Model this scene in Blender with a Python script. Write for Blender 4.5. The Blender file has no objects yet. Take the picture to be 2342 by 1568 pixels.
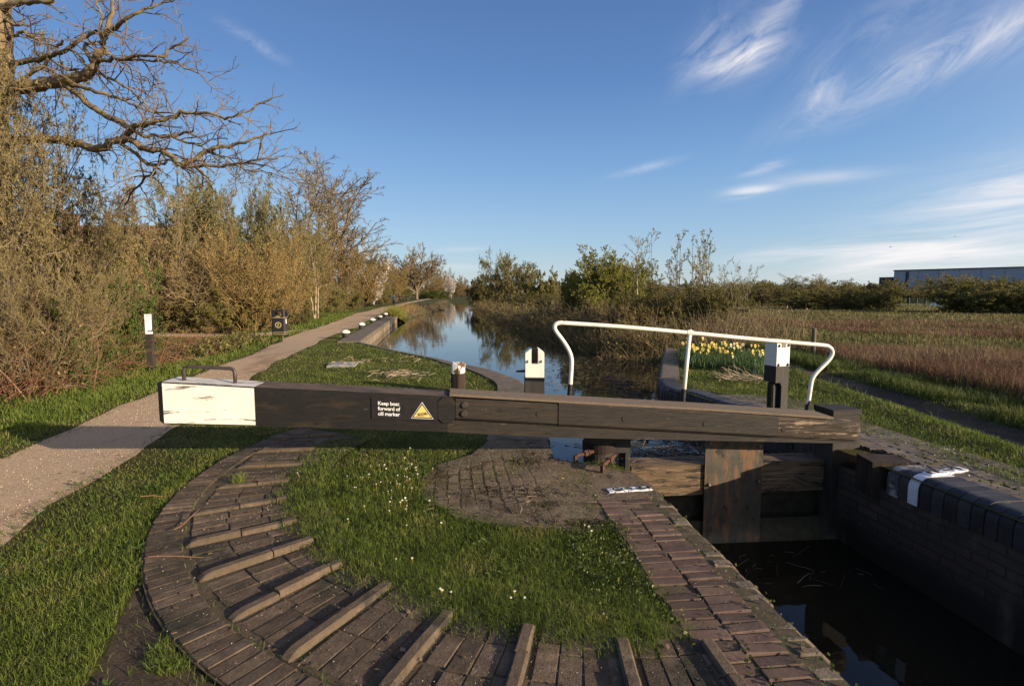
import bpy, bmesh, math, random
import numpy as np
from mathutils import Vector, Matrix, geometry
PI = math.pi
random.seed(7)
RNG = np.random.default_rng(11)
C = bpy.context.scene.collection
# ------------------------------------------------------------------ camera model used to survey the site
F, CX, CY, EYE = 1210.0, 1170.5, 784.0, 1.65
PITCH = math.atan((CY - 673) / F)
WATER, LOW = -0.45, -1.02          # upper pound and lock chamber levels

def ray(x, y):
    u = (x - CX) / F; v = (CY - y) / F; c, s = math.cos(PITCH), math.sin(PITCH)
    return (u, c + v * s, -s + v * c)
def g(x, y, z=0.0):                  # survey point on the level z
    r = ray(x, y); t = (z - EYE) / r[2]
    return (r[0] * t, r[1] * t)
def dp(x, y, Y):                     # survey point at the distance Y
    r = ray(x, y); t = Y / r[1]
    return (r[0] * t, Y, EYE + r[2] * t)

# ------------------------------------------------------------------ object helpers
def tag(o, label=None, cat=None, group=None, kind=None):
    if label: o['label'] = label
    if cat: o['category'] = cat
    if group: o['group'] = group
    if kind: o['kind'] = kind
    return o
def empty(name, loc=(0, 0, 0), rz=0, label=None, cat=None, group=None):
    o = bpy.data.objects.new(name, None); C.objects.link(o)
    o.location = loc; o.rotation_euler = (0, 0, rz); o.empty_display_size = .2
    return tag(o, label, cat, group)
def link(name, me, mats=None, parent=None, world=False):
    o = bpy.data.objects.new(name, me); C.objects.link(o)
    if mats is not None:
        for m in (mats if isinstance(mats, (list, tuple)) else [mats]): me.materials.append(m)
    if parent is not None:
        o.parent = parent
        if world: o.matrix_parent_inverse = wm(parent).inverted()
    return o
def wm(o):
    m = Matrix.LocRotScale(o.location, o.rotation_euler, o.scale)
    return m if o.parent is None else wm(o.parent) @ o.matrix_parent_inverse @ m
def npmesh(name, V, faces_list, smooth=False, mat_idx=None):
    """faces_list: list of int arrays (m,k)"""
    me = bpy.data.meshes.new(name)
    V = np.asarray(V, dtype=np.float32)
    me.vertices.add(len(V)); me.vertices.foreach_set('co', V.ravel())
    fl = [np.asarray(f, dtype=np.int32) for f in faces_list if len(f)]
    nl = sum(f.size for f in fl); nf = sum(len(f) for f in fl)
    me.loops.add(nl); me.polygons.add(nf)
    me.loops.foreach_set('vertex_index', np.concatenate([f.ravel() for f in fl]))
    tot = np.concatenate([np.full(len(f), f.shape[1], np.int32) for f in fl])
    st = np.concatenate([[0], np.cumsum(tot)[:-1]]).astype(np.int32)
    me.polygons.foreach_set('loop_start', st)
    if mat_idx is not None: me.polygons.foreach_set('material_index', np.asarray(mat_idx, np.int32))
    me.polygons.foreach_set('use_smooth', np.full(nf, smooth, bool))
    me.update(calc_edges=True)
    return me
def bm_obj(name, bm, mats=None, parent=None, world=False, smooth=False, bevel=0, seg=2):
    if bevel:
        es = [e for e in bm.edges if len(e.link_faces) == 2 and e.calc_face_angle(0) > .5]
        bmesh.ops.bevel(bm, geom=es, offset=bevel, segments=seg, affect='EDGES', profile=.5)
    bmesh.ops.recalc_face_normals(bm, faces=bm.faces[:])
    me = bpy.data.meshes.new(name); bm.to_mesh(me); bm.free()
    if smooth:
        for p in me.polygons: p.use_smooth = True
    return link(name, me, mats, parent, world)
def bx(bm, c, s, rz=0, mi=0):
    vs = []
    R = Matrix.Rotation(rz, 3, 'Z')
    for dz in (-1, 1):
        for dx, dy in ((-1, -1), (1, -1), (1, 1), (-1, 1)):
            vs.append(bm.verts.new(Vector(c) + R @ Vector((dx * s[0] / 2, dy * s[1] / 2, dz * s[2] / 2))))
    for f in ((3, 2, 1, 0), (4, 5, 6, 7), (0, 1, 5, 4), (1, 2, 6, 5), (2, 3, 7, 6), (3, 0, 4, 7)):
        bm.faces.new([vs[i] for i in f]).material_index = mi
    return vs
def loft(bm, secs, mi=0, cap=True, closed=True):
    rows = [[bm.verts.new(Vector(p)) for p in s] for s in secs]
    k = len(rows[0])
    for a, b in zip(rows, rows[1:]):
        for i in range(k if closed else k - 1):
            j = (i + 1) % k
            bm.faces.new((a[i], a[j], b[j], b[i])).material_index = mi
    if cap:
        bm.faces.new(rows[0][::-1]).material_index = mi
        bm.faces.new(rows[-1]).material_index = mi
    return rows
def lathe(bm, prof, n=20, c=(0, 0, 0), mi=0):
    rows = []
    for r, z in prof:
        rows.append([(c[0] + r * math.cos(2 * PI * i / n), c[1] + r * math.sin(2 * PI * i / n), c[2] + z) for i in range(n)])
    loft(bm, rows, mi)
def cyl(bm, a, b, r, n=12, r2=None, mi=0):
    a, b = Vector(a), Vector(b); d = (b - a).normalized()
    u = d.orthogonal().normalized(); v = d.cross(u)
    r2 = r if r2 is None else r2
    loft(bm, [[a + (u * math.cos(2 * PI * i / n) + v * math.sin(2 * PI * i / n)) * r for i in range(n)],
              [b + (u * math.cos(2 * PI * i / n) + v * math.sin(2 * PI * i / n)) * r2 for i in range(n)]], mi)
def spline(pts, n=8):
    P = [Vector(p) for p in pts]; out = []
    for i in range(len(P) - 1):
        p0 = P[max(i - 1, 0)]; p1 = P[i]; p2 = P[i + 1]; p3 = P[min(i + 2, len(P) - 1)]
        for k in range(n):
            t = k / n
            out.append(.5 * ((2 * p1) + (p2 - p0) * t + (2 * p0 - 5 * p1 + 4 * p2 - p3) * t * t + (3 * p1 - p0 - 3 * p2 + p3) * t ** 3))
    out.append(P[-1]); return out
def tube_np(polys, sides=5):
    """polys: list of (pts (n,3), radii (n,)) -> verts, quads"""
    groups = {}
    for p, r in polys: groups.setdefault(len(p), []).append((p, r))
    Vs, Fs, off = [], [], 0
    for n, L in groups.items():
        P = np.array([q[0] for q in L], dtype=np.float64); R = np.array([q[1] for q in L], dtype=np.float64)
        m = len(L)
        T = np.gradient(P, axis=1); T /= np.linalg.norm(T, axis=2, keepdims=True) + 1e-9
        ref = np.where(np.abs(T[:, :1, 2:3]) > .9, np.array([1., 0, 0]), np.array([0, 0, 1.]))
        ref = np.broadcast_to(ref, T.shape)
        U = np.cross(T, ref); U /= np.linalg.norm(U, axis=2, keepdims=True) + 1e-9
        W = np.cross(T, U)
        a = np.arange(sides) * 2 * PI / sides
        ring = P[:, :, None] + R[:, :, None, None] * (np.cos(a)[None, None, :, None] * U[:, :, None] + np.sin(a)[None, None, :, None] * W[:, :, None])
        Vs.append(ring.reshape(-1, 3))
        idx = off + np.arange(m * n * sides).reshape(m, n, sides)
        A = idx[:, :-1]; B = idx[:, 1:]
        Fs.append(np.stack([A, np.roll(A, -1, 2), np.roll(B, -1, 2), B], -1).reshape(-1, 4))
        off += m * n * sides
    return np.concatenate(Vs), np.concatenate(Fs)
def pipe(name, pts, r, m, parent=None, n=12, world=False):
    pts = [np.array(p) for p in pts]
    V, Fq = tube_np([(np.array(pts), np.full(len(pts), r))], n)
    a = np.arange(n); b = np.arange(n) + (len(pts) - 1) * n
    me = npmesh(name, V, [Fq, a[None, ::-1], b[None]], smooth=True)
    return link(name, me, m, parent, world)
def copy_tree(o, parent=None):
    c = o.copy(); C.objects.link(c)
    if parent is not None: c.parent = parent
    for ch in [q for q in o.children]: copy_tree(ch, c)
    return c

# ------------------------------------------------------------------ materials
def new_mat(name):
    m = bpy.data.materials.new(name); m.use_nodes = True
    nt = m.node_tree; b = nt.nodes['Principled BSDF']
    return m, nt, b
def nd(nt, t, **kw):
    n = nt.nodes.new(t)
    for k, v in kw.items():
        if k in n.inputs: n.inputs[k].default_value = v
        else: setattr(n, k, v)
    return n
def L(nt, a, b): nt.links.new(a, b)
def coords(nt, stretch=(1, 1, 1), src='Object', rot=0):
    tc = nd(nt, 'ShaderNodeTexCoord'); mp = nd(nt, 'ShaderNodeMapping')
    mp.inputs['Scale'].default_value = stretch; mp.inputs['Rotation'].default_value = (0, 0, rot)
    L(nt, tc.outputs[src], mp.inputs['Vector']); return mp.outputs['Vector']
def ramp(nt, fac, stops):
    r = nd(nt, 'ShaderNodeValToRGB'); e = r.color_ramp.elements
    while len(e) > 1: e.remove(e[-1])
    e[0].position, e[0].color = stops[0][0], (*stops[0][1], 1)
    for p, c in stops[1:]:
        q = e.new(p); q.color = (*c, 1)
    L(nt, fac, r.inputs['Fac']); return r.outputs['Color']
def surf(name, stops, scale=6, stretch=(1, 1, 1), layers=(), rough=.8, bump=.3, bscale=None, bdist=.01, spec=.3, metal=0, detail=6, rot=0, bstretch=None, island=None):
    """noise-coloured surface; layers = (colour, scale, lo, hi, stretch) wear patches laid over it"""
    m, nt, b = new_mat(name)
    v = coords(nt, stretch, rot=rot)
    nz = nd(nt, 'ShaderNodeTexNoise', Scale=scale, Detail=detail, Roughness=.65)
    L(nt, v, nz.inputs['Vector'])
    col = ramp(nt, nz.outputs['Fac'], stops)
    if island:
        ge = nd(nt, 'ShaderNodeNewGeometry')
        hs = nd(nt, 'ShaderNodeHueSaturation')
        mr = nd(nt, 'ShaderNodeMapRange'); mr.inputs['To Min'].default_value, mr.inputs['To Max'].default_value = island
        L(nt, ge.outputs['Random Per Island'], mr.inputs['Value']); L(nt, mr.outputs['Result'], hs.inputs['Value'])
        L(nt, col, hs.inputs['Color']); col = hs.outputs['Color']
    for i, (lc, ls, lo, hi, lst) in enumerate(layers):
        v2 = coords(nt, lst, rot=rot)
        n2 = nd(nt, 'ShaderNodeTexNoise', Scale=ls, Detail=8, Roughness=.7)
        ad = nd(nt, 'ShaderNodeVectorMath', operation='ADD'); ad.inputs[1].default_value = (13.7 * i, 5.1 * i, 3.3)
        L(nt, v2, ad.inputs[0]); L(nt, ad.outputs[0], n2.inputs['Vector'])
        mr = nd(nt, 'ShaderNodeMapRange', interpolation_type='SMOOTHSTEP')
        mr.inputs['From Min'].default_value = lo; mr.inputs['From Max'].default_value = hi
        L(nt, n2.outputs['Fac'], mr.inputs['Value'])
        mx = nd(nt, 'ShaderNodeMix', data_type='RGBA'); mx.inputs['B'].default_value = (0, 0, 0, 1)
        mx.inputs[7].default_value = (*lc, 1)
        L(nt, mr.outputs['Result'], mx.inputs[0]); L(nt, col, mx.inputs[6]); col = mx.outputs[2]
    L(nt, col, b.inputs['Base Color'])
    b.inputs['Roughness'].default_value = rough; b.inputs['Metallic'].default_value = metal
    b.inputs['Specular IOR Level'].default_value = spec
    if bump:
        n3 = nd(nt, 'ShaderNodeTexNoise', Scale=bscale or scale * 4, Detail=8, Roughness=.7)
        L(nt, coords(nt, bstretch or stretch, rot=rot), n3.inputs['Vector'])
        bp = nd(nt, 'ShaderNodeBump'); bp.inputs['Strength'].default_value = bump; bp.inputs['Distance'].default_value = bdist
        L(nt, n3.outputs['Fac'], bp.inputs['Height']); L(nt, bp.outputs['Normal'], b.inputs['Normal'])
    return m
def leaf(name, stops, transl=.35, rough=.6, patch=None):
    """per-leaf colour"""
    m, nt, b = new_mat(name)
    ge = nd(nt, 'ShaderNodeNewGeometry')
    fac = ge.outputs['Random Per Island']
    if patch:
        nz = nd(nt, 'ShaderNodeTexNoise', Scale=patch, Detail=3)
        L(nt, coords(nt), nz.inputs['Vector'])
        ma = nd(nt, 'ShaderNodeMath', operation='MULTIPLY_ADD'); ma.inputs[1].default_value = .5
        mb = nd(nt, 'ShaderNodeMath', operation='MULTIPLY_ADD'); mb.inputs[1].default_value = 1.6; mb.inputs[2].default_value = -.55
        L(nt, nz.outputs['Fac'], mb.inputs[0]); L(nt, fac, ma.inputs[0]); L(nt, mb.outputs[0], ma.inputs[2]); fac = ma.outputs[0]
    col = ramp(nt, fac, stops)
    L(nt, col, b.inputs['Base Color']); b.inputs['Roughness'].default_value = rough
    b.inputs['Specular IOR Level'].default_value = .25
    if transl:
        tr = nd(nt, 'ShaderNodeBsdfTranslucent'); L(nt, col, tr.inputs['Color'])
        mx = nd(nt, 'ShaderNodeMixShader'); mx.inputs[0].default_value = transl
        L(nt, b.outputs[0], mx.inputs[1]); L(nt, tr.outputs[0], mx.inputs[2])
        L(nt, mx.outputs[0], nt.nodes['Material Output'].inputs['Surface'])
    return m
M = {}
# timber and paint: the beam's own axis is x
M['black_paint'] = surf('black_paint', [(.3, (.008, .007, .006)), (.7, (.019, .016, .013))], 5, (1.2, 8, 9), rough=.55, bump=.5, bscale=9, bdist=.006, spec=.35,
    layers=[((.16, .12, .085), 3.2, .66, .72, (1.3, 8, 11)), ((.032, .022, .014), 2.2, .54, .66, (1, 5, 5))])
M['worn_black'] = surf('worn_black', [(.3, (.014, .011, .009)), (.7, (.040, .031, .022))], 4, (1, 9, 11), rough=.7, bump=.8, bscale=7, bdist=.008, bstretch=(.8, 11, 14),
    layers=[((.26, .175, .10), 2.1, .615, .70, (.9, 7, 14)), ((.38, .30, .21), 5, .68, .72, (1.2, 6, 10)), ((.045, .032, .02), 1.4, .5, .7, (.7, 8, 10))])
M['bare_wood'] = surf('bare_wood', [(.25, (.045, .032, .02)), (.5, (.15, .10, .057)), (.75, (.30, .205, .12))], 3, (1, 8, 16), rough=.85, bump=1, bscale=6, bdist=.012, bstretch=(.9, 10, 18),
    layers=[((.03, .025, .02), 2.4, .52, .60, (1, 4, 8))])
M['beam_top'] = surf('beam_top', [(.3, (.05, .036, .026)), (.55, (.12, .085, .06)), (.75, (.22, .16, .115))], 4, (1.2, 12, 6), rough=.85, bump=.8, bscale=8, bdist=.006,
    layers=[((.035, .03, .027), 2, .5, .62, (1, 4, 4))])
M['tread'] = surf('tread', [(.3, (.125, .092, .062)), (.7, (.19, .143, .10))], 40, rough=.95, bump=.7, bscale=160, bdist=.004, layers=[((.08, .065, .05), 2, .56, .7, (1, 3, 3))])
M['white_paint'] = surf('white_paint', [(.3, (.70, .65, .54)), (.7, (.80, .755, .655))], 3, rough=.55, bump=.35, bscale=10, bdist=.004, bstretch=(.7, 6, 14),
    layers=[((.17, .15, .13), 2.2, .585, .595, (.8, 4, 9)), ((.55, .40, .22), 3, .66, .80, (7, 1, .8)), ((.12, .10, .085), 7, .69, .70, (.6, 5, 16)), ((.45, .40, .33), 4, .60, .75, (.6, 4, 10))])
M['white_clean'] = surf('white_clean', [(.3, (.74, .69, .57)), (.7, (.80, .76, .65))], 4, rough=.5, bump=.15, bscale=30, bdist=.003,
    layers=[((.34, .16, .065), 16, .655, .69, (1, 1, 1)), ((.62, .56, .44), 5, .55, .7, (1, 1, 1)), ((.52, .44, .32), 2.5, .56, .75, (3, 3, 1))])
M['white_top'] = surf('white_top', [(.3, (.42, .40, .36)), (.6, (.66, .63, .57))], 5, (1, 8, 6), rough=.75, bump=.6, bscale=12, bdist=.005, layers=[((.16, .13, .10), 2.4, .53, .58, (1.2, 8, 5))])
M['white_flake'] = surf('white_flake', [(.3, (.70, .66, .59)), (.7, (.80, .77, .70))], 6, rough=.7, bump=.6, bscale=20, bdist=.006,
    layers=[((.10, .058, .032), 7, .52, .55, (1, 1, .55))])
M['old_oak'] = surf('old_oak', [(.3, (.014, .011, .009)), (.7, (.055, .034, .022))], 8, (1, 1, .15), rough=.9, bump=1, bscale=16, bdist=.01)
M['black_post'] = surf('black_post', [(.3, (.022, .019, .016)), (.7, (.05, .043, .034))], 7, (2, 2, .3), rough=.7, bump=.5, bscale=20, bdist=.004, layers=[((.10, .085, .062), 5, .6, .75, (2, 2, .3))])
M['iron'] = surf('iron', [(.3, (.028, .022, .020)), (.7, (.065, .046, .038))], 30, rough=.5, bump=.3, bscale=80, bdist=.002, spec=.5, layers=[((.16, .07, .03), 9, .60, .7, (1, 1, 1))])
M['rust'] = surf('rust', [(.3, (.035, .018, .011)), (.7, (.10, .046, .026))], 25, rough=.85, bump=.6, bscale=80, bdist=.003)
M['red_oxide'] = surf('red_oxide', [(.3, (.012, .009, .008)), (.7, (.035, .014, .011))], 22, rough=.8, bump=.7, bscale=60, bdist=.004)
M['bolt'] = surf('bolt', [(.3, (.12, .09, .075)), (.7, (.22, .16, .13))], 40, rough=.5, bump=.2, metal=.6)
M['plate'] = surf('plate', [(.3, (.040, .034, .024)), (.7, (.085, .073, .052))], 9, (1, 1, .5), rough=.68, bump=.35, bscale=50, bdist=.003, spec=.35, detail=9,
    layers=[((.16, .078, .036), 7, .48, .62, (1.6, 1, .45)), ((.020, .017, .012), 5, .56, .64, (1.2, 1, .8)), ((.16, .14, .105), 9, .68, .71, (1, 1, 1)), ((.085, .088, .045), 4, .58, .70, (.4, 1, 2.2))])
M['slime'] = surf('slime', [(.3, (.020, .018, .010)), (.7, (.055, .048, .026))], 10, rough=.7, bump=.8, bscale=30, bdist=.012)
# masonry
M['brick_quad'] = surf('brick_quad', [(.25, (.062, .043, .027)), (.5, (.105, .074, .048)), (.75, (.165, .120, .080))], 14, rough=.88, bump=1, bscale=60, bdist=.010, island=(.6, 1.3),
    layers=[((.24, .215, .175), 24, .66, .71, (1, 1, 1)), ((.035, .032, .02), 2.2, .50, .66, (1, 1, 1)), ((.16, .125, .09), 5, .6, .75, (1, 1, 1))])
M['brick_rib'] = surf('brick_rib', [(.25, (.085, .060, .038)), (.55, (.135, .097, .062)), (.8, (.20, .15, .097))], 14, rough=.9, bump=1, bscale=55, bdist=.010, island=(.75, 1.2),
    layers=[((.26, .225, .17), 22, .66, .71, (1, 1, 1)), ((.05, .042, .03), 4, .54, .66, (1, 1, 1)), ((.09, .075, .025), 7, .63, .72, (1, 1, 1))])
M['brick_cope'] = surf('brick_cope', [(.25, (.075, .047, .034)), (.55, (.12, .078, .057)), (.8, (.17, .118, .086))], 7, rough=.8, bump=.6, bscale=40, bdist=.006, island=(.62, 1.25),
    layers=[((.22, .185, .135), 15, .64, .72, (1, 1, 1)), ((.06, .055, .035), 3, .58, .7, (1, 1, 1))])
M['lichen_cope'] = surf('lichen_cope', [(.25, (.10, .078, .052)), (.55, (.175, .138, .095)), (.8, (.26, .21, .15))], 8, rough=.9, bump=1, bscale=30, bdist=.015,
    layers=[((.17, .082, .03), 4, .58, .68, (1, 1, 1)), ((.42, .40, .34), 11, .66, .70, (1, 1, 1))])
M['mortar'] = surf('mortar', [(.3, (.045, .038, .024)), (.7, (.12, .088, .05))], 12, rough=.95, bump=.8, bscale=60, bdist=.01, layers=[((.05, .07, .02), 4, .55, .65, (1, 1, 1))])
M['moss'] = surf('moss', [(.3, (.030, .021, .009)), (.7, (.085, .055, .022))], 30, rough=1, bump=1, bscale=90, bdist=.02)
M['apron'] = surf('apron', [(.25, (.095, .068, .043)), (.5, (.155, .114, .074)), (.8, (.22, .168, .115))], 5, rough=.94, bump=1, bscale=34, bdist=.014,
    layers=[((.050, .033, .016), 2.4, .54, .64, (1, 1, 1)), ((.30, .225, .165), 26, .67, .71, (1, 1, 1)), ((.055, .04, .024), 1.3, .5, .64, (1, 1, 1))])
def setts(m, joint, lo, hi):
    """worn brick courses showing through: dark joints where a broad noise lets them"""
    nt = m.node_tree; b = nt.nodes['Principled BSDF']; src = b.inputs['Base Color'].links[0].from_socket
    br = nd(nt, 'ShaderNodeTexBrick'); br.inputs['Scale'].default_value = 1; br.inputs['Brick Width'].default_value = .23; br.inputs['Row Height'].default_value = .11; br.inputs['Mortar Size'].default_value = .014; br.inputs['Mortar Smooth'].default_value = .6
    v = coords(nt, rot=1.45); wn_ = nd(nt, 'ShaderNodeTexNoise', Scale=6, Detail=4); sc_ = nd(nt, 'ShaderNodeVectorMath', operation='MULTIPLY_ADD'); sc_.inputs[1].default_value = (.05, .05, 0)
    L(nt, coords(nt), wn_.inputs['Vector']); L(nt, wn_.outputs['Color'], sc_.inputs[0]); L(nt, v, sc_.inputs[2]); L(nt, sc_.outputs[0], br.inputs['Vector'])
    n1 = nd(nt, 'ShaderNodeTexNoise', Scale=1.5, Detail=5); L(nt, coords(nt), n1.inputs['Vector'])
    mr = nd(nt, 'ShaderNodeMapRange'); mr.inputs['From Min'].default_value = lo; mr.inputs['From Max'].default_value = hi; L(nt, n1.outputs['Fac'], mr.inputs['Value'])
    mu = nd(nt, 'ShaderNodeMath', operation='MULTIPLY'); L(nt, br.outputs['Fac'], mu.inputs[0]); L(nt, mr.outputs['Result'], mu.inputs[1])
    mx = nd(nt, 'ShaderNodeMix', data_type='RGBA'); mx.inputs[7].default_value = (*joint, 1); L(nt, mu.outputs[0], mx.inputs[0]); L(nt, src, mx.inputs[6]); L(nt, mx.outputs[2], b.inputs['Base Color'])
    tx = nd(nt, 'ShaderNodeTexCoord'); sx_ = nd(nt, 'ShaderNodeSeparateXYZ'); L(nt, tx.outputs['Object'], sx_.inputs[0])
    mp_ = nd(nt, 'ShaderNodeMapRange'); mp_.inputs['From Min'].default_value = .35; mp_.inputs['From Max'].default_value = -.15; L(nt, sx_.outputs['X'], mp_.inputs['Value'])
    mu2 = nd(nt, 'ShaderNodeMath', operation='MULTIPLY'); L(nt, mu.outputs[0], mu2.inputs[0]); L(nt, mp_.outputs['Result'], mu2.inputs[1]); mu = mu2
    L(nt, mu.outputs[0], mx.inputs[0])
    old = b.inputs['Normal'].links[0].from_node; bp = nd(nt, 'ShaderNodeBump', invert=True); bp.inputs['Strength'].default_value = 1; bp.inputs['Distance'].default_value = .02
    L(nt, mu.outputs[0], bp.inputs['Height']); L(nt, old.outputs[0], bp.inputs['Normal']); L(nt, bp.outputs[0], b.inputs['Normal'])
setts(M['apron'], (.040, .028, .011), .42, .62)
M['cope_concrete'] = surf('cope_concrete', [(.25, (.085, .068, .048)), (.5, (.145, .115, .085)), (.8, (.22, .18, .135))], 4, rough=.92, bump=.8, bscale=30, bdist=.01,
    layers=[((.10, .085, .06), 2, .55, .68, (1, 1, 1))])
M['blue_brick'] = surf('blue_brick', [(.3, (.022, .021, .023)), (.7, (.052, .047, .048))], 7, rough=.6, bump=.5, bscale=40, bdist=.005, spec=.4, island=(.6, 1.3),
    layers=[((.10, .085, .07), 6, .62, .72, (1, 1, 1))])
M['paver'] = surf('paver', [(.3, (.085, .068, .058)), (.7, (.165, .135, .11))], 7, rough=.85, bump=.6, bscale=40, bdist=.006, island=(.7, 1.2), layers=[((.13, .11, .05), 3, .55, .65, (1, 1, 1))])
def brick_wall(name, c1, c2, mortar, sx=4.4, dirt=(.02, .018, .012), tide=None):
    m, nt, b = new_mat(name)
    tc = nd(nt, 'ShaderNodeTexCoord'); sp = nd(nt, 'ShaderNodeSeparateXYZ'); cb = nd(nt, 'ShaderNodeCombineXYZ')
    ad = nd(nt, 'ShaderNodeMath', operation='ADD')
    L(nt, tc.outputs['Object'], sp.inputs[0]); L(nt, sp.outputs['X'], ad.inputs[0]); L(nt, sp.outputs['Y'], ad.inputs[1])
    L(nt, ad.outputs[0], cb.inputs['X']); L(nt, sp.outputs['Z'], cb.inputs['Y'])
    br = nd(nt, 'ShaderNodeTexBrick'); br.inputs['Scale'].default_value = 1; br.inputs['Brick Width'].default_value = .235; br.inputs['Row Height'].default_value = .085
    br.inputs['Mortar Size'].default_value = .008; br.inputs['Color1'].default_value = (*c1, 1); br.inputs['Color2'].default_value = (*c2, 1); br.inputs['Mortar'].default_value = (*mortar, 1)
    L(nt, cb.outputs[0], br.inputs['Vector'])
    nz = nd(nt, 'ShaderNodeTexNoise', Scale=2.2, Detail=9, Roughness=.7); L(nt, tc.outputs['Object'], nz.inputs['Vector'])
    mr = nd(nt, 'ShaderNodeMapRange'); mr.inputs['From Min'].default_value = .4; mr.inputs['From Max'].default_value = .68
    L(nt, nz.outputs['Fac'], mr.inputs['Value'])
    mx = nd(nt, 'ShaderNodeMix', data_type='RGBA'); mx.inputs[7].default_value = (*dirt, 1)
    L(nt, mr.outputs['Result'], mx.inputs[0]); L(nt, br.outputs['Color'], mx.inputs[6]); outc = mx.outputs[2]
    if tide is not None:            # wet slimy band left by the water level
        n5 = nd(nt, 'ShaderNodeTexNoise', Scale=3.5, Detail=7); L(nt, tc.outputs['Object'], n5.inputs['Vector'])
        ma = nd(nt, 'ShaderNodeMath', operation='MULTIPLY_ADD'); ma.inputs[1].default_value = .35; L(nt, n5.outputs['Fac'], ma.inputs[0]); L(nt, sp.outputs['Z'], ma.inputs[2])
        mt_ = nd(nt, 'ShaderNodeMapRange'); mt_.inputs['From Min'].default_value = tide + .26; mt_.inputs['From Max'].default_value = tide + .06; L(nt, ma.outputs[0], mt_.inputs['Value'])
        m3 = nd(nt, 'ShaderNodeMix', data_type='RGBA'); m3.inputs[7].default_value = (.018, .019, .009, 1); L(nt, mt_.outputs['Result'], m3.inputs[0]); L(nt, outc, m3.inputs[6]); outc = m3.outputs[2]
        n6 = nd(nt, 'ShaderNodeTexNoise', Scale=1.6, Detail=8); L(nt, coords(nt, (1, 1, .35)), n6.inputs['Vector'])
        m6 = nd(nt, 'ShaderNodeMapRange'); m6.inputs['From Min'].default_value = .56; m6.inputs['From Max'].default_value = .68; L(nt, n6.outputs['Fac'], m6.inputs['Value'])
        m4 = nd(nt, 'ShaderNodeMix', data_type='RGBA'); m4.inputs[7].default_value = (.17, .14, .10, 1); L(nt, m6.outputs['Result'], m4.inputs[0]); L(nt, outc, m4.inputs[6]); outc = m4.outputs[2]
    L(nt, outc, b.inputs['Base Color'])
    n4 = nd(nt, 'ShaderNodeTexNoise', Scale=25, Detail=8); L(nt, tc.outputs['Object'], n4.inputs['Vector'])
    sb = nd(nt, 'ShaderNodeMath', operation='SUBTRACT'); L(nt, n4.outputs['Fac'], sb.inputs[0]); L(nt, br.outputs['Fac'], sb.inputs[1])
    bp = nd(nt, 'ShaderNodeBump'); bp.inputs['Strength'].default_value = .8; bp.inputs['Distance'].default_value = .012
    L(nt, sb.outputs[0], bp.inputs['Height']); L(nt, bp.outputs['Normal'], b.inputs['Normal'])
    b.inputs['Roughness'].default_value = .85; return m
M['wet_wall'] = brick_wall('wet_wall', (.105, .070, .046), (.065, .048, .034), (.035, .03, .02), dirt=(.034, .028, .016), tide=-.72)
M['quay_wall'] = brick_wall('quay_wall', (.36, .27, .165), (.27, .20, .125), (.16, .125, .085), dirt=(.10, .08, .055))
M['house_brick'] = brick_wall('house_brick', (.22, .10, .065), (.17, .08, .055), (.25, .2, .16), dirt=(.15, .08, .05))
# ------------------------------------------------------------------ survey lines
def pip(P, poly):
    x, y = P[:, 0], P[:, 1]; inside = np.zeros(len(P), bool); n = len(poly)
    for i in range(n):
        x1, y1 = poly[i]; x2, y2 = poly[(i + 1) % n]
        if y1 == y2: continue
        c = ((y1 > y) != (y2 > y)) & (x < (x2 - x1) * (y - y1) / (y2 - y1) + x1)
        inside ^= c
    return inside
def dist_poly(P, line, closed=False):
    d = np.full(len(P), 1e9); Q = np.array(line)
    for i in range(len(Q) if closed else len(Q) - 1):
        a = Q[i]; b = Q[(i + 1) % len(Q)]; ab = b - a
        t = np.clip(((P - a) @ ab) / (ab @ ab + 1e-12), 0, 1)
        d = np.minimum(d, np.hypot(*(P - a - t[:, None] * ab).T))
    return d
def lockx(y): return 1.22 + (4.35 - y) * .098          # left chamber edge
def rockx(y): return 3.60 + (5.17 - y) * .12           # right chamber edge
PATH_R = [(-2.0, -6), (-2.5, 0), (-2.9, 2)] + [g(*p) for p in ((0, 1236), (113, 1149), (227, 1089), (332, 1017), (393, 979), (480, 922), (566, 866.5), (633, 823), (720, 783), (780, 760), (822, 745))] + [(-11.2, 45), (-13.2, 58), (-15.6, 75), (-19, 98), (-25, 150), (-33, 230)]
PATH_L = [(-4.2, -6), (-4.6, 0), (-4.9, 3)] + [g(*p) for p in ((0, 1043), (100, 1000), (200, 960), (276, 923), (350, 896), (433, 860), (520, 827), (663, 766.5), (702, 756), (780, 730))] + [(-13.4, 45), (-15.3, 58), (-17.6, 75), (-20.6, 98), (-26.6, 150), (-35, 230)]
PATH = PATH_R + PATH_L[::-1]
SIDE = [g(610, 770), g(560, 769), g(480, 768), (-17, 21.5), (-30, 21), (-30, 22.3), (-17, 22.9), g(480, 761), g(560, 762), (-10.6, 24.6), (-9.6, 25.5)]
WING = [g(*p) for p in ((1268, 1052), (1252, 1005), (1225, 930), (1198, 878), (1155, 857), (1102, 841), (1035, 828), (995, 818.5), (905, 801), (822, 782))]
QUAY = [g(822, 782), g(840, 768), g(862, 753), g(885, 737), g(907.6, 724)]
LNAT = [QUAY[-1], g(921, 736, WATER), g(958, 723, WATER), g(995, 713, WATER), g(1022, 695.5, WATER), (-14.6, 135), (-25, 300)]
RUP = [(rockx(5.3), 5.3), (3.5, 5.9)] + [g(*p) for p in ((1707, 936), (1642, 919), (1573, 897), (1525, 888), (1504, 871), (1506, 846), (1517, 797))]
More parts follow.
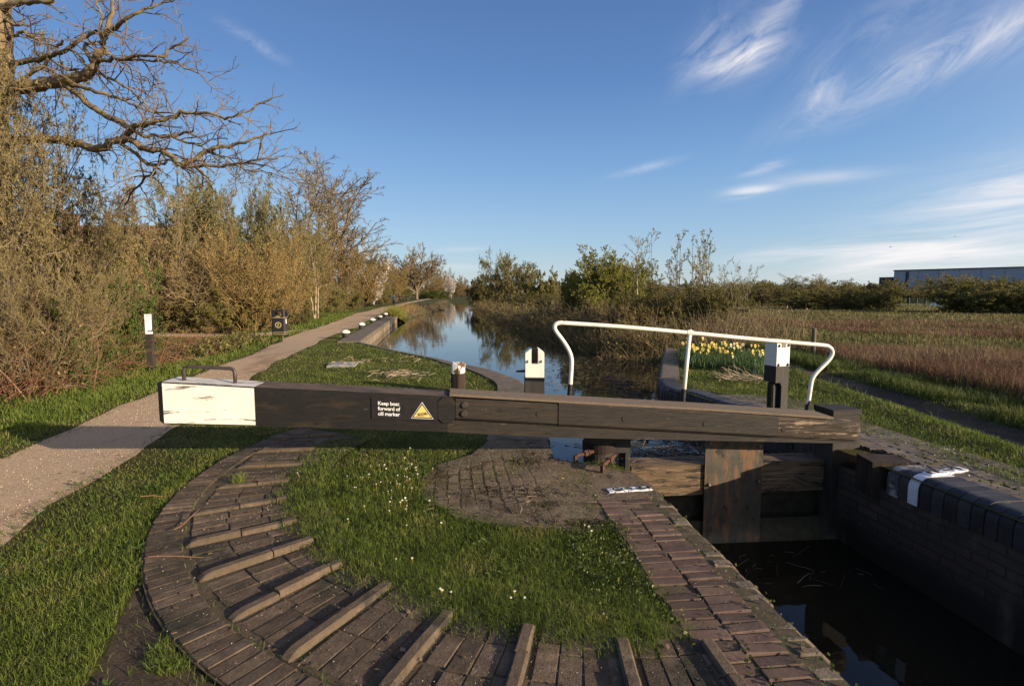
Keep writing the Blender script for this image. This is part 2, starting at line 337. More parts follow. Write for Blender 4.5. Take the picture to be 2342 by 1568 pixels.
RNAT = [RUP[-1], g(1488, 829, WATER), g(1398, 822, WATER), g(1353, 807, WATER), g(1308, 795, WATER), g(1248, 785, WATER), g(1208, 770, WATER), g(1182, 758.5, WATER), g(1129, 737, WATER), g(1102, 716, WATER), g(1075, 705, WATER), (-11.6, 135), (-21, 300)]
LCH = [(lockx(-4), -4), (lockx(2), 2), (lockx(4.35), 4.35), g(1440, 1078), (.98, 5.16), WING[0]]
RCH = [(rockx(-4), -4), (rockx(2), 2), (rockx(5.3), 5.3)]
CANAL = LCH + WING[1:] + QUAY[1:] + LNAT[1:] + RNAT[::-1] + RUP[::-1][1:] + RCH[::-1][1:]
HOLE = LCH + WING[1:] + QUAY[1:] + [(QUAY[-1][0] + 1.5, QUAY[-1][1])] + [(p[0] - 1.3, p[1]) for p in RNAT[8:2:-1]] + [(2.2, 15.6), (3.4, 14.2)] + [RUP[-1], RUP[-2]] + RUP[::-1][2:] + RCH[::-1][1:]
TRACK_C = [(5.6, -4), (5.75, 3)] + [g(*p) for p in ((2341, 1000), (2200, 955), (2060, 912), (1900, 862), (1815, 838))] + [(6.6, 13.5), (7.3, 17)]
QC = (.674, 5.12); QR = 3.34
RIB_PX = [((619, 1005.6), (767, 998)), ((582, 1036), (725, 1030)), ((540, 1072), (699, 1064)), ((491, 1119), (661, 1104)), ((434.5, 1183), (657, 1145)), ((423, 1255), (680, 1198)), ((455, 1334), (718, 1244)), ((531, 1425), (784, 1296.5)), ((659, 1519), (899, 1342)), (None, (1038.5, 1410)), (None, (1223.6, 1443.8)), (None, (1439, 1470)), (None, (1630, 1475))]
RIBS = []
for o_, i_ in RIB_PX:
    b = np.array(g(*i_))
    if o_ is None:
        d = (b - QC) / np.hypot(*(b - QC)); a = np.array(QC) + d * QR
    else: a = np.array(g(*o_))
    RIBS.append((a, b))
Q_TH = [math.degrees(math.atan2(b[1] - QC[1], b[0] - QC[0])) % 360 for a, b in RIBS]
Q_RI = [float(np.hypot(*(b - QC))) for a, b in RIBS]
def quad_inner(th):                   # th in degrees 0..360
    return np.interp(th, Q_TH, Q_RI)
TH0, TH1 = Q_TH[0] - 3, 271.5
APRON = [g(*p) for p in ((1268, 1050), (1440, 1078), (1500, 1118), (1532, 1168), (1470, 1182), (1350, 1214), (1180, 1203), (1040, 1180), (965, 1135), (962, 1095), (1000, 1062), (1078, 1040), (1132, 996), (1246, 996))]
def noise2(x, y, s, seed=0):
    r = np.random.default_rng(seed); out = np.zeros_like(x)
    for k in range(6):
        a = r.uniform(0, 2 * PI); f = s * r.uniform(.6, 1.8); ph = r.uniform(0, 6.28)
        out += np.sin((x * math.cos(a) + y * math.sin(a)) * f + ph + 1.3 * np.sin((x * math.sin(a) - y * math.cos(a)) * f * .7 + ph * 2))
    return out / 6
def height(P):
    x, y = P[:, 0], P[:, 1]
    h = -.022 + .012 * noise2(x, y, 3, 1) + .03 * noise2(x, y, .5, 2) * np.clip((np.hypot(x, y) - 8) / 20, 0, 1)
    ins = pip(P, CANAL)
    dl = dist_poly(P, LNAT[1:] ); dr = dist_poly(P, RNAT[1:])
    sl = np.where(ins, -dl, dl); sr = np.where(ins, -dr, dr)
    far = y > 38.7
    bank = np.clip((sl + 1.0) / 2.0, 0, 1); bank = bank * bank * (3 - 2 * bank)
    h = np.where(far & (sl < 1.0), -1.0 + (h + 1.0) * bank, h)
    bank = np.clip((sr + .8) / 2.6, 0, 1); bank = bank * bank * (3 - 2 * bank)
    nat = (y > 12.8) & (sr < 1.8) & (x < 30)
    h = np.where(nat, np.minimum(h, -.95 + (h + .95) * bank), h)
    rise = np.clip((sr - 1.5) / 3, 0, 1) * np.clip((y - 17) / 8, 0, 1) * np.clip((14 - x) / 6, 0, 1) * (~ins)
    right = x > np.interp(y, [16, 21, 30, 40, 60, 80, 135, 300], [4.2, 1.4, .3, -1.4, -3.3, -6, -11.6, -21])
    h = np.where(right & (y > 15), h + .55 * rise, h)
    # shallow ditch under the bramble patch beside the side path and wheel rut along the track
    h = h - .35 * np.exp(-(((x + 10.5) / 2.2) ** 2 + ((y - 16) / 3.0) ** 2))
    dt = dist_poly(P, TRACK_C)
    h = h - .10 * np.exp(-(dt / .28) ** 2) + .05 * np.exp(-((dt - .6) / .25) ** 2)
    h = h + .05 * np.clip((x - 6.6) / 3, 0, 1) + .12 * noise2(x, y, .35, 5) * np.clip((x - 7) / 4, 0, 1) * np.clip((60 - y) / 30, 0, 1)
    return h
# ------------------------------------------------------------------ ground sheet, split into grass, paths, track and field
pts = []
r = .5
k = 0
while r < 4200:
    n = 200 if r < 120 else 110
    for i in range(n):
        a = 2 * PI * (i + .5 * (k % 2)) / n
        x, y = r * math.sin(a), r * math.cos(a)
        if y < -6 and r < 60 and i % 3: continue
        pts.append((x + random.uniform(-.02, .02) * r, y + random.uniform(-.02, .02) * r))
    r *= 1.075; k += 1
for x in np.arange(-6, 7, .22):
    for y in np.arange(1, 9, .22): pts.append((x + random.uniform(-.05, .05), y + random.uniform(-.05, .05)))
TRK = [(p[0] - .3 + random.uniform(-.06, .06), p[1]) for p in TRACK_C] + [(p[0] + .32 + random.uniform(-.06, .06), p[1]) for p in TRACK_C[::-1]]
FIELD_L = [(7.0, -5), (7.0, 3), (7.2, 6), (7.6, 9), (7.8, 13), (8.2, 17), (7, 22), (8, 40), (6, 80), (4, 140), (0, 400), (0, 1200)]
allp = [Vector(p) for p in pts]; edges = []
def dens(line, closed, step):
    out = []
    n = len(line)
    for i in range(n if closed else n - 1):
        a = np.array(line[i]); b = np.array(line[(i + 1) % n]); m = max(1, int(np.hypot(*(b - a)) / (step * max(1, np.hypot(*a) / 8))))
        out += [tuple(a + (b - a) * j / m) for j in range(m)]
    if not closed: out.append(tuple(line[-1]))
    return out
def wob(line, amp):
    return [(p[0] + random.uniform(-amp, amp) * max(.5, min(4, abs(p[1]) / 8)), p[1] + random.uniform(-amp, amp)) for p in line]
PATHd = wob(dens(PATH, True, .35), .05); SIDEd = wob(dens(SIDE, True, .6), .04); SOIL = [g(*p) for p in ((170, 1600), (235, 1480), (290, 1370), (322, 1285), (340, 1275), (352, 1330), (400, 1440), (470, 1530), (560, 1620))]
SOILd = wob(dens(SOIL, True, .2), .03); TRKd = wob(dens(TRK, True, .4), .05); HOLEd = dens(HOLE, True, .8); FIELDd = wob(dens(FIELD_L, False, .8), .12)
for line, closed in ((HOLEd, True), (PATHd, True), (SIDEd, True), (TRKd, True), (SOILd, True), (FIELDd, False)):
    o = len(allp); allp += [Vector(p) for p in line]
    edges += [(o + i, o + (i + 1) % len(line)) for i in range(len(line) if closed else len(line) - 1)]
res = geometry.delaunay_2d_cdt(allp, edges, [], 0, 1e-5)
V2 = np.array([(v.x, v.y) for v in res[0]]); T = np.array(res[2])
cen = V2[T].mean(1)
Z = height(V2)
keep = ~pip(cen, HOLEd)
inpath = pip(cen, PATHd); inside_ = pip(cen, SIDEd) & ~inpath; intrk = pip(cen, TRKd); insoil = pip(cen, SOILd)
fx = np.interp(cen[:, 1], [p[1] for p in FIELD_L], [p[0] for p in FIELD_L])
infield = (cen[:, 0] > fx) & (cen[:, 1] > -20)
V3 = np.c_[V2, Z]
def sheet(name, mask, m, kind='structure'):
    t = T[mask & keep]; u, inv = np.unique(t, return_inverse=True)
    me = npmesh(name, V3[u], [inv.reshape(t.shape)], smooth=True)
    return tag(link(name, me, m), kind=kind)
M['soil_grass'] = surf('soil_grass', [(.3, (.045, .040, .014)), (.5, (.075, .070, .024)), (.7, (.13, .11, .046))], 1.1, rough=1, bump=1, bscale=22, bdist=.05, spec=.1,
    layers=[((.12, .085, .048), .9, .60, .70, (1, 1, 1)), ((.035, .052, .012), 7, .5, .65, (1, 1, 1))])
M['gravel'] = surf('gravel', [(.3, (.37, .255, .15)), (.5, (.47, .335, .21)), (.7, (.56, .42, .28))], 38, rough=.95, bump=1, bscale=75, bdist=.016, spec=.15,
    layers=[((.30, .20, .12), .55, .50, .68, (1.6, .5, 1)), ((.22, .15, .09), 3.5, .60, .72, (1, 1, 1)), ((.62, .49, .35), 60, .62, .70, (1, 1, 1))])
M['mud'] = surf('mud', [(.3, (.045, .030, .020)), (.6, (.095, .065, .044)), (.8, (.15, .11, .075))], 6, rough=.9, bump=1, bscale=22, bdist=.03)
M['field'] = surf('field', [(.25, (.085, .078, .030)), (.5, (.145, .118, .055)), (.75, (.115, .122, .036))], .18, rough=1, bump=1, bscale=9, bdist=.08, spec=.1,
    layers=[((.085, .10, .026), .07, .50, .60, (1, 1.6, 1)), ((.13, .085, .052), .5, .54, .65, (1, 2, 1))])
sheet('bare_soil', insoil, M['mud'])
sheet('ground', ~insoil & ~inpath & ~inside_ & ~intrk & ~infield, M['soil_grass'])
sheet('towpath', inpath, M['gravel'])
sheet('side_path', inside_, M['gravel'])
sheet('mud_track', intrk & ~inpath, M['mud'])
sheet('field', infield & ~intrk & ~inpath, M['field'])
def flat(name, poly, z, m):
    bm = bmesh.new()
    f = bm.faces.new([bm.verts.new((p[0], p[1], z)) for p in poly]); bmesh.ops.triangulate(bm, faces=[f])
    return bm_obj(name, bm, m)
def water_mat(name, col, bump, scale, stretch):
    m, nt, b = new_mat(name)
    b.inputs['Base Color'].default_value = (*col, 1); b.inputs['Roughness'].default_value = .03; b.inputs['IOR'].default_value = 1.33; b.inputs['Specular IOR Level'].default_value = .5
    v = coords(nt, stretch)
    n1 = nd(nt, 'ShaderNodeTexNoise', Scale=scale, Detail=4); L(nt, v, n1.inputs['Vector'])
    bp = nd(nt, 'ShaderNodeBump'); bp.inputs['Strength'].default_value = bump; bp.inputs['Distance'].default_value = .02
    L(nt, n1.outputs['Fac'], bp.inputs['Height']); L(nt, bp.outputs['Normal'], b.inputs['Normal'])
    return m
M['canal_water'] = water_mat('canal_water', (.030, .030, .016), .14, 3.0, (1, .45, 1))
M['lock_water'] = water_mat('lock_water', (.016, .014, .008), .05, 4.0, (1, 1, 1))
wl = [(.3, 5.2), (.3, 5.9), (-.4, 9.6)] + [(p[0] - 1.5, p[1]) for p in WING[4:]] + [(p[0] - .6, p[1]) for p in QUAY[1:]] + [(p[0] - 3, p[1]) for p in LNAT[1:]]
wr = [(3.9, 5.9), (3.9, 8), (5.6, 12), (6.2, 18), (5.5, 22)] + [(p[0] + 4, p[1] + .2) for p in RNAT[7:]]
tag(flat('canal_water', wl + wr[::-1] + [(1.0, 5.62)], WATER, M['canal_water']), kind='structure')
tag(flat('lock_water', [(lockx(-4) - .2, -4), (rockx(-4) + .2, -4), (rockx(5.5) + .2, 5.6), (lockx(5.4) - .1, 5.4)], LOW, M['lock_water']), kind='structure')

# ------------------------------------------------------------------ masonry
def bricks(items, height=.06, ins=.004):
    """items: (cx, cy, ang, length, width, ztop[, dz tilt]) -> one mesh of separate worn bricks"""
    A = np.array([i[:6] for i in items], float); n = len(A)
    ca, sa = np.cos(A[:, 2]), np.sin(A[:, 2]); hl, hw = A[:, 3] / 2, A[:, 4] / 2
    rng = np.random.default_rng(5)
    tl = rng.normal(0, .0016, (n, 2))
    lv = []
    for k, (sh, dz) in enumerate(((0, -height), (0, -ins), (ins, 0))):
        for sx, sy in ((-1, -1), (1, -1), (1, 1), (-1, 1)):
            u = sx * (hl - sh); v = sy * (hw - sh)
            x = A[:, 0] + ca * u - sa * v; y = A[:, 1] + sa * u + ca * v
            z = A[:, 5] + dz + tl[:, 0] * sx + tl[:, 1] * sy
            lv.append(np.stack([x, y, z], -1))
    V = np.stack(lv, 1).reshape(-1, 3)
    base = (np.arange(n) * 12)[:, None]
    F4 = []
    for o in (0, 4):
        for i in range(4):
            j = (i + 1) % 4
            F4.append(base + np.array([o + i, o + j, o + 4 + j, o + 4 + i]))
    F4.append(base + np.array([8, 9, 10, 11]))
    return V, np.concatenate(F4)
def brick_obj(name, items, m, parent, **kw):
    V, Fq = bricks(items, **kw); return link(name, npmesh(name, V, [Fq]), m, parent)
def poly_slab(name, poly, z1, z0, m, parent, rough=.012, step=.12, zf=None):
    """slab with a gently uneven top"""
    P = np.array(poly); lo, hi = P.min(0), P.max(0)
    bd = dens([tuple(p) for p in poly], True, .1)
    gx = [(x + random.uniform(-.03, .03), y + random.uniform(-.03, .03)) for x in np.arange(lo[0], hi[0], step) for y in np.arange(lo[1], hi[1], step)]
    gi = np.array(gx); gi = gi[pip(gi, poly) & (dist_poly(gi, poly, True) > step * .4)]
    allv = [Vector(p) for p in bd] + [Vector(p) for p in gi]
    r = geometry.delaunay_2d_cdt(allv, [(i, (i + 1) % len(bd)) for i in range(len(bd))], [], 1, 1e-6)
    v = np.array([(q.x, q.y) for q in r[0]]); z = z1 + rough * noise2(v[:, 0], v[:, 1], 9, 3)
    if zf is not None: z = z + zf(v)
    nb = len(v); bdi = [i for i in range(nb)]
    bm = bmesh.new(); top = [bm.verts.new((a[0], a[1], b)) for a, b in zip(v, z)]
    for t in r[2]: bm.faces.new([top[i] for i in t])
    be = [e for e in bm.edges if len(e.link_faces) == 1]
    ex = bmesh.ops.extrude_edge_only(bm, edges=be)
    for q in ex['geom']:
        if isinstance(q, bmesh.types.BMVert): q.co.z = z0
    return bm_obj(name, bm, m, parent)
def wall_face(name, line, z1, z0, m, parent, thick=.3, side=1):
    """vertical wall under a line; thickness to the land side"""
    P = np.array(line); T_ = np.gradient(P, axis=0); T_ /= np.linalg.norm(T_, axis=1, keepdims=True)
    Nn = np.c_[-T_[:, 1], T_[:, 0]] * side * thick
    bm = bmesh.new()
    loft(bm, [[(p[0], p[1], z0), (p[0] + n[0], p[1] + n[1], z0), (p[0] + n[0], p[1] + n[1], z1), (p[0], p[1], z1)] for p, n in zip(P, Nn)])
    return bm_obj(name, bm, m, parent)
# --- quadrant: brick arc the beam is pushed round on
quad = empty('brick_quadrant', (QC[0], QC[1], 0), label='curved brick quadrant with raised foot ribs under the swing of the balance beam', cat='paving')
quad.location = (0, 0, 0)
ring_pts = []
bm = bmesh.new()
ths = np.radians(np.linspace(TH0, TH1, 60))
vi = [bm.verts.new((QC[0] + 2.42 * math.cos(t), QC[1] + 2.42 * math.sin(t), .001)) for t in ths]
vo = [bm.verts.new((QC[0] + 3.57 * math.cos(t), QC[1] + 3.57 * math.sin(t), .003)) for t in ths]
for i in range(59): bm.faces.new((vi[i], vo[i], vo[i + 1], vi[i + 1]))
bm_obj('bedding', bm, M['mortar'], quad)
items = []
na = int(math.radians(TH1 - TH0) * 3.45 / .083)
for i in range(na):
    t = math.radians(TH0) + (i + .5) * math.radians(TH1 - TH0) / na
    rr = 3.455 + random.uniform(-.006, .006)
    items.append((QC[0] + rr * math.cos(t), QC[1] + rr * math.sin(t), t + random.uniform(-.02, .02), .208, .077, .012 + random.uniform(-.003, .003)))
brick_obj('border_course', items, M['brick_quad'], quad)
items = []; ribs_geo = []
rb = [(math.degrees(math.atan2(a[1] - QC[1], a[0] - QC[0])) % 360) for a, b in RIBS]
for i in range(len(RIBS)):
    a, b = RIBS[i]; d = (b - a) / np.hypot(*(b - a)); ang = math.atan2(d[1], d[0]); nrm = np.array([-d[1], d[0]])
    # direction of next rib along the arc (counter-clockwise)
    if i + 1 < len(RIBS):
        a2, b2 = RIBS[i + 1]; d2 = (b2 - a2) / np.hypot(*(b2 - a2))
        if nrm @ (a2 - a) < 0: nrm = -nrm
        for u in range(4):
            t0 = (u + .78) / 4.45
            ao = a + (a2 - a) * t0; dd = d + (d2 - d) * t0; dd /= np.hypot(*dd)
            bo = b + (b2 - b) * t0
            w0 = np.hypot(*(a2 - a)) / 4.5; w1 = np.hypot(*(b2 - b)) / 4.5
            ln = np.hypot(*(bo - ao)) + .03; s = .02
            while s < ln:
                bl = random.choice((.215, .225, .235, .26)); f = min(1, s / ln)
                c_ = ao + dd * (s + bl / 2)
                if np.hypot(*(c_ - QC)) < 3.30:
                    items.append((c_[0], c_[1], math.atan2(dd[1], dd[0]) + random.uniform(-.012, .012), bl - .009, (w0 + (w1 - w0) * f) - .009, .008 + random.uniform(-.0035, .0035)))
                s += bl
brick_obj('paving_bricks', items, M['brick_quad'], quad)
for i, (a, b) in enumerate(RIBS):
    d = (b - a) / np.hypot(*(b - a)); nn = np.array([-d[1], d[0]])
    if nn @ np.array([1, -1]) > 0: nn = -nn          # lift towards the far side of the marked front edge
    ln = np.hypot(*(b - a)) + (.0 if i < 9 else 0)
    hh = .036 if i > 4 else .028
    bm = bmesh.new(); s = 0
    first = True; k = 0
    while s < ln - .04:
        bl = min(random.choice((.33, .42, .26)), ln - s)
        if k and bl < .05: break
        z1 = hh + random.uniform(-.006, .006); off = random.uniform(-.006, .006); wd = .066
        prof = []
        e0 = a + d * (s + .004); e1 = a + d * (s + bl - .004)
        steps = [0, .04, .08, 1] if first else [0, 1]
        secs = []
        for q in ([0, .03, .07, bl - .008] if first else [0, bl - .008]):
            zz = z1 if not first else z1 * (0.25 if q == 0 else .75 if q == .03 else 1)
            p0 = a + d * (s + .004 + q) + nn * off; p1 = p0 + nn * wd
            secs.append([(p0[0], p0[1], -.03), (p0[0], p0[1], zz - .01), (p0[0] + nn[0] * .01, p0[1] + nn[1] * .01, zz), (p1[0] - nn[0] * .01, p1[1] - nn[1] * .01, zz), (p1[0], p1[1], zz - .01), (p1[0], p1[1], -.03)])
        loft(bm, secs); first = False; s += bl; k += 1
    bm_obj('foot_rib', bm, M['brick_rib'], quad)
# --- left lock side
lw = empty('lock_wall', label='left lock wall with worn purple brick edge, concrete apron and painted strip', cat='lock wall')
wall_face('wall_face', [(lockx(-4), -4), (lockx(2), 2), (lockx(4.3), 4.3), g(1440, 1078)], -.005, -2.2, M['wet_wall'], lw, .55, 1)
wall_face('recess_face', [g(1436, 1079), (.93, 5.10), (WING[0][0], WING[0][1] - .02), WING[1]], -.012, -2.2, M['wet_wall'], lw, .3, 1)
items = []; items2 = []; y = -1.2
al = math.atan2(.098, 1)
while y < 4.1:
    xe = lockx(y) 
    for q, (o0, o1) in enumerate(((.135, .35), (.355, .565))):
        w = .078
        cx_ = xe - (o0 + o1) / 2 + random.uniform(-.008, .008)
        if random.random() < .97: items.append((cx_, y + (.02 if q else 0), al + random.uniform(-.03, .03), o1 - o0 - .008, w - .009, .014 + random.uniform(-.004, .004)))
    y += .08
y = -1.2
while y < 4.0:
    w = random.uniform(.09, .2)
    items2.append((lockx(y + w / 2) - .055 + random.uniform(-.012, .012), y + w / 2, al + random.uniform(-.08, .08), .155, w - .012, .004 + random.uniform(-.007, .007))); y += w
brick_obj('brick_coping', items, M['brick_cope'], lw)
brick_obj('edge_stones', items2, M['lichen_cope'], lw, height=.16, ins=.028)
bm = bmesh.new(); loft(bm, [[(lockx(y) - .58, y, -.06), (lockx(y) - .58, y, .006), (lockx(y) - .01, y, .002), (lockx(y) - .01, y, -.06)] for y in (-4, 0, 4.25)])
bm_obj('joint_bed', bm, M['mortar'], lw)
poly_slab('concrete_apron', APRON, .006, -.25, M['apron'], lw, rough=.014)
# small cushions of moss in the hollows of the apron
mo = []
for i in range(700):
    c0 = random.choice(((1165, 1125, .22, .10), (1235, 1056, .16, .06), (1400, 1200, .3, .04), (1000, 1090, .12, .14)))
    p = g(c0[0], c0[1]); mo.append((p[0] + random.gauss(0, c0[2]), p[1] + random.gauss(0, c0[3])))
mo = np.array(mo); mo = mo[pip(mo, APRON)]
Vm = []; Fm = []
for p in mo:
    q = random.uniform(.006, .016); o = len(Vm); a0 = random.uniform(0, 6)
    Vm += [(p[0] + q * random.uniform(.7, 1.5) * math.cos(a0 + k * PI / 3), p[1] + q * random.uniform(.7, 1.5) * math.sin(a0 + k * PI / 3), .002) for k in range(6)] + [(p[0], p[1], .014 + q * .35)]
    Fm += [(o + k, o + (k + 1) % 6, o + 6) for k in range(6)]
tag(link('moss_patches', npmesh('moss_patches', Vm, [np.array(Fm)], smooth=True), M['moss'], lw), kind='stuff')
# painted CILL strip
M['paint_white'] = surf('paint_white', [(.3, (.66, .66, .68)), (.7, (.80, .80, .80))], 20, rough=.6, bump=.4, bscale=60, bdist=.003, layers=[((.3, .27, .22), 9, .66, .72, (1, 1, 1))])
M['paint_black'] = surf('paint_black', [(.3, (.012, .012, .012)), (.7, (.025, .025, .024))], 12, rough=.6, bump=.1)
def strip_frame(p0, p1): 
    p0 = np.array(p0); p1 = np.array(p1); d = (p1 - p0); ln = np.hypot(*d); d /= ln
    return p0, d, np.array([-d[1], d[0]]), ln
def ground_quad(bm, P, d, n, u0, u1, v0, v1, z, t=.003):
    vs = []
    for zz in (z - t, z):
        vs.append([P + d * u + n * v for u, v in ((u0, v0), (u1, v0), (u1, v1), (u0, v1))])
    loft(bm, [[(q[0], q[1], z - t) for q in vs[0]], [(q[0], q[1], z) for q in vs[1]]])
def cill_strip(parent, pa, pb, wid, z, flip=1):
    P, d, n, ln = strip_frame(pa, pb)
    bm = bmesh.new(); k = 14
    secs = []
    for i in range(k + 1):
        u = ln * i / k; zz = z + .004 * math.sin(i * 1.7)
        a = P + d * u + n * wid * random.uniform(-.04, .02); b = P + d * u + n * wid * random.uniform(.96, 1.04)
        secs.append([(a[0], a[1], zz - .02), (b[0], b[1], zz - .02), (b[0], b[1], zz), (a[0], a[1], zz)])
    loft(bm, secs)
    o = bm_obj('painted_strip', bm, M['paint_white'], parent)
    # letters C I L L stacked along the strip, their right side towards +n*flip
    bm = bmesh.new(); w = .011; lo, hi = wid * .2, wid * .8
    def stroke(u0, u1, v0, v1):
        if flip < 0: v0, v1 = wid - v1, wid - v0
        ground_quad(bm, P, d, n, u0, u1, v0, v1, z + .009, .01)
    s = ln / .42
    # C : arc open to the letter's right
    m_ = 14; c0, ra, rb_ = .095 * s, .045 * s, (hi - lo) * .62
    for i in range(m_):
        t0, t1 = [math.radians(200 - 220 * j / m_ ) for j in (i, i + 1)]
        q0 = (c0 + ra * math.cos(t0), hi - (hi - lo) * .35 - rb_ * math.sin(t0)); q1 = (c0 + ra * math.cos(t1), hi - (hi - lo) * .35 - rb_ * math.sin(t1))
        a0, a1 = (np.array(q) if flip > 0 else np.array((q[0], wid - q[1])) for q in (q0, q1))
        A_, B_ = P + d * a0[0] + n * a0[1], P + d * a1[0] + n * a1[1]
        e = (B_ - A_); e /= np.hypot(*e) + 1e-9; f = np.array([-e[1], e[0]]) * w / 2
        loft(bm, [[(A_ + f)[0:2].tolist() + [z - .001], (B_ + f).tolist() + [z - .001], (B_ - f).tolist() + [z - .001], (A_ - f).tolist() + [z - .001]],
                  [(A_ + f).tolist() + [z + .009], (B_ + f).tolist() + [z + .009], (B_ - f).tolist() + [z + .009], (A_ - f).tolist() + [z + .009]]])
    mid = wid * .5
    stroke(.155 * s, .235 * s, mid - w / 2, mid + w / 2)                       # I
    stroke(.25 * s, .31 * s, lo, lo + w); stroke(.31 * s, .31 * s + w * 1.2, lo, hi)   # L
    stroke(.335 * s, .39 * s, lo, lo + w); stroke(.39 * s, .39 * s + w * 1.2, lo, hi)  # L
    bm_obj('lettering', bm, M['paint_black'], o)
    return o
cill_strip(lw, g(1394, 1129), g(1492, 1122.5), .075, .018, 1)
# --- wing wall upstream of the gate on the left
ww = empty('wing_wall', label='curved concrete-edged wing wall between the lawn and the wide water above the gate', cat='canal wall')
W_ = [tuple(v)[:2] for v in spline([(p[0], p[1], 0) for p in WING[1:]], 4)]
wall_face('wall_face', W_, -.035, -1.4, M['quay_wall'], ww, .4, 1)
P = np.array(W_); T_ = np.gradient(P, axis=0); T_ /= np.linalg.norm(T_, axis=1, keepdims=True); Nn = np.c_[-T_[:, 1], T_[:, 0]]
wd = np.interp(np.linspace(0, 1, len(P)), [0, .25, .45, .6, .75, 1], [.7, .5, .42, .25, .15, .12])
bm = bmesh.new()
loft(bm, [[(p[0] - n[0] * .03, p[1] - n[1] * .03, -.12), (p[0] - n[0] * .03, p[1] - n[1] * .03, -.012), (p[0] + n[0] * .02, p[1] + n[1] * .02, .008), (p[0] + n[0] * w, p[1] + n[1] * w, .008), (p[0] + n[0] * w, p[1] + n[1] * w, -.12)] for p, n, w in zip(P, Nn, wd)])
bm_obj('concrete_edge', bm, M['cope_concrete'], ww)
# --- quay wall with the mooring posts
qw = empty('quay_wall', label='straight pale brick quay wall beside the white-topped mooring posts', cat='canal wall')
Qd = [tuple(p) for p in np.array([[np.interp(t, np.linspace(0, 1, len(QUAY)), [p[0] for p in QUAY]), np.interp(t, np.linspace(0, 1, len(QUAY)), [p[1] for p in QUAY])] for t in np.linspace(0, 1, 12)])]
wall_face('wall_face', Qd, -.06, -1.4, M['quay_wall'], qw, .45, 1)
P = np.array(Qd); T_ = np.gradient(P, axis=0); T_ /= np.linalg.norm(T_, axis=1, keepdims=True); Nn = np.c_[-T_[:, 1], T_[:, 0]]
bm = bmesh.new()
for i in range(len(P) - 1):
    secs = []
    for k, e in ((i, .008), (i + 1, -.008)):
        p = P[k] + T_[k] * e; n = Nn[k]
        secs.append([(p[0] - n[0] * .04, p[1] - n[1] * .04, -.14), (p[0] - n[0] * .04, p[1] - n[1] * .04, .0), (p[0], p[1], .03), (p[0] + n[0] * .75, p[1] + n[1] * .75, .03), (p[0] + n[0] * .75, p[1] + n[1] * .75, -.14)])
    loft(bm, secs)
bm_obj('coping', bm, M['cope_concrete'], qw)
# --- right lock side
rw = empty('lock_wall', label='right lock wall with black bullnose brick coping and a white cill marker', cat='lock wall')
wall_face('wall_face', [(rockx(y) + .015, y) for y in (-4, 2, 5.35)], -.25, -2.2, M['wet_wall'], rw, .4, -1)
wall_face('upper_face', [(p[0] + .03, p[1]) for p in RUP], -.2, -1.6, M['wet_wall'], rw, .3, -1)
def bull(bm, line, s0, s1, mi=0, dep=.36, hgt=.27, r=.12, z=.012, jit=0):
    """one bullnose brick between arc lengths s0 and s1 of a line whose land side is to the right"""
    P = np.array(line); seg = np.hypot(*np.diff(P, axis=0).T); cum = np.r_[0, np.cumsum(seg)]
    secs = []
    for s in (s0, s1):
        p = np.array([np.interp(s, cum, P[:, 0]), np.interp(s, cum, P[:, 1])]); q = np.array([np.interp(s + .02, cum, P[:, 0]), np.interp(s + .02, cum, P[:, 1])]); q0 = np.array([np.interp(s - .02, cum, P[:, 0]), np.interp(s - .02, cum, P[:, 1])])
        d = (q - q0) / np.hypot(*(q - q0)); n = np.array([d[1], -d[0]])
        sec = [(dep, z - hgt), (jit, z - hgt)]
        for k in range(7):
            a = PI / 2 * k / 6; sec.append((jit + r - r * math.cos(a), z - r + r * math.sin(a)))
        sec.append((dep, z))
        secs.append([(p[0] + n[0] * u, p[1] + n[1] * u, zz) for u, zz in sec])
    loft(bm, secs, mi)
rl = [(rockx(y), y) for y in (-3, 1, 5.0)]
tot = sum(np.hypot(*(np.array(b) - np.array(a))) for a, b in zip(rl, rl[1:]))
bm = bmesh.new(); s = 0; marks = []
tl = math.hypot(1, .12)
def s_of_y(y): return (y + 3) * tl
sm0 = s_of_y(4.63); sm1 = s_of_y(4.74); sw0 = s_of_y(4.84); sw1 = s_of_y(4.97)
s = 0
while s < tot - .05:
    e = min(s + random.uniform(.105, .125), tot)
    for lo_, hi_ in ((sm0, sm1), (sw0, sw1)):
        if s < lo_ < e or abs(s - lo_) < 1e-6:
            if s < lo_ - 1e-6: e = lo_
            else: e = hi_
    mark = abs(s - sm0) < 1e-6; fade = abs(s - sw0) < 1e-6
    bull(bm, rl, s + .004, e - .004, 1 if mark else 2 if fade else 0, jit=random.uniform(-.008, .008), z=.012 + random.uniform(-.006, .006)); s = e
M['faded_white'] = surf('faded_white', [(.3, (.05, .048, .046)), (.7, (.12, .115, .11))], 9, rough=.8, bump=.5, layers=[((.34, .33, .32), 7, .53, .58, (1, 1, 1))])
bm_obj('bullnose_coping', bm, [M['blue_brick'], M['paint_white'], M['faded_white']], rw, smooth=False)
items = []; y = -2.5
while y < 5.6:
    for k in range(4):
        if random.random() < .96: items.append((rockx(y) + .365 + .105 + k * .21 + random.uniform(-.01, .01), y + (.05 if k % 2 else 0), random.uniform(-.02, .02) - .12, .203, .100, .006 + random.uniform(-.003, .003)))
    y += .106
y = 5.6
upx = lambda yy: np.interp(yy, [p[1] for p in RUP[:5]], [p[0] for p in RUP[:5]])
while y < 8.6:
    for k in range(3 if y > 6.5 else 4):
        items.append((upx(y) + .40 + k * .21, y, random.uniform(-.02, .02), .203, .100, .004 + random.uniform(-.003, .003)))
    y += .106
brick_obj('coping_paving', items, M['paver'], rw)
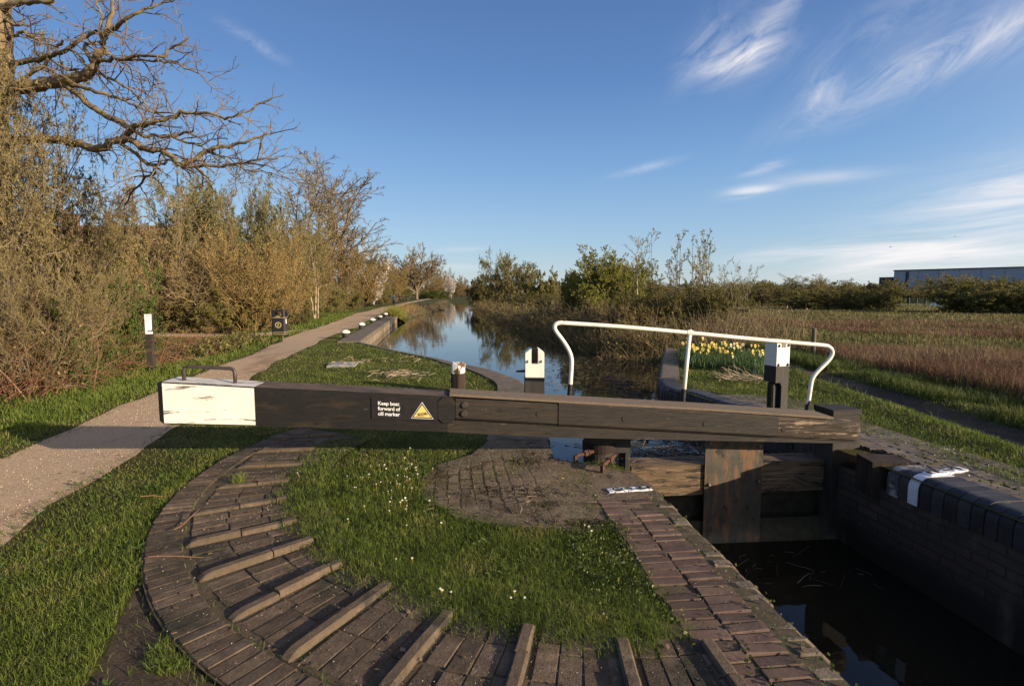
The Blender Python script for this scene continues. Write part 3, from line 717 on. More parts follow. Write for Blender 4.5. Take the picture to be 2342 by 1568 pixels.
bm = bmesh.new(); loft(bm, [[(rockx(min(y, 5.3)) + .34 if y < 5.5 else upx(y) + .3, y, -.05), (rockx(min(y, 5.3)) + 1.2 - max(0, y - 5) * .1, y, -.05), (rockx(min(y, 5.3)) + 1.2 - max(0, y - 5) * .1, y, -.004), (rockx(min(y, 5.3)) + .34 if y < 5.5 else upx(y) + .3, y, -.004)] for y in (-3, 2, 5.4, 5.6, 7, 8.6)])
bm_obj('joint_bed', bm, M['mortar'], rw)
ul = [tuple(v)[:2] for v in spline([(p[0], p[1], 0) for p in RUP[1:]], 5)]
tot = sum(np.hypot(*(np.array(b) - np.array(a))) for a, b in zip(ul, ul[1:]))
bm = bmesh.new(); s = .02
while s < 4.6:
    e = s + .118; bull(bm, ul, s + .006, e - .006, 0, dep=.34, jit=random.uniform(-.006, .006), z=.008); s = e
while s < tot - .1:
    e = min(s + 1.1, tot - .02); bull(bm, ul, s + .006, e - .006, 1, dep=.42, r=.09, hgt=.3, z=.02); s = e
bm_obj('upper_coping', bm, [M['blue_brick'], M['cope_concrete']], rw)
# quoin block behind the mitre post
bm = bmesh.new(); bx(bm, (rockx(5.2) + .16, 5.19, -.17), (.40, .30, .36), -.12); bm_obj('quoin_block', bm, M['old_oak'], rw, bevel=.02)
# white strip on the top of the right coping
cill_strip(rw, g(2192, 1073), g(2108, 1084), .085, .026, 1)
# ------------------------------------------------------------------ lock gate with its balance beam
BC = 4.945                                     # front face of the beam: y = .0985 x + BC
BN = np.array([-.098, .995]); BD = np.array([.995, .098])
def onb(px, py, off=0.0):                      # survey a point on the beam's front face (off = set back)
    r = ray(px, py); c = BC + off / .995
    t = c / (r[1] - .0985 * r[0])
    return np.array((r[0] * t, r[1] * t, EYE + r[2] * t))
def back(p, w): return (p[0] + BN[0] * w, p[1] + BN[1] * w, p[2])
def zl(p, z): return (p[0], p[1], z)
BROT = math.atan(.0985)
gate = empty('lock_gate', (QC[0], QC[1], 0), label='heavy black lock gate with white-ended balance beam, white handrail and rusty steel plate', cat='lock gate')
gate.location = (0, 0, 0)
beam = empty('balance_beam', (0, 0, 0)); beam.parent = gate
def beam_part(name, stations, mats, off=0, width=.32, bevel=.012, parent=None, mi=None, top_dz=None, seg=2):
    """stations: (px, py_top, py_bottom)"""
    bm = bmesh.new(); secs = []
    for k, (x, yt, yb) in enumerate(stations):
        a = onb(x, yt, off); b = onb((x), yb, off)
        b = np.array((a[0], a[1], b[2]))
        w = width if np.isscalar(width) else width[k]
        secs.append([zl(b, b[2]), back(b, w), back(a, w), zl(a, a[2])])
    loft(bm, secs)
    return bm_obj(name, bm, mats, parent or beam, bevel=bevel, seg=seg)
# white end with its black chamfer
a0 = onb(367, 873); b0 = onb(367, 969.5); a1 = onb(583, 885); b1 = onb(583, 974)
bm = bmesh.new(); secs = []
for (dx, inset) in ((-.075, .085), (-.065, .072), (0, 0)):
    p = a0 + np.array((BD[0] * dx, BD[1] * dx, 0)); q0 = .004 if inset else 0
    sec = []
    for z, w in ((b0[2] + inset * .12, inset), (b0[2] + inset * .12, .325), (a0[2] - inset * .2, .325), (a0[2] - inset * .2, inset)):
        sec.append((p[0] + BN[0] * w, p[1] + BN[1] * w, z))
    secs.append(sec)
secs.append([zl(a1, b1[2]), back(zl(a1, b1[2]), .32), back(a1, .32), tuple(a1)])
rows = loft(bm, secs)
bm.faces.ensure_lookup_table()
for f in bm.faces:
    c = f.calc_center_median()
    if c.x < a0[0] - .002: f.material_index = 0
    else: f.material_index = 2 if f.normal.z > .6 else 1
bm.normal_update()
for f in bm.faces:
    c = f.calc_center_median()
    if c.x >= a0[0] - .002: f.material_index = 2 if abs(f.normal.z) > .6 and c.z > b0[2] + .2 else 1
bm_obj('white_end', bm, [M['black_paint'], M['white_paint'], M['white_top']], beam, bevel=.01)
def top_split(o, mat_top):
    o.data.materials.append(mat_top); k = len(o.data.materials) - 1
    for p in o.data.polygons:
        if p.normal.z > .7: p.material_index = k
    return o
top_split(beam_part('timber', [(583.3, 885, 974), (700, 890, 977.5), (840, 896.5, 982), (1022, 905.5, 987)], [M['black_paint']], width=[.32, .315, .31, .30]), M['beam_top'])
top_split(beam_part('timber', [(1022.4, 908, 988), (1275, 922, 1000), (1620, 942, 1007), (1962, 968, 1014)], [M['worn_black']], off=.05, width=.26), M['beam_top'])
# octagonal shoulder where the front plank begins
c0 = onb(1001, 907); c1 = onb(1041, 966); w_ = math.hypot(c1[0] - c0[0], c1[1] - c0[1]); h_ = c0[2] - c1[2]
bm = bmesh.new(); secs = []
for off in (.03, -.012):
    o = []
    for u, v in ((.3, 0), (.75, 0), (1, .2), (1, .82), (.75, 1), (.3, 1), (0, .82), (0, .2)):
        p = c0 + np.array((BD[0] * u * w_, BD[1] * u * w_, -v * h_)); o.append((p[0] + BN[0] * off, p[1] + BN[1] * off, p[2]))
    secs.append(o)
loft(bm, secs); bm_obj('shoulder', bm, M['black_paint'], beam, bevel=.006)
def plank(name, xs, mats):
    bm = bmesh.new(); secs = []
    for x, yt, yb in xs:
        a = onb(x, yt, .004); b = onb(x, yb, .004); b = np.array((a[0], a[1], b[2])); h = a[2] - b[2]
        sec = []
        for u, w in ((0, .06), (0, .022), (.10, .004), (.93, .0), (1.0, .012), (1.0, .06)):
            z = b[2] + h * u; sec.append((a[0] + BN[0] * w, a[1] + BN[1] * w, z))
        secs.append(sec)
    loft(bm, secs); return bm_obj(name, bm, mats, beam, bevel=.006)
p1_ = plank('front_plank', [(1041.5, 912, 960), (1150, 917, 966), (1275, 924, 973)], [M['worn_black']])
p2_ = plank('front_plank', [(1277.5, 919, 974), (1450, 930, 983), (1620, 941, 992), (1780, 952, 1001)], [M['worn_black']])
bm = bmesh.new(); secs = []
for x, yt, yb, ro in ((1780.5, 952, 1001, 0), (1860, 958, 1005, 0), (1930, 964, 1009, 0), (1962, 967, 1011, .01), (1974, 972, 1009, .035)):
    a = onb(x, yt, .004); b = onb(x, yb, .004); h = a[2] - b[2]
    secs.append([(a[0] + BN[0] * w, a[1] + BN[1] * w, b[2] + h * u) for u, w in ((0, .2), (0, .03 + ro), (.12, .006 + ro), (.5, ro), (.88, .004 + ro), (1, .03 + ro), (1, .2))])
M['split_end'] = surf('split_end', [(.25, (.020, .015, .011)), (.5, (.055, .041, .028)), (.75, (.15, .11, .072))], 3, (1, 9, 16), rough=.85, bump=1, bscale=6, bdist=.016, bstretch=(.8, 10, 20),
    layers=[((.34, .25, .155), 2.2, .55, .62, (1, 6, 13)), ((.03, .025, .02), 3, .57, .63, (1, 5, 12))])
loft(bm, secs); bm_obj('split_end', bm, [M['split_end']], beam, bevel=.008)
# flat tread board on top of the right half
bm = bmesh.new(); secs = []
for x, yt in ((1028, 905.5), (1275, 920), (1620, 939), (1860, 955), (1905, 958)):
    a = onb(x, yt, .012); secs.append([tuple(a), back(a, .30), back(zl(a, a[2] + .022), .30), zl(a, a[2] + .022)])
loft(bm, secs); bm_obj('tread_board', bm, [M['tread']], beam, bevel=.005)
# bolts on the front planks
for i, (x, y) in enumerate(((1062, 925.5), (1061, 945.5), (1232, 946), (1428, 957), (1613, 969), (1792, 981))):
    p = onb(x, y, .005); bm = bmesh.new(); q = p - np.array((BN[0], BN[1], 0)) * (.016 if i < 2 else .004)
    cyl(bm, tuple(p), tuple(q), .034 if i < 2 else .028, 14, .026)
    bm_obj('bolt', bm, M['iron'] if i < 2 else M['worn_black'], beam)
# push handle on the white end
za = onb(415, 868)[2]
pa = onb(415, 868, .14); pb = onb(536, 875, .14)
def topz(x): return float(np.interp(x, [a0[0], a1[0]], [a0[2], a1[2]]))
Y_ = lambda X, off: BC + .0985 * X + off
hx0, hx1 = onb(418, 868, .12)[0], onb(535, 868, .12)[0]; hz0, hz1 = onb(418, 838, .12)[2], onb(535, 843, .12)[2]
hp = [(hx0, Y_(hx0, .14), topz(hx0) - .02), (hx0, Y_(hx0, .14), hz0 - .035), (hx0 + .012, Y_(hx0, .14), hz0 - .01), (hx0 + .04, Y_(hx0, .14), hz0), (hx1 - .04, Y_(hx1, .14), hz1), (hx1 - .012, Y_(hx1, .14), hz1 - .01), (hx1, Y_(hx1, .14), hz1 - .035), (hx1, Y_(hx1, .14), topz(hx1) - .02)]
pipe('push_handle', hp, .0165, M['iron'], beam)
# warning sign
A = onb(849, 908, -.006); Bq = onb(849, 957, -.006); Cq = onb(1000, 915, -.006)
sw = math.hypot(Cq[0] - A[0], Cq[1] - A[1]); sh = A[2] - Bq[2]; slope = (Cq[2] - A[2]) / sw
def sg(u, v, t=0):                            # sign coordinates in metres from its top left corner
    return (A[0] + BD[0] * u - BN[0] * t, A[1] + BD[1] * u - BN[1] * t, A[2] + slope * u - v)
def sgpoly(bm, uv, t0, t1, mi=0): loft(bm, [[sg(u, v, t0) for u, v in uv], [sg(u, v, t1) for u, v in uv]], mi)
M['sign_black'] = surf('sign_black', [(.3, (.016, .014, .014)), (.7, (.026, .022, .022))], 20, rough=.4, bump=.05)
M['sign_white'] = surf('sign_white', [(.3, (.80, .79, .74)), (.7, (.84, .83, .79))], 20, rough=.5, bump=0)
M['sign_yellow'] = surf('sign_yellow', [(.3, (.72, .50, .13)), (.7, (.76, .55, .17))], 20, rough=.5, bump=0)
bm = bmesh.new(); sgpoly(bm, [(0, 0), (sw, 0), (sw, sh), (0, sh)], -.006, .003)
for u, v in ((.03, .022), (sw - .03, .022), (.03, sh - .022), (sw - .03, sh - .022)): cyl(bm, sg(u, v, .002), sg(u, v, .006), .006, 8)
sign = bm_obj('warning_sign', bm, M['sign_black'], gate)
def text_mesh(name, lines, size, place, mat, parent, lead=1.0, offset=0.0, align='LEFT', thick=.001):
    cu = bpy.data.curves.new(name, 'FONT'); cu.body = '\n'.join(lines); cu.size = size; cu.space_line = lead; cu.offset = offset; cu.align_x = align; cu.extrude = 0; cu.space_character = .97
    to = bpy.data.objects.new(name, cu); C.objects.link(to)
    bpy.context.view_layer.update()
    me = bpy.data.meshes.new_from_object(to.evaluated_get(bpy.context.evaluated_depsgraph_get()))
    bpy.data.objects.remove(to); bpy.data.curves.remove(cu)
    co = np.zeros(len(me.vertices) * 3, np.float32); me.vertices.foreach_get('co', co); co = co.reshape(-1, 3)
    new = np.array([place(x, y) for x, y, z in co], np.float32)
    me.vertices.foreach_set('co', new.ravel()); me.materials.clear(); me.update()
    return link(name, me, mat, parent)
kx = sw / 151 
ts = .0245 * (sw / .62) * 2.05
text_mesh('lettering', ['Keep boat', 'forward of', 'cill marker'], ts, lambda x, y: sg(sw * .095 + x * .98, sh * .16 + ts * .72 - y, .0045), M['sign_white'], sign, lead=1.0, offset=ts * .012)
tri = lambda e: [(sw * .765 - 0, sh * .15 - e * 1.9), (sw * .925 + e * 1.6, sh * .875 + e), (sw * .605 - e * 1.6, sh * .875 + e)]
bm = bmesh.new(); sgpoly(bm, tri(.004), .003, .0045); t_ = bm_obj('warning_triangle', bm, M['sign_white'], sign)
bm = bmesh.new(); sgpoly(bm, tri(.0), .0046, .0055, 0); sgpoly(bm, tri(-.010), .0056, .0065, 1)
cxs, cys = sw * .765, sh * .72
def bp_(pts): return [(cxs + (x * math.cos(-.13) - y * math.sin(-.13)) * sw, cys + (x * math.sin(-.13) + y * math.cos(-.13)) * sw) for x, y in pts]
sgpoly(bm, bp_([(-.075, -.02), (-.06, -.035), (.052, -.035), (.052, -.02), (.075, -.02), (.07, 0), (-.06, 0)]), .0066, .0072, 0)
for k in range(4): sgpoly(bm, bp_([(-.05 + k * .024, -.028), (-.036 + k * .024, -.028), (-.036 + k * .024, -.014), (-.05 + k * .024, -.014)]), .0073, .0077, 1)
sgpoly(bm, bp_([(.058, -.048), (.062, -.048), (.062, 0), (.058, 0)]), .0066, .0072, 0)
sgpoly(bm, bp_([(.078, -.048), (.083, -.048), (.083, .012), (.078, .012)]), .0066, .0072, 0)
for k in range(4): sgpoly(bm, [(cxs - sw * .095, cys + sw * (.006 + k * .011)), (cxs + sw * (.05 - .008 * k), cys + sw * (.006 + k * .011)), (cxs + sw * (.05 - .008 * k), cys + sw * (.011 + k * .011)), (cxs - sw * .095, cys + sw * (.011 + k * .011))], .0066, .007, 2)
M['sign_brown'] = surf('sign_brown', [(.3, (.22, .15, .05)), (.7, (.25, .17, .06))], 20, rough=.5, bump=0)
bm_obj('pictogram', bm, [M['sign_black'], M['sign_yellow'], M['sign_brown']], sign)
# --- handrail bolted along the back of the beam
HO = .40
def hr(px, py, off=HO): return tuple(onb(px, py, off))
rail = empty('handrail'); rail.parent = gate
left = [hr(1302, 905), hr(1306.5, 840), hr(1306, 818), hr(1300, 800), hr(1288, 780), hr(1275, 763), hr(1268.5, 752), hr(1269, 743), hr(1276, 738.5), hr(1287, 738), hr(1300, 739)]
right = [hr(1840, 785.5), hr(1884, 789.5), hr(1895, 793), hr(1902, 801), hr(1901, 813), hr(1890, 828), hr(1868, 850), hr(1857, 866), hr(1853, 885), hr(1847, 925), hr(1843, 945)]
midp = [hr(1420, 747), hr(1578, 761), hr(1700, 773)]
pipe('rail_tube', [tuple(v) for v in spline(left + midp + right, 6)], .0215, M['white_clean'], rail, 14)
pipe('rail_post', [hr(1577, 762), hr(1569, 840), hr(1561, 922)], .021, M['white_clean'], rail, 14)
bm = bmesh.new(); 
p = np.array(hr(1578, 761)); cyl(bm, tuple(p - np.array((.032, 0, -.004))), tuple(p + np.array((.032, 0, -.004))), .0285, 14); cyl(bm, tuple(p), tuple(p + np.array((0, 0, .036))), .017, 12)
bm_obj('rail_joint', bm, M['white_clean'], rail)
for a_, b_ in (((1304.2, 878), (1301.5, 908)), ((1563.5, 889), (1560.5, 926)), ((1850, 915), (1842.5, 948))):
    bm = bmesh.new(); cyl(bm, hr(*a_), hr(*b_), .0255, 14); bm_obj('rail_foot', bm, M['black_paint'], rail)
# --- heel post, top cap, mitre post
GO = .45                                       # gate face set back behind the beam front
heel = empty('heel_post'); heel.parent = gate
hp_ = onb(1373, 1040, GO - .02)
bm = bmesh.new(); lathe(bm, [(.168, -1.9), (.168, -.2), (.165, .30)], 28, (hp_[0], hp_[1] + .1, 0)); bm_obj('post', bm, M['black_post'], heel, smooth=False)
bm = bmesh.new(); lathe(bm, [(.172, -.045), (.18, -.04), (.18, .05), (.172, .055)], 28, (hp_[0], hp_[1] + .1, .03)); bm_obj('anchor_strap', bm, M['red_oxide'], heel)
q0 = onb(1394, 1005, GO - .02); q1 = onb(1442, 1005, GO - .02)
zc = onb(1418, 1035, GO - .02)[2]
bm = bmesh.new(); 
loft(bm, [[tuple(zl(q0, z)), tuple(zl(q1, z)), back(zl(q1, z), .24), back(zl(q0, z), .24)] for z in (zc, .32)])
loft(bm, [[tuple(zl(onb(1430, 1040, GO - .02), z)), tuple(zl(q1, z)), back(zl(q1, z), .24), back(zl(onb(1430, 1040, GO - .02), z), .24)] for z in (-1.9, zc - .002)])
bm_obj('cheek_timber', bm, M['black_post'], heel, bevel=.008)
mit = empty('mitre_post'); mit.parent = gate
m0 = onb(1904, 1020, .33); m1 = onb(1966, 1020, .33)
bm = bmesh.new(); loft(bm, [[tuple(zl(m0, z)), tuple(zl(m1, z)), back(zl(m1, z), .30), back(zl(m0, z), .30)] for z in (-2.0, .28)]); bm_obj('post', bm, M['black_post'], mit, bevel=.01)
k0 = onb(1906, 945, .20); k1 = onb(1967, 945, .20)
zt = onb(1936, 937, .2)[2]; zm = onb(1936, 950, .2)[2]; zb = onb(1936, 966, .2)[2] - .05
for nm, z0, z1, ex in (('cap_board', zm + .003, zt, .008), ('cap_block', zb, zm, 0)):
    a = np.array(k0) - np.array((BD[0], BD[1], 0)) * ex; b = np.array(k1) + np.array((BD[0], BD[1], 0)) * ex
    bm = bmesh.new(); loft(bm, [[(a[0] - BN[0] * ex, a[1] - BN[1] * ex, z), (b[0] - BN[0] * ex, b[1] - BN[1] * ex, z), back(zl(b, z), .30 + ex), back(zl(a, z), .30 + ex)] for z in (z0, z1)])
    bm_obj(nm, bm, M['worn_black'], mit, bevel=.012)
# --- gate leaf: top rail, boards, ledge, plate
def leaf_box(name, x0, x1, yt, yb, off, thick, m, parent=gate, bev=.01, z=None):
    a = onb(x0, yt, off); b = onb(x1, yt, off); zt = a[2]; zb = onb(x0, yb, off)[2]
    if z: zt, zb = z
    bm = bmesh.new(); loft(bm, [[tuple(zl(a, q)), tuple(zl(b, q)), back(zl(b, q), thick), back(zl(a, q), thick)] for q in (zb, zt)])
    return bm_obj(name, bm, m, parent, bevel=bev)
zr1 = onb(1525, 1064, GO)[2]; zr0 = onb(1560, 1132, GO)[2]
leaf_box('gate_rail', 1444, 1903, 1064, 1132, GO, .30, M['bare_wood'], z=(zr1, zr0))
leaf_box('gate_boards', 1444, 1903, 1064, 1132, GO + .13, .10, M['slime'], z=(zr0 - .002, -1.9), bev=0)
leaf_box('ledge', 1444, 1903, 1150, 1160, GO + .07, .06, M['tread'], z=(-.475, -.505), bev=.003)
leaf_box('lower_rail', 1444, 1903, 1150, 1160, GO + .02, .10, M['slime'], z=(-.83, -1.12), bev=.01)
pl0, pl1 = onb(1614, 1006, GO - .025), onb(1746, 1006, GO - .025)
bm = bmesh.new(); loft(bm, [[tuple(zl(pl0, z)), tuple(zl(pl1, z)), back(zl(pl1, z), .018), back(zl(pl0, z), .018)] for z in (-1.25, .12)])
plate = bm_obj('steel_plate', bm, M['plate'], gate, bevel=.003)
for x, y in ((1623, 1013), (1737, 1020), (1620, 1108), (1733, 1100)):
    p = onb(x, y, GO - .025); bm = bmesh.new(); lathe(bm, [(.021, 0), (.021, .010), (.014, .022), (.004, .026)], 12)
    for v in bm.verts: v.co = Vector((p[0], p[1], p[2])) + Vector((v.co.x, -v.co.z, v.co.y))
    bm_obj('bolt', bm, M['bolt'], plate)
# anchor brackets bolted to the apron
anc = empty('gate_anchor', label='rusty iron gate anchor bolted to the apron round the foot of the heel post', cat='anchor')
for (ex, ey), (fx_, fy_) in (((1318, 1044), (1356, 1033)), ((1378, 1066), (1406, 1042))):
    e = g(ex, ey, .06); f = g(fx_, fy_, .08)
    bm = bmesh.new(); d = (Vector((*f, .08)) - Vector((*e, .06))); n_ = d.normalized()
    cyl(bm, (*e, .07), (*f, .085), .018, 12)
    c_ = Vector((*e, .07)) + d * .45; cyl(bm, c_, c_ + n_ * .04, .033, 6); cyl(bm, c_ + n_ * .05, c_ + n_ * .07, .027, 12)
    bx(bm, (e[0] - n_.x * .01, e[1] - n_.y * .01, .035), (.035, .028, .09), math.atan2(d.y, d.x))
    bm_obj('anchor_arm', bm, M['rust'], anc, bevel=.003)
# reeds caught on the gate
# --- paddle posts
def paddle(cx, cy, w, d, z1, zw, label, rot, right):
    o = empty('paddle_post', (cx, cy, 0), rot, label, 'paddle gear', None)
    bm = bmesh.new(); s = w / 2; sl = w * .18
    # slotted head: two cheeks and a web, white above zw
    for sx in (-1, 1):
        pts = [(sx * sl, zw), (sx * s, zw), (sx * s, z1 - .055 if not right else z1), (sx * (s * .55), z1 - .012 if not right else z1), (sx * sl, z1)]
        loft(bm, [[(x, -d / 2, z) for x, z in pts], [(x, d / 2, z) for x, z in pts]])
    loft(bm, [[(-sl, -d / 2, zw), (sl, -d / 2, zw), (sl, -d / 2, z1 - (.20 if not right else .10)), (-sl, -d / 2, z1 - (.20 if not right else .10))], [(-sl, d / 2, zw), (sl, d / 2, zw), (sl, d / 2, z1 - (.2 if not right else .1)), (-sl, d / 2, z1 - (.2 if not right else .1))]])
    bm_obj('white_head', bm, M['white_clean'], o, bevel=.003)
    bm = bmesh.new(); loft(bm, [[(-sl + .002, 0, z1 - .2), (sl - .002, 0, z1 - .2), (sl - .002, 0, z1 - .012), (-sl + .002, 0, z1 - .012)], [(-sl + .002, d / 2 - .01, z1 - .2), (sl - .002, d / 2 - .01, z1 - .2), (sl - .002, d / 2 - .01, z1 - .012), (-sl + .002, d / 2 - .01, z1 - .012)]])
    for z in (z1 - .05, z1 - .10, z1 - .17):
        cyl(bm, (0, -.001, z), (0, -.006, z), .011, 10)
    bm_obj('rack_bar', bm, M['black_post'], o)
    bm = bmesh.new()
    if right:
        pts = [(-s, zw - .003), (s, zw - .003), (s, -.06), (-s * .05, -.06), (-s * .05, zw - .26), (-s * .3, zw - .21), (-s, zw - .21)]
        loft(bm, [[(x, -d / 2, z) for x, z in pts], [(x, d / 2, z) for x, z in pts]])
    else: bx(bm, (0, 0, (zw - .003 - .06) / 2), (w + .006, d + .006, zw - .003 + .06))
    bm_obj('black_shaft', bm, M['black_post'], o, bevel=.004)
    if right:
        bm = bmesh.new(); bx(bm, (-s * .52, 0, (zw - .22) / 2 - .03), (s * .55, d * .5, zw - .22 + .04))
        for k in range(16): bx(bm, (-s * .84, 0, .02 + k * (zw - .26) / 16), (.022, d * .4, .014))
        bm_obj('rack', bm, M['black_paint'], o)
    else:
        bm = bmesh.new(); loft(bm, [[(-s + .01, -.012, .63), (-s + .01, .012, .63), (-s + .01, .012, .667), (-s + .01, -.012, .667)], [(-s - .115, -.010, .632), (-s - .115, .010, .632), (-s - .115, .01, .655), (-s - .115, -.01, .655)]])
        bm_obj('spindle', bm, M['iron'], o)
    zs = ((z1 - .165,) if not right else (z1 - .07, zw + .02))
    for z in zs:
        for sx in (-1, 1):
            bm = bmesh.new(); lathe(bm, [(.02, 0), (.02, .008), (.012, .022), (.003, .024)], 10)
            for v in bm.verts: v.co = Vector((sx * s * .72, -d / 2 - v.co.z, z + v.co.y))
            bm_obj('bolt', bm, M['rust'] if not right else M['bolt'], o)
    if not right:
        bm = bmesh.new(); cyl(bm, (-s * .6, -d / 2 - .0, .1), (-s * .6, -d / 2 - .05, .1), .02, 10); bm_obj('bolt', bm, M['rust'], o)
    return o
xL, yL, _ = dp(1221.5, 800, 6.9); zT = dp(1221.5, 797, 6.8)[2]
paddle(xL, yL, .245, .22, zT, dp(1221, 863, 6.8)[2], 'short white-topped paddle post with a side spindle at the water edge left of the handrail', .03, False)
xR, yR, _ = dp(1777, 800, 6.75)
paddle(xR, yR, .205, .20, dp(1777, 778, 6.62)[2], dp(1777, 838, 6.62)[2], 'tall paddle post with toothed rack behind the right end of the handrail', .32, True)
# --- stump with flaking white top
sx_, sy_ = g(1048, 893)
st = empty('old_post', (sx_, sy_, 0), .1, 'stubby rotten oak post with flaking white paint on the lawn edge', 'post')
def lumpy(bm, prof, n, amp, seed):
    r = random.Random(seed); off = [r.uniform(1 - amp, 1 + amp) for _ in range(n)]; rows = []
    for rad, z in prof: rows.append([(rad * off[i] * (1 + r.uniform(-amp, amp) * .3) * math.cos(2 * PI * i / n), rad * off[i] * math.sin(2 * PI * i / n), z + (r.uniform(-.006, .006) if rad > .02 else 0)) for i in range(n)])
    loft(bm, rows)
zS = dp(1048, 828, sy_)[2]
bm = bmesh.new(); lumpy(bm, [(.132, -.05), (.128, .1), (.126, zS - .18)], 16, .07, 3); bm_obj('shaft', bm, M['old_oak'], st)
bm = bmesh.new(); lumpy(bm, [(.126, zS - .179), (.127, zS - .1), (.124, zS - .02), (.105, zS), (.02, zS + .005)], 16, .07, 3); bm_obj('painted_top', bm, M['white_flake'], st)
# --- mooring posts along the quay
BOL = [((790, 773.5), 15.5), ((826.5, 753), 12), ((851.5, 740.5), 10), ((868, 732), 8.5), ((882, 725.5), 7.6)]
LAB = ['nearest white-domed black mooring post on the grass by the quay', 'second white-domed mooring post along the quay from the lock', 'middle one of the five white-domed mooring posts along the quay', 'fourth white-domed mooring post along the quay, close to the last', 'farthest white-domed mooring post, by the reeds at the end of the quay']
mp0 = None
for i, ((px, py), hpx) in enumerate(BOL):
    x, y = g(px, py)
    if mp0 is None:
        o = mp0 = empty('mooring_post', label='', cat='mooring post', group='mooring posts along the quay')
        bm = bmesh.new(); lathe(bm, [(.10, -.05), (.12, .10), (.145, .205)], 20); bm_obj('shaft', bm, M['black_post'], o, smooth=True)
        bm = bmesh.new(); lathe(bm, [(.145, .2055), (.17, .21), (.17, .225)] + [(.167 * math.cos(a), .225 + .10 * math.sin(a)) for a in np.linspace(.1, 1.5, 7)], 20); bm_obj('white_dome', bm, M['white_clean'], o, smooth=True)
    else: o = copy_tree(mp0)
    o.location = (x, y, 0); o['label'] = LAB[i]; o.rotation_euler = (random.uniform(-.04, .04), random.uniform(-.04, .04), random.uniform(0, 6))
# --- waymark post by the towpath
sx_, sy_ = g(347, 846)
sp = empty('sign_post', (sx_, sy_, 0), .12, 'black post with a torn white notice by the towpath edge', 'sign post')
zt = dp(347, 718, sy_)[2]; zb = dp(347, 763, sy_)[2]
bm = bmesh.new(); bx(bm, (0, 0, zt / 2 - .03), (.13, .12, zt + .06)); bm_obj('post', bm, M['black_post'], sp, bevel=.006)
M['notice'] = surf('notice', [(.3, (.80, .79, .76)), (.7, (.85, .84, .82))], 6, rough=.6, bump=.05)
bm = bmesh.new(); h = zt - zb; y0 = -.064
pts = [(-.048, zb), (.10, zb), (.10, zb + .055), (.02, zb + .045), (-.02, zb + .07), (.0, zb + .075), (.06, zb + .07), (.088, zb + .09), (.088, zb + .13), (.095, zt), (-.048, zt)]
loft(bm, [[(x, y0 - .004, z) for x, z in pts], [(x, y0, z) for x, z in pts]])
no = bm_obj('notice', bm, M['notice'], sp)
bm = bmesh.new()
for (u, z, w, hh) in ((.0, zt - .045, .016, .02), (.024, zt - .04, .012, .016), (.052, zt - .045, .014, .02), (.076, zt - .038, .010, .014)):
    loft(bm, [[(u - w / 2, y0 - .0055, z), (u + w / 2, y0 - .0055, z), (u + w / 2 - .004, y0 - .0055, z + hh), (u - w / 2, y0 - .0055, z + hh)], [(u - w / 2, y0 - .0042, z), (u + w / 2, y0 - .0042, z), (u + w / 2 - .004, y0 - .0042, z + hh), (u - w / 2, y0 - .0042, z + hh)]])
bm_obj('lettering', bm, M['paint_black'], no)
# --- litter bin
bx_, by_ = g(641, 768)
hb = dp(641, 708, by_)[2]; 
tb = empty('litter_bin', (bx_, by_, 0), .17, 'black four-sided litter bin with gold bands where the side path meets the towpath', 'bin')
M['bin_black'] = surf('bin_black', [(.3, (.012, .012, .014)), (.7, (.024, .023, .026))], 20, rough=.35, bump=.05, spec=.5)
M['gold'] = surf('gold', [(.3, (.42, .32, .12)), (.7, (.5, .4, .17))], 20, rough=.35, bump=0, spec=.6)
W_b = .50; H_b = hb
bm = bmesh.new(); s = W_b / 2; c_ = .05
oct_ = lambda e: [(s - e, -(s - c_ - e)), (s - e, s - c_ - e), (s - c_ - e, s - e), (-(s - c_ - e), s - e), (-(s - e), s - c_ - e), (-(s - e), -(s - c_ - e)), (-(s - c_ - e), -(s - e)), (s - c_ - e, -(s - e))]
zo0, zo1 = H_b * .77, H_b * .92
loft(bm, [[(x, y, z) for x, y in oct_(e)] for z, e in ((-.02, .02), (.03, .0), (zo0 - .001, 0))])
loft(bm, [[(x, y, z) for x, y in oct_(e)] for z, e in ((zo1 + .001, 0), (H_b - .02, 0), (H_b, .025))])
for sx, sy in ((-1, -1), (1, -1), (1, 1), (-1, 1)):
    pts = [(sx * s, sy * (s - c_)), (sx * (s - c_), sy * s), (sx * (s - .13), sy * s), (sx * (s - .13), sy * (s - .03)), (sx * (s - .03), sy * (s - .13)), (sx * s, sy * (s - .13))]
    if sx * sy < 0: pts = pts[::-1]
    loft(bm, [[(x, y, zo0) for x, y in pts], [(x, y, zo1) for x, y in pts]])
bm_obj('body', bm, M['bin_black'], tb)
for zz in (.08, .155, H_b * .70):
    bm = bmesh.new(); loft(bm, [[(x, y, z) for x, y in oct_(-.004)] for z in (zz, zz + .014)]); bm_obj('gold_band', bm, M['gold'], tb)
bm = bmesh.new(); n = 24; zc = H_b * .43
for k in range(n):
    a, b = 2 * PI * k / n, 2 * PI * (k + 1) / n
    loft(bm, [[(r_ * math.cos(t), -s - y_, zc + r_ * math.sin(t)) for r_, t, y_ in ((.09, a, 0), (.115, a, 0), (.115, a, .004), (.09, a, .004))], [(r_ * math.cos(t), -s - y_, zc + r_ * math.sin(t)) for r_, t, y_ in ((.09, b, 0), (.115, b, 0), (.115, b, .004), (.09, b, .004))]])
bm2 = [(-.03, -.05), (.035, -.05), (.03, -.035), (-.015, -.035), (-.012, .0), (.025, .005), (.03, .04), (.0, .062), (-.03, .045), (-.03, .03), (0, .045), (.012, .03), (.008, .018), (-.025, .012), (-.035, -.03)]
loft(bm, [[(x, -s - .001, zc + z) for x, z in bm2], [(x, -s - .004, zc + z) for x, z in bm2]])
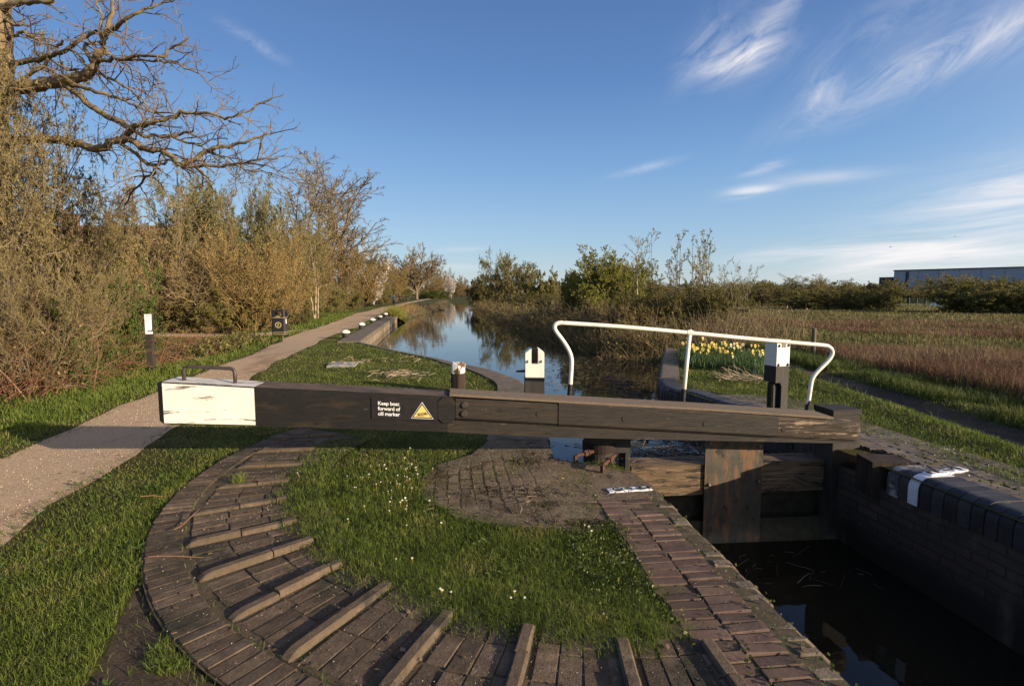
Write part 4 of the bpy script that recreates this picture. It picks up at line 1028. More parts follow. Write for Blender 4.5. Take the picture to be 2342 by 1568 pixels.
bm_obj('emblem', bm, M['gold'], tb)
text_mesh('lettering', ['Litter'], .085, lambda x, y: (x, -s - .003, H_b * .725 + y), M['gold'], tb, align='CENTER', offset=.001)
bm = bmesh.new(); bx(bm, (s + .002, -.06, H_b * .56), (.004, .10, .19)); bm_obj('sticker', bm, M['notice'], tb)
# --- fence post, rail fence on the right bank
px_, py_ = dp(1860, 781, 14.3)[:2]
fp = empty('fence_post', (px_, py_, 0), .2, 'short weathered round fence post alone in the dry field', 'post')
M['grey_wood'] = surf('grey_wood', [(.3, (.09, .07, .045)), (.7, (.20, .165, .115))], 8, (2, 2, .3), rough=.9, bump=.8, bscale=24, bdist=.005)
ztp = dp(1860, 750, 14.3)[2]
bm = bmesh.new(); lathe(bm, [(.06, -.1), (.056, ztp - .01), (.045, ztp)], 12); bm_obj('shaft', bm, M['grey_wood'], fp)
rf = empty('rail_fence', label='old two-rail timber fence half hidden in the bushes right of the canal', cat='fence')
fps = [dp(x, 700, Y_f)[:2] for x, Y_f in ((1592, 21.5), (1640, 20.8), (1689, 20))]
for p in fps:
    bm = bmesh.new(); bx(bm, (p[0], p[1], .55), (.13, .13, 1.5), .2); bm_obj('post', bm, M['grey_wood'], rf, bevel=.01)
p0, p1 = np.array(fps[0]), np.array(fps[-1]); d = (p1 - p0) / np.hypot(*(p1 - p0))
for z in (.62, 1.05):
    bm = bmesh.new(); bx(bm, (*((p0 + p1) / 2 + np.array((-d[1], d[0])) * -.1), z), (np.hypot(*(p1 - p0)) + 1.0, .05, .11), math.atan2(d[1], d[0])); bm_obj('rail', bm, M['grey_wood'], rf, bevel=.006)
# --- inspection cover on the lawn
cx_, cy_ = g(784, 834)
cv = empty('drain_cover', (cx_, cy_, 0), .15, 'flat grey square drain cover lying in the lawn beside straw', 'drain cover')
M['slab'] = surf('slab', [(.3, (.20, .19, .18)), (.7, (.30, .29, .28))], 6, rough=.85, bump=.5)
bm = bmesh.new(); bx(bm, (0, 0, .004), (.62, .62, .05)); bm_obj('frame', bm, M['slab'], cv, bevel=.006)
bm = bmesh.new(); bx(bm, (0, 0, .034), (.50, .50, .012)); bm_obj('lid', bm, M['slab'], cv, bevel=.003)
# ------------------------------------------------------------------ trees and shrubs
def rv(r): return Vector((r.gauss(0, 1), r.gauss(0, 1), r.gauss(0, 1)))
def branch(p, d, Ln, r0, r1, nseg, wob, up, rg):
    pts = [p.copy()]; rad = [r0]; d = d.normalized()
    for i in range(nseg):
        d = (d + rv(rg) * wob + Vector((0, 0, up))).normalized(); p = p + d * (Ln / nseg)
        pts.append(p.copy()); rad.append(r0 + (r1 - r0) * (i + 1) / nseg)
    return pts, rad
def rot_dir(t, ang, az):
    u = t.orthogonal().normalized(); v = t.cross(u)
    return (t * math.cos(ang) + (u * math.cos(az) + v * math.sin(az)) * math.sin(ang)).normalized()
def sub(parent, n, cfg, rg, L0):
    """children of one limb"""
    pts, rad = parent; out = []; az = rg.uniform(0, 6.28)
    for k in range(n):
        t = cfg['start'] + (1 - cfg['start']) * (k + rg.random()) / n
        f = min(t * (len(pts) - 1), len(pts) - 1.001); i = int(f); f -= i
        p = pts[i].lerp(pts[i + 1], f); r = rad[i] + (rad[i + 1] - rad[i]) * f
        tg = (pts[i + 1] - pts[i]).normalized(); az += 2.4 + rg.uniform(-.5, .5)
        d = rot_dir(tg, math.radians(cfg['ang'] * rg.uniform(.65, 1.3)), az)
        Ln = L0 * cfg['ratio'] * (1 - cfg.get('taper', .5) * t) * rg.uniform(.6, 1.25)
        out.append((branch(p, d, Ln, max(min(r * .7, cfg.get('rmax', 9)), cfg['rmin']), cfg['rmin'], cfg['nseg'], cfg['wob'], cfg['up'], rg), Ln))
    return out
def leaf_quads(P, size, rng, long=1.8, flat=0.0):
    n = len(P); a = rng.normal(size=(n, 3)); a /= np.linalg.norm(a, axis=1, keepdims=True)
    b = rng.normal(size=(n, 3)); b -= (b * a).sum(1, keepdims=True) * a; b /= np.linalg.norm(b, axis=1, keepdims=True)
    s = size * rng.uniform(.6, 1.3, (n, 1)); a = a * s * long * .5; b = b * s * .5
    V = np.stack([P - a, P + b, P + a, P - b], 1).reshape(-1, 3)
    return V, np.arange(4 * n).reshape(n, 4)
def vsub(P, R, Ln, n, c, rng):
    """n children on every limb of a level, all at once"""
    Mn, K, _ = P.shape; n = max(1, n)
    t = c['start'] + (1 - c['start']) * (np.arange(n)[None] + rng.random((Mn, n))) / n
    f = np.minimum(t * (K - 1), K - 1.001); i = f.astype(int); f = (f - i)[..., None]
    m = np.arange(Mn)[:, None]
    p = P[m, i] * (1 - f) + P[m, i + 1] * f; r = R[m, i] * (1 - f[..., 0]) + R[m, i + 1] * f[..., 0]
    tg = P[m, i + 1] - P[m, i]; tg /= np.linalg.norm(tg, axis=2, keepdims=True) + 1e-9
    az = rng.uniform(0, 6.28, (Mn, 1)) + 2.4 * np.arange(n)[None] + rng.uniform(-.5, .5, (Mn, n))
    ref = np.where(np.abs(tg[..., 2:3]) > .9, np.array([1., 0, 0]), np.array([0, 0, 1.]))
    U = np.cross(tg, ref); U /= np.linalg.norm(U, axis=2, keepdims=True) + 1e-9; W = np.cross(tg, U)
    an = np.radians(c['ang'] * rng.uniform(.6, 1.35, (Mn, n)))[..., None]; az = az[..., None]
    d = tg * np.cos(an) + (U * np.cos(az) + W * np.sin(az)) * np.sin(an)
    L2 = Ln[:, None] * c['ratio'] * (1 - c.get('taper', .5) * t) * rng.uniform(.55, 1.3, (Mn, n))
    p, d, L2, r = p.reshape(-1, 3), d.reshape(-1, 3), L2.ravel(), r.ravel()
    r0 = np.maximum(np.minimum(r * .7, c.get('rmax', 9)), c['rmin']); return vgrow(p, d, L2, r0, np.full(len(r0), c['rmin']), c['nseg'], c['wob'], c['up'], rng)
def vgrow(p, d, Ln, r0, r1, nseg, wob, up, rng):
    pts = [p]
    for _ in range(nseg):
        d = d + rng.normal(size=d.shape) * wob; d[:, 2] += up; d = d / np.linalg.norm(d, axis=1, keepdims=True)
        p = p + d * (Ln / nseg)[:, None]; pts.append(p)
    k = np.linspace(0, 1, nseg + 1)[None]
    return np.stack(pts, 1), r0[:, None] * (1 - k) + r1[:, None] * k, Ln
def make_tree(name, cfg, seed):
    """-> (trunk mesh, crown mesh, height, width)"""
    rng = np.random.default_rng(seed); S = cfg['stems']
    a = rng.uniform(0, 6.28, S) if S < 3 else 2 * PI * (np.arange(S) + rng.uniform(-.3, .3, S)) / S
    q = cfg['spread'] * rng.uniform(.2, 1.1, S)
    d = np.stack([np.sin(q) * np.cos(a), np.sin(q) * np.sin(a), np.cos(q)], 1)
    p = np.stack([np.cos(a), np.sin(a), 0 * a], 1) * (cfg.get('base', .15) * rng.uniform(.2, 1, S))[:, None]; p[:, 2] = -.12
    r0 = cfg['r'] * rng.uniform(.7, 1.1, S)
    levels = [vgrow(p, d, cfg['len'] * rng.uniform(.7, 1.1, S), r0, r0 * cfg.get('rtip', .2), cfg.get('nseg', 8), cfg['wob'], cfg['up'], rng)]
    for lc in cfg['levels']: levels.append(vsub(*levels[-1], lc['n'], lc, rng))
    nt_ = cfg.get('trunk_levels', 1)
    Vt, Ft = tube_np([(P, R) for lv_ in levels[:nt_] for P, R in zip(lv_[0], lv_[1])], 7)
    parts, fl, mi, o = [], [], [], 0
    V, Fq = tube_np([(P, R) for lv_ in levels[nt_:] for P, R in zip(lv_[0], lv_[1])], 3); parts.append(V); fl.append(Fq); mi.append(np.zeros(len(Fq))); o = len(V)
    nl = cfg.get('leaves', 0)
    if nl:
        P = levels[-1][0]; Mn, K, _ = P.shape
        f = rng.uniform(.12, .999, (Mn, nl)) * (K - 1); i = f.astype(int); f = (f - i)[..., None]; m = np.arange(Mn)[:, None]
        Q = (P[m, i] * (1 - f) + P[m, i + 1] * f).reshape(-1, 3) + rng.normal(size=(Mn * nl, 3)) * cfg['lsize'] * .6
        V, Fq = leaf_quads(Q, cfg['lsize'], rng, cfg.get('llong', 1.7)); parts.append(V); fl.append(Fq + o); mi.append(np.ones(len(Fq)))
    V = np.concatenate(parts)
    mt = npmesh(name + '_trunk', Vt, [Ft], smooth=True); mc = npmesh(name + '_crown', V, [np.concatenate(fl)], mat_idx=np.concatenate(mi))
    mt.materials.append(cfg['bark']); mc.materials.append(cfg.get('twig', cfg['bark']))
    if nl: mc.materials.append(cfg['leafmat'])
    zs = V[:, 2]; rr = np.hypot(V[:, 0], V[:, 1])
    return mt, mc, float(np.percentile(zs, 99.6)), 2 * float(np.percentile(rr, 95))
def bark(name, a, b, c=None): return surf(name, [(.3, a), (.7, b)], 6, (1, 1, .3), rough=.9, bump=.8, bscale=30, bdist=.01, layers=[(c, 3, .52, .62, (1, 1, 1))] if c else ())
M['bark_grey'] = bark('bark_grey', (.085, .066, .045), (.18, .14, .095), (.22, .155, .045))
M['bark_ash'] = bark('bark_ash', (.11, .082, .05), (.21, .155, .09), (.26, .18, .05))
M['bark_birch'] = bark('bark_birch', (.33, .26, .17), (.50, .40, .27), (.09, .07, .05))
M['twig_gold'] = leaf('twig_gold', [(0, (.13, .082, .030)), (.5, (.235, .155, .056)), (1, (.34, .235, .095))], 0, .8)
M['twig_brown'] = leaf('twig_brown', [(0, (.085, .064, .036)), (.5, (.165, .125, .07)), (1, (.25, .19, .11))], 0, .8)
M['twig_dark'] = leaf('twig_dark', [(0, (.11, .085, .048)), (1, (.25, .19, .105))], 0, .8)
M['twig_pale'] = leaf('twig_pale', [(0, (.12, .085, .04)), (1, (.28, .205, .10))], 0, .8)
M['twig_red'] = leaf('twig_red', [(0, (.10, .040, .022)), (.5, (.20, .095, .05)), (1, (.30, .18, .10))], 0, .8)
M['leaf_catkin'] = leaf('leaf_catkin', [(0, (.145, .098, .034)), (.5, (.25, .175, .060)), (1, (.37, .28, .11))], .3)
M['leaf_tip'] = leaf('leaf_tip', [(0, (.125, .11, .026)), (.5, (.215, .185, .047)), (1, (.32, .275, .085))], .4)
M['leaf_green'] = leaf('leaf_green', [(0, (.034, .066, .010)), (.5, (.075, .125, .018)), (1, (.14, .19, .032))], .35)
M['leaf_olive'] = leaf('leaf_olive', [(0, (.12, .11, .03)), (.5, (.205, .185, .05)), (1, (.30, .265, .085))], .3)
M['leaf_dark'] = leaf('leaf_dark', [(0, (.075, .072, .02)), (.6, (.145, .135, .038)), (1, (.23, .20, .065))], .3)
M['leaf_willow'] = leaf('leaf_willow', [(0, (.16, .165, .026)), (.5, (.27, .27, .048)), (1, (.38, .36, .09))], .35)
M['leaf_spring'] = leaf('leaf_spring', [(0, (.13, .115, .038)), (.5, (.215, .195, .068)), (1, (.31, .29, .12))], .35)
M['leaf_bud'] = leaf('leaf_bud', [(0, (.125, .092, .034)), (.4, (.20, .155, .056)), (.75, (.27, .215, .08)), (1, (.36, .31, .13))], .3, patch=.8)
M['leaf_feather'] = leaf('leaf_feather', [(0, (.17, .155, .055)), (.5, (.28, .255, .095)), (1, (.37, .34, .15))], .3)  # yellow-green far hedgerow leaves, lightened to stand in for distance haze
M['petal'] = leaf('petal', [(0, (.55, .48, .42)), (1, (.78, .72, .64))], .3)
M['leaf_grey'] = leaf('leaf_grey', [(0, (.18, .18, .09)), (1, (.36, .34, .19))], .3)
lv = lambda n, ang, ratio, nseg, wob, up, rmin, start=.2, **k: dict(n=n, ang=ang, ratio=ratio, nseg=nseg, wob=wob, up=up, rmin=rmin, start=start, **k)
CFG = {
 'willow': dict(stems=11, spread=.75, len=6.0, r=.055, rtip=.15, wob=.08, up=.03, base=.6, bark=M['bark_ash'], twig=M['twig_brown'], leafmat=M['leaf_spring'], leaves=6, lsize=.040, llong=2.2,
     levels=[lv(15, 32, .45, 5, .09, .05, .010, .08), lv(11, 36, .42, 4, .12, .05, .007), lv(4, 36, .55, 3, .12, .04, .005)]),
 'golden': dict(stems=16, spread=0.9, len=4.6, r=.034, rtip=.2, wob=.07, up=.03, base=.6, bark=M['twig_gold'], twig=M['twig_gold'], leafmat=M['leaf_catkin'], leaves=2, lsize=.05, llong=2,
     levels=[lv(15, 30, .42, 5, .08, .03, .008, .08), lv(11, 34, .45, 4, .1, .03, .006), lv(2, 34, .5, 3, .1, .02, .005)]),
 'tangle': dict(stems=10, spread=1.0, len=5.4, r=.075, rtip=.2, wob=.2, up=.02, base=.4, nseg=10, bark=M['bark_grey'], twig=M['twig_pale'], leafmat=M['leaf_catkin'], leaves=1, lsize=.04,
     levels=[lv(12, 48, .45, 7, .2, .0, .011, .1), lv(9, 46, .5, 6, .2, -.03, .007), lv(5, 42, .5, 4, .2, -.02, .0045)]),
 'ash': dict(stems=2, spread=0.12, len=12, r=.17, rtip=.12, wob=.05, up=.03, base=.5, nseg=12, bark=M['bark_ash'], twig=M['twig_brown'], trunk_levels=2, leaves=0, lsize=.05,
     levels=[lv(19, 42, .36, 8, .09, .05, .022, .22, taper=.5), lv(9, 42, .44, 6, .14, .04, .014, .15), lv(6, 42, .48, 5, .16, .03, .009), lv(2, 38, .55, 3, .15, .03, .0065)]),
 'oak': dict(stems=1, spread=.02, len=3.6, r=.34, rtip=.75, wob=.03, up=.0, base=.01, bark=M['bark_grey'], twig=M['twig_brown'], trunk_levels=2, leaves=0, lsize=.05,
     levels=[lv(18, 46, 2.5, 9, .06, .03, .05, .45, taper=.15, rmax=.24), lv(12, 40, .40, 6, .1, .04, .032), lv(9, 40, .48, 5, .12, .03, .022), lv(6, 38, .55, 3, .12, .02, .018)]),
 'birch': dict(stems=3, spread=.2, len=6.6, r=.06, rtip=.2, wob=.05, up=.03, base=.5, nseg=9, bark=M['bark_birch'], twig=M['twig_brown'], leafmat=M['leaf_tip'], leaves=3, lsize=.045,
     levels=[lv(15, 42, .32, 5, .08, .05, .011, .3), lv(8, 38, .42, 4, .1, .03, .008), lv(5, 38, .5, 3, .1, .0, .006)]),
 'hazel': dict(stems=13, spread=.7, len=5.2, r=.05, rtip=.2, wob=.08, up=.04, base=.7, bark=M['bark_grey'], twig=M['twig_brown'], leafmat=M['leaf_catkin'], leaves=3, lsize=.055,
     levels=[lv(14, 38, .42, 5, .1, .05, .012, .06), lv(11, 38, .42, 4, .12, .04, .009), lv(4, 38, .5, 3, .13, .02, .007)]),
 'hawthorn': dict(stems=11, spread=1.0, len=2.9, r=.05, rtip=.25, wob=.13, up=.035, base=.5, bark=M['bark_grey'], twig=M['twig_dark'], leafmat=M['leaf_olive'], leaves=12, lsize=.048, llong=1.4,
     levels=[lv(13, 52, .55, 5, .15, .03, .010, .06), lv(11, 48, .48, 4, .16, .03, .008), lv(4, 44, .5, 3, .16, .02, .006)]),
 'thorn_loose': dict(stems=12, spread=0.78, len=3.6, r=.05, rtip=.2, wob=.13, up=.04, base=.7, bark=M['bark_grey'], twig=M['twig_brown'], leafmat=M['leaf_olive'], leaves=10, lsize=.036, llong=1.4,
     levels=[lv(13, 48, .5, 5, .15, .04, .011, .06), lv(10, 46, .48, 4, .16, .04, .008), lv(4, 44, .5, 3, .16, .03, .006)]),
 'green_bush': dict(stems=11, spread=0.85, len=2.8, r=.035, rtip=.25, wob=.11, up=.05, base=.5, bark=M['bark_grey'], twig=M['twig_brown'], leafmat=M['leaf_green'], leaves=8, lsize=0.045, llong=1.5,
     levels=[lv(11, 48, .52, 5, .13, .05, .007, .05), lv(9, 46, .48, 4, .14, .04, .005), lv(4, 44, .5, 3, .14, .04, .004)]),
 'sallow': dict(stems=15, spread=0.82, len=3.1, r=.032, rtip=.2, wob=.08, up=.05, base=.6, bark=M['bark_grey'], twig=M['twig_brown'], leafmat=M['leaf_willow'], leaves=22, lsize=.031, llong=1.9,
     levels=[lv(14, 46, .55, 5, .11, .06, .006, .05), lv(12, 44, .5, 4, .12, .06, .0045), lv(3, 38, .5, 3, .12, .05, .0035)]),
 'sapling': dict(stems=1, spread=.03, len=4.2, r=.035, rtip=.25, wob=.03, up=.02, base=.01, nseg=9, bark=M['bark_birch'], twig=M['twig_pale'], leaves=0, lsize=.05,
     levels=[lv(15, 28, .35, 5, .06, .08, .007, .35), lv(5, 30, .45, 4, .06, .06, .005)]),
 'shoots': dict(stems=14, spread=.42, len=3.8, r=.022, rtip=.25, wob=.045, up=.03, base=.8, bark=M['bark_grey'], twig=M['twig_brown'], leafmat=M['leaf_grey'], leaves=7, lsize=.040, llong=1.7,
     levels=[lv(10, 26, .28, 4, .08, .06, .006, .15), lv(4, 28, .5, 3, .08, .04, .0045)]),
 'blossom': dict(stems=6, spread=.85, len=4.0, r=.07, rtip=.2, wob=.1, up=.04, base=.3, bark=M['bark_grey'], twig=M['twig_brown'], leafmat=M['petal'], leaves=4, lsize=.10, llong=1.1,
     levels=[lv(12, 46, .5, 5, .12, .03, .012, .1), lv(9, 44, .46, 4, .12, .03, .009), lv(3, 40, .5, 3, .12, .02, .007)]),
 'brown_bush': dict(stems=15, spread=0.62, len=5.6, r=.045, rtip=.2, wob=.13, up=.03, base=.9, nseg=9, bark=M['bark_grey'], twig=M['twig_brown'], leafmat=M['leaf_bud'], leaves=7, lsize=.026, llong=1.7,
     levels=[lv(15, 46, .42, 6, .13, .035, .008, .04), lv(11, 46, .46, 5, .16, .03, .005), lv(5, 45, .5, 4, .17, .02, .003)]),
}
PROTO = {}
def proto(kind, var=0):
    if (kind, var) not in PROTO:
        PROTO[(kind, var)] = make_tree(kind, CFG[kind], hash_(kind) + var * 17)
    return PROTO[(kind, var)]
def hash_(s): return sum((i + 1) * ord(c) for i, c in enumerate(s))
SWAP = {}
def plant(kind, px, Y, top, wpx, label, name='tree', cat='tree', group=None, var=0, rz=None, z0=None, leafmat=None, twigmat=None):
    mt, mc, hh, ww = proto(kind, var)
    if leafmat or twigmat:
        key = (kind, var, leafmat, twigmat)
        if key not in SWAP:
            c2 = mc.copy()
            if twigmat: c2.materials[0] = M[twigmat]
            if leafmat and len(c2.materials) > 1: c2.materials[1] = M[leafmat]
            SWAP[key] = c2
        mc = SWAP[key]
    X = dp(px, 700, Y)[0]
    if z0 is None: z0 = float(height(np.array([[X, Y]]))[0])
    H_ = dp(px, top, Y)[2] - z0; Wd = wpx * Y / F
    o = empty(name, (X, Y, z0), random.uniform(0, 6.28) if rz is None else rz, label, cat, group)
    o.scale = (Wd / ww, Wd / ww, H_ / hh)
    link('trunk' if cat == 'tree' else 'stems', mt, None, o); link('crown' if cat == 'tree' else 'foliage', mc, None, o)
    return o
G1 = 'trees and bushes along the left of the towpath'; G2 = 'bushes on the right bank of the canal'; G3 = 'dark thorn bushes in the field on the right'; G4 = 'far trees where the canal vanishes'
# near left
plant('brown_bush', 20, 10.2, 110, 500, 'big brown budding bush towering at the left edge under the bare limbs', 'budding_bush', 'bush', G1)
plant('brown_bush', -190, 10.2, 20, 560, 'brown budding bush cut by the left edge of the photo beside the tree trunk', 'budding_bush', 'bush', G1, 1)
plant('brown_bush', 130, 11.4, 330, 330, 'smaller brown budding bush on the right flank of the big one', 'budding_bush', 'bush', G1, 1)
plant('brown_bush', 60, 9.1, 540, 330, 'low brown budding bush spreading over the bramble canes at the left edge', 'budding_bush', 'bush', G1, 0, rz=2.2)
plant('green_bush', 265, 12.6, 560, 165, 'fresh green hedge bush between the brown bush and the sign post', 'green_bush', 'bush', G1)
plant('green_bush', 150, 9.6, 690, 170, 'green leafy bush low among the brown bushes at the left edge', 'green_bush', 'bush', G1, 1)
plant('green_bush', 292, 14.2, 690, 110, 'small bright green bush right behind the sign post', 'green_bush', 'bush', G1, 1)
plant('tangle', 395, 24.5, 440, 340, 'bare arching tangled thicket with lichen-yellow limbs above the side path', 'bare_thicket', 'bush', G1)
plant('tangle', 480, 25, 570, 250, 'lower bare thicket of curved pale twigs left of the litter bin', 'bare_thicket', 'bush', G1, 1)
plant('willow', 445, 29, 385, 270, 'tall spring willow with fine upright twigs behind the bare thicket', 'willow_tree', 'tree', G1)
plant('willow', 545, 31, 400, 240, 'spring willow with greenish tips in the middle of the left wood', 'willow_tree', 'tree', G1, 1)
plant('willow', 345, 30, 425, 200, 'leftmost of the spring willows, partly behind the long bare limbs', 'willow_tree', 'tree', G1, 1)
plant('willow', 600, 33, 405, 190, 'spring willow right of the middle of the left wood', 'willow_tree', 'tree', G1, rz=1.3)
plant('willow', 500, 34, 380, 200, 'highest spring willow at the back of the left wood', 'willow_tree', 'tree', G1, 1, rz=2.6)
plant('hazel', 265, 22, 490, 200, 'brown twiggy hazel between the budding bush and the bare thicket', 'hazel_bush', 'bush', G1)
plant('golden', 470, 26, 520, 230, 'golden-twigged osier behind the curved pale twigs', 'osier_bush', 'bush', G1, 1)
plant('golden', 575, 24.5, 545, 240, 'golden-twigged osier leaning over the grass behind the litter bin', 'osier_bush', 'bush', G1)
plant('golden', 640, 29, 520, 170, 'golden-twigged osier just right of the litter bin', 'osier_bush', 'bush', G1, 1)
plant('hawthorn', 470, 24, 668, 200, 'low olive hedge along the far side of the side path', 'hedge_bush', 'bush', G1, leafmat='leaf_tip')
plant('hawthorn', 590, 25.5, 660, 150, 'low olive hedge directly behind the litter bin', 'hedge_bush', 'bush', G1, 1, leafmat='leaf_tip')
plant('hawthorn', 668, 29, 690, 75, 'dark green bush at the right foot of the golden osier', 'hedge_bush', 'bush', G1, leafmat='leaf_dark')
plant('willow', 655, 40, 470, 200, 'greenish willow left of the pale birch stem', 'willow_tree', 'tree', G1)
plant('birch', 722, 37, 530, 120, 'slender birch with a pale sunlit stem by the towpath', 'birch_tree', 'tree', G1)
plant('ash', 690, 48, 372, 210, 'tall bare ash at the left of the tall pair', 'ash_tree', 'tree', G1, 1)
plant('ash', 806, 66, 340, 220, 'tallest bare ash with open branches against the sky', 'ash_tree', 'tree', G1)
plant('ash', 752, 58, 378, 150, 'thin bare ash standing between the two tall ashes', 'ash_tree', 'tree', G1, 1, rz=2.0)
plant('hazel', 708, 46, 520, 160, 'brown hazel behind the birch', 'hazel_bush', 'bush', G1)
plant('hazel', 768, 58, 540, 150, 'brown hazel under the tallest ash', 'hazel_bush', 'bush', G1, 1)
plant('hazel', 820, 74, 556, 120, 'reddish brown hazel right of the tallest ash', 'hazel_bush', 'bush', G1, twigmat='twig_gold')
plant('blossom', 843, 84, 585, 95, 'pinkish blossoming thorn in the middle of the hedge row', 'blossom_bush', 'bush', G1)
plant('hazel', 864, 98, 572, 100, 'brown hazel beyond the blossoming thorn', 'hazel_bush', 'bush', G1, 1)
plant('hazel', 896, 128, 594, 90, 'golden brown hazel nearest the walkers', 'hazel_bush', 'bush', G1, twigmat='twig_gold')
plant('hawthorn', 700, 43, 655, 90, 'trimmed green hedge bush right of the birch stem', 'hedge_bush', 'bush', G1, leafmat='leaf_olive')
plant('hawthorn', 748, 51, 652, 90, 'trimmed green hedge bush beside the path under the ashes', 'hedge_bush', 'bush', G1, 1, leafmat='leaf_olive')
plant('hawthorn', 790, 63, 650, 85, 'trimmed brownish hedge bush level with the mooring posts', 'hedge_bush', 'bush', G1, leafmat='leaf_olive', twigmat='twig_brown')
plant('hawthorn', 828, 76, 648, 75, 'trimmed green hedge bush below the blossom', 'hedge_bush', 'bush', G1, 1, leafmat='leaf_tip')
plant('hawthorn', 862, 94, 648, 62, 'trimmed brownish hedge bush two before the walkers', 'hedge_bush', 'bush', G1, leafmat='leaf_olive')
plant('hawthorn', 888, 114, 640, 48, 'dark green trimmed hedge bush beside the nearest walker', 'hedge_bush', 'bush', G1, 1, leafmat='leaf_dark')
plant('hawthorn', 914, 138, 652, 60, 'green hedge at the foot of the round oak, on its left', 'hedge_bush', 'bush', G4, leafmat='leaf_green')
plant('oak', 953, 176, 561, 122, 'round bare oak standing beyond the walkers', 'oak_tree', 'tree', G4)
plant('hazel', 926, 190, 612, 80, 'golden brown trees behind the oak on its left', 'far_bush', 'bush', G4, twigmat='twig_gold')
plant('hazel', 990, 225, 618, 70, 'brown bushes behind the oak on its right', 'far_bush', 'bush', G4, 1, twigmat='twig_gold')
plant('blossom', 1026, 235, 625, 44, 'white blossoming tree beyond the oak', 'blossom_tree', 'tree', G4)
plant('hawthorn', 988, 205, 660, 90, 'green hedge to the right of the oak trunk', 'far_bush', 'bush', G4, leafmat='leaf_green')
plant('willow', 1010, 260, 612, 64, 'olive willow behind the white blossom', 'far_tree', 'tree', G4)
plant('hazel', 1040, 280, 628, 54, 'olive brown tree right of the white blossom', 'far_tree', 'tree', G4)
plant('hazel', 1062, 330, 645, 56, 'low far trees closing the end of the canal', 'far_tree', 'tree', G4, 1, twigmat='twig_gold')
plant('hazel', 1085, 340, 648, 56, 'low far trees at the vanishing end beside the right bank', 'far_tree', 'tree', G4)
# right bank
plant('thorn_loose', 1160, 66, 577, 115, 'tallest thorn bush on the far right bank with a spiky top', 'thorn_bush', 'bush', G2)
plant('hawthorn', 1115, 78, 618, 75, 'dark thorn bush at the water edge where the canal narrows', 'thorn_bush', 'bush', G2, leafmat='leaf_dark')
plant('hawthorn', 1092, 92, 632, 48, 'farthest dark thorn bush on the right bank', 'thorn_bush', 'bush', G2, 1, leafmat='leaf_dark')
plant('hawthorn', 1232, 56, 606, 95, 'rounded green thorn bush right of the tallest thorn', 'thorn_bush', 'bush', G2, 1)
plant('hawthorn', 1205, 50, 668, 100, 'low dark bramble hedge below the tallest thorn', 'bramble_hedge', 'bush', G2, leafmat='leaf_dark')
plant('hawthorn', 1265, 40, 672, 110, 'low dark bramble hedge left of the bright willow', 'bramble_hedge', 'bush', G2, 1, leafmat='leaf_dark')
plant('sallow', 1372, 28, 572, 190, 'bright green willow bush behind the left bend of the handrail', 'willow_bush', 'bush', G2)
plant('sallow', 1325, 31, 622, 100, 'smaller bright green willow on the left flank of the big one', 'willow_bush', 'bush', G2, 1)
plant('sallow', 1415, 29, 600, 130, 'right-hand flank of the bright willow, lower and rounder', 'willow_bush', 'bush', G2, 1, rz=2.2)
plant('sapling', 1458, 24, 536, 70, 'thin pale bare sapling rising beside the bright willow', 'sapling', 'tree', G2)
plant('shoots', 1560, 21.5, 528, 190, 'tall budding willow shoots standing above the rail fence', 'willow_shoots', 'bush', G2)
plant('shoots', 1655, 20.5, 592, 120, 'shorter budding willow shoots at the right end of the rail fence', 'willow_shoots', 'bush', G2, 1)
plant('thorn_loose', 1505, 21, 640, 180, 'brown loose shrub between the bright willow and the rail fence', 'brown_shrub', 'bush', G2, 1, leafmat='leaf_tip')
plant('sallow', 1615, 20.6, 650, 160, 'olive leafy shrub growing through the rail fence', 'willow_bush', 'bush', G2, leafmat='leaf_olive')
plant('thorn_loose', 1430, 20.6, 690, 150, 'low brown twiggy shrub at the foot of the thin sapling', 'brown_shrub', 'bush', G2, leafmat='leaf_catkin')
# field
plant('thorn_loose', 1745, 70, 640, 130, 'olive thicket just right of the budding shoots', 'field_thicket', 'bush', G3, leafmat='leaf_olive', twigmat='twig_brown')
plant('hawthorn', 1868, 58, 655, 165, 'broad dark thorn bush left of the single round one in the field', 'field_thorn', 'bush', G3, leafmat='leaf_olive', twigmat='twig_brown')
plant('hawthorn', 2012, 55, 640, 112, 'single round thorn bush in the middle of the field', 'field_thorn', 'bush', G3, 1, leafmat='leaf_olive', twigmat='twig_brown')
plant('hawthorn', 2225, 47, 632, 210, 'large dark spreading thorn bush near the right edge', 'field_thorn', 'bush', G3, 1, leafmat='leaf_olive', twigmat='twig_brown')
plant('hawthorn', 2380, 44, 628, 200, 'dark thorn bush cut by the right edge', 'field_thorn', 'bush', G3, leafmat='leaf_olive', twigmat='twig_brown')
plant('hawthorn', 1925, 57, 682, 80, 'low olive bush tucked beside the broad dark thorn', 'field_thorn', 'bush', G3, leafmat='leaf_olive', twigmat='twig_brown')
hedge_rows = []
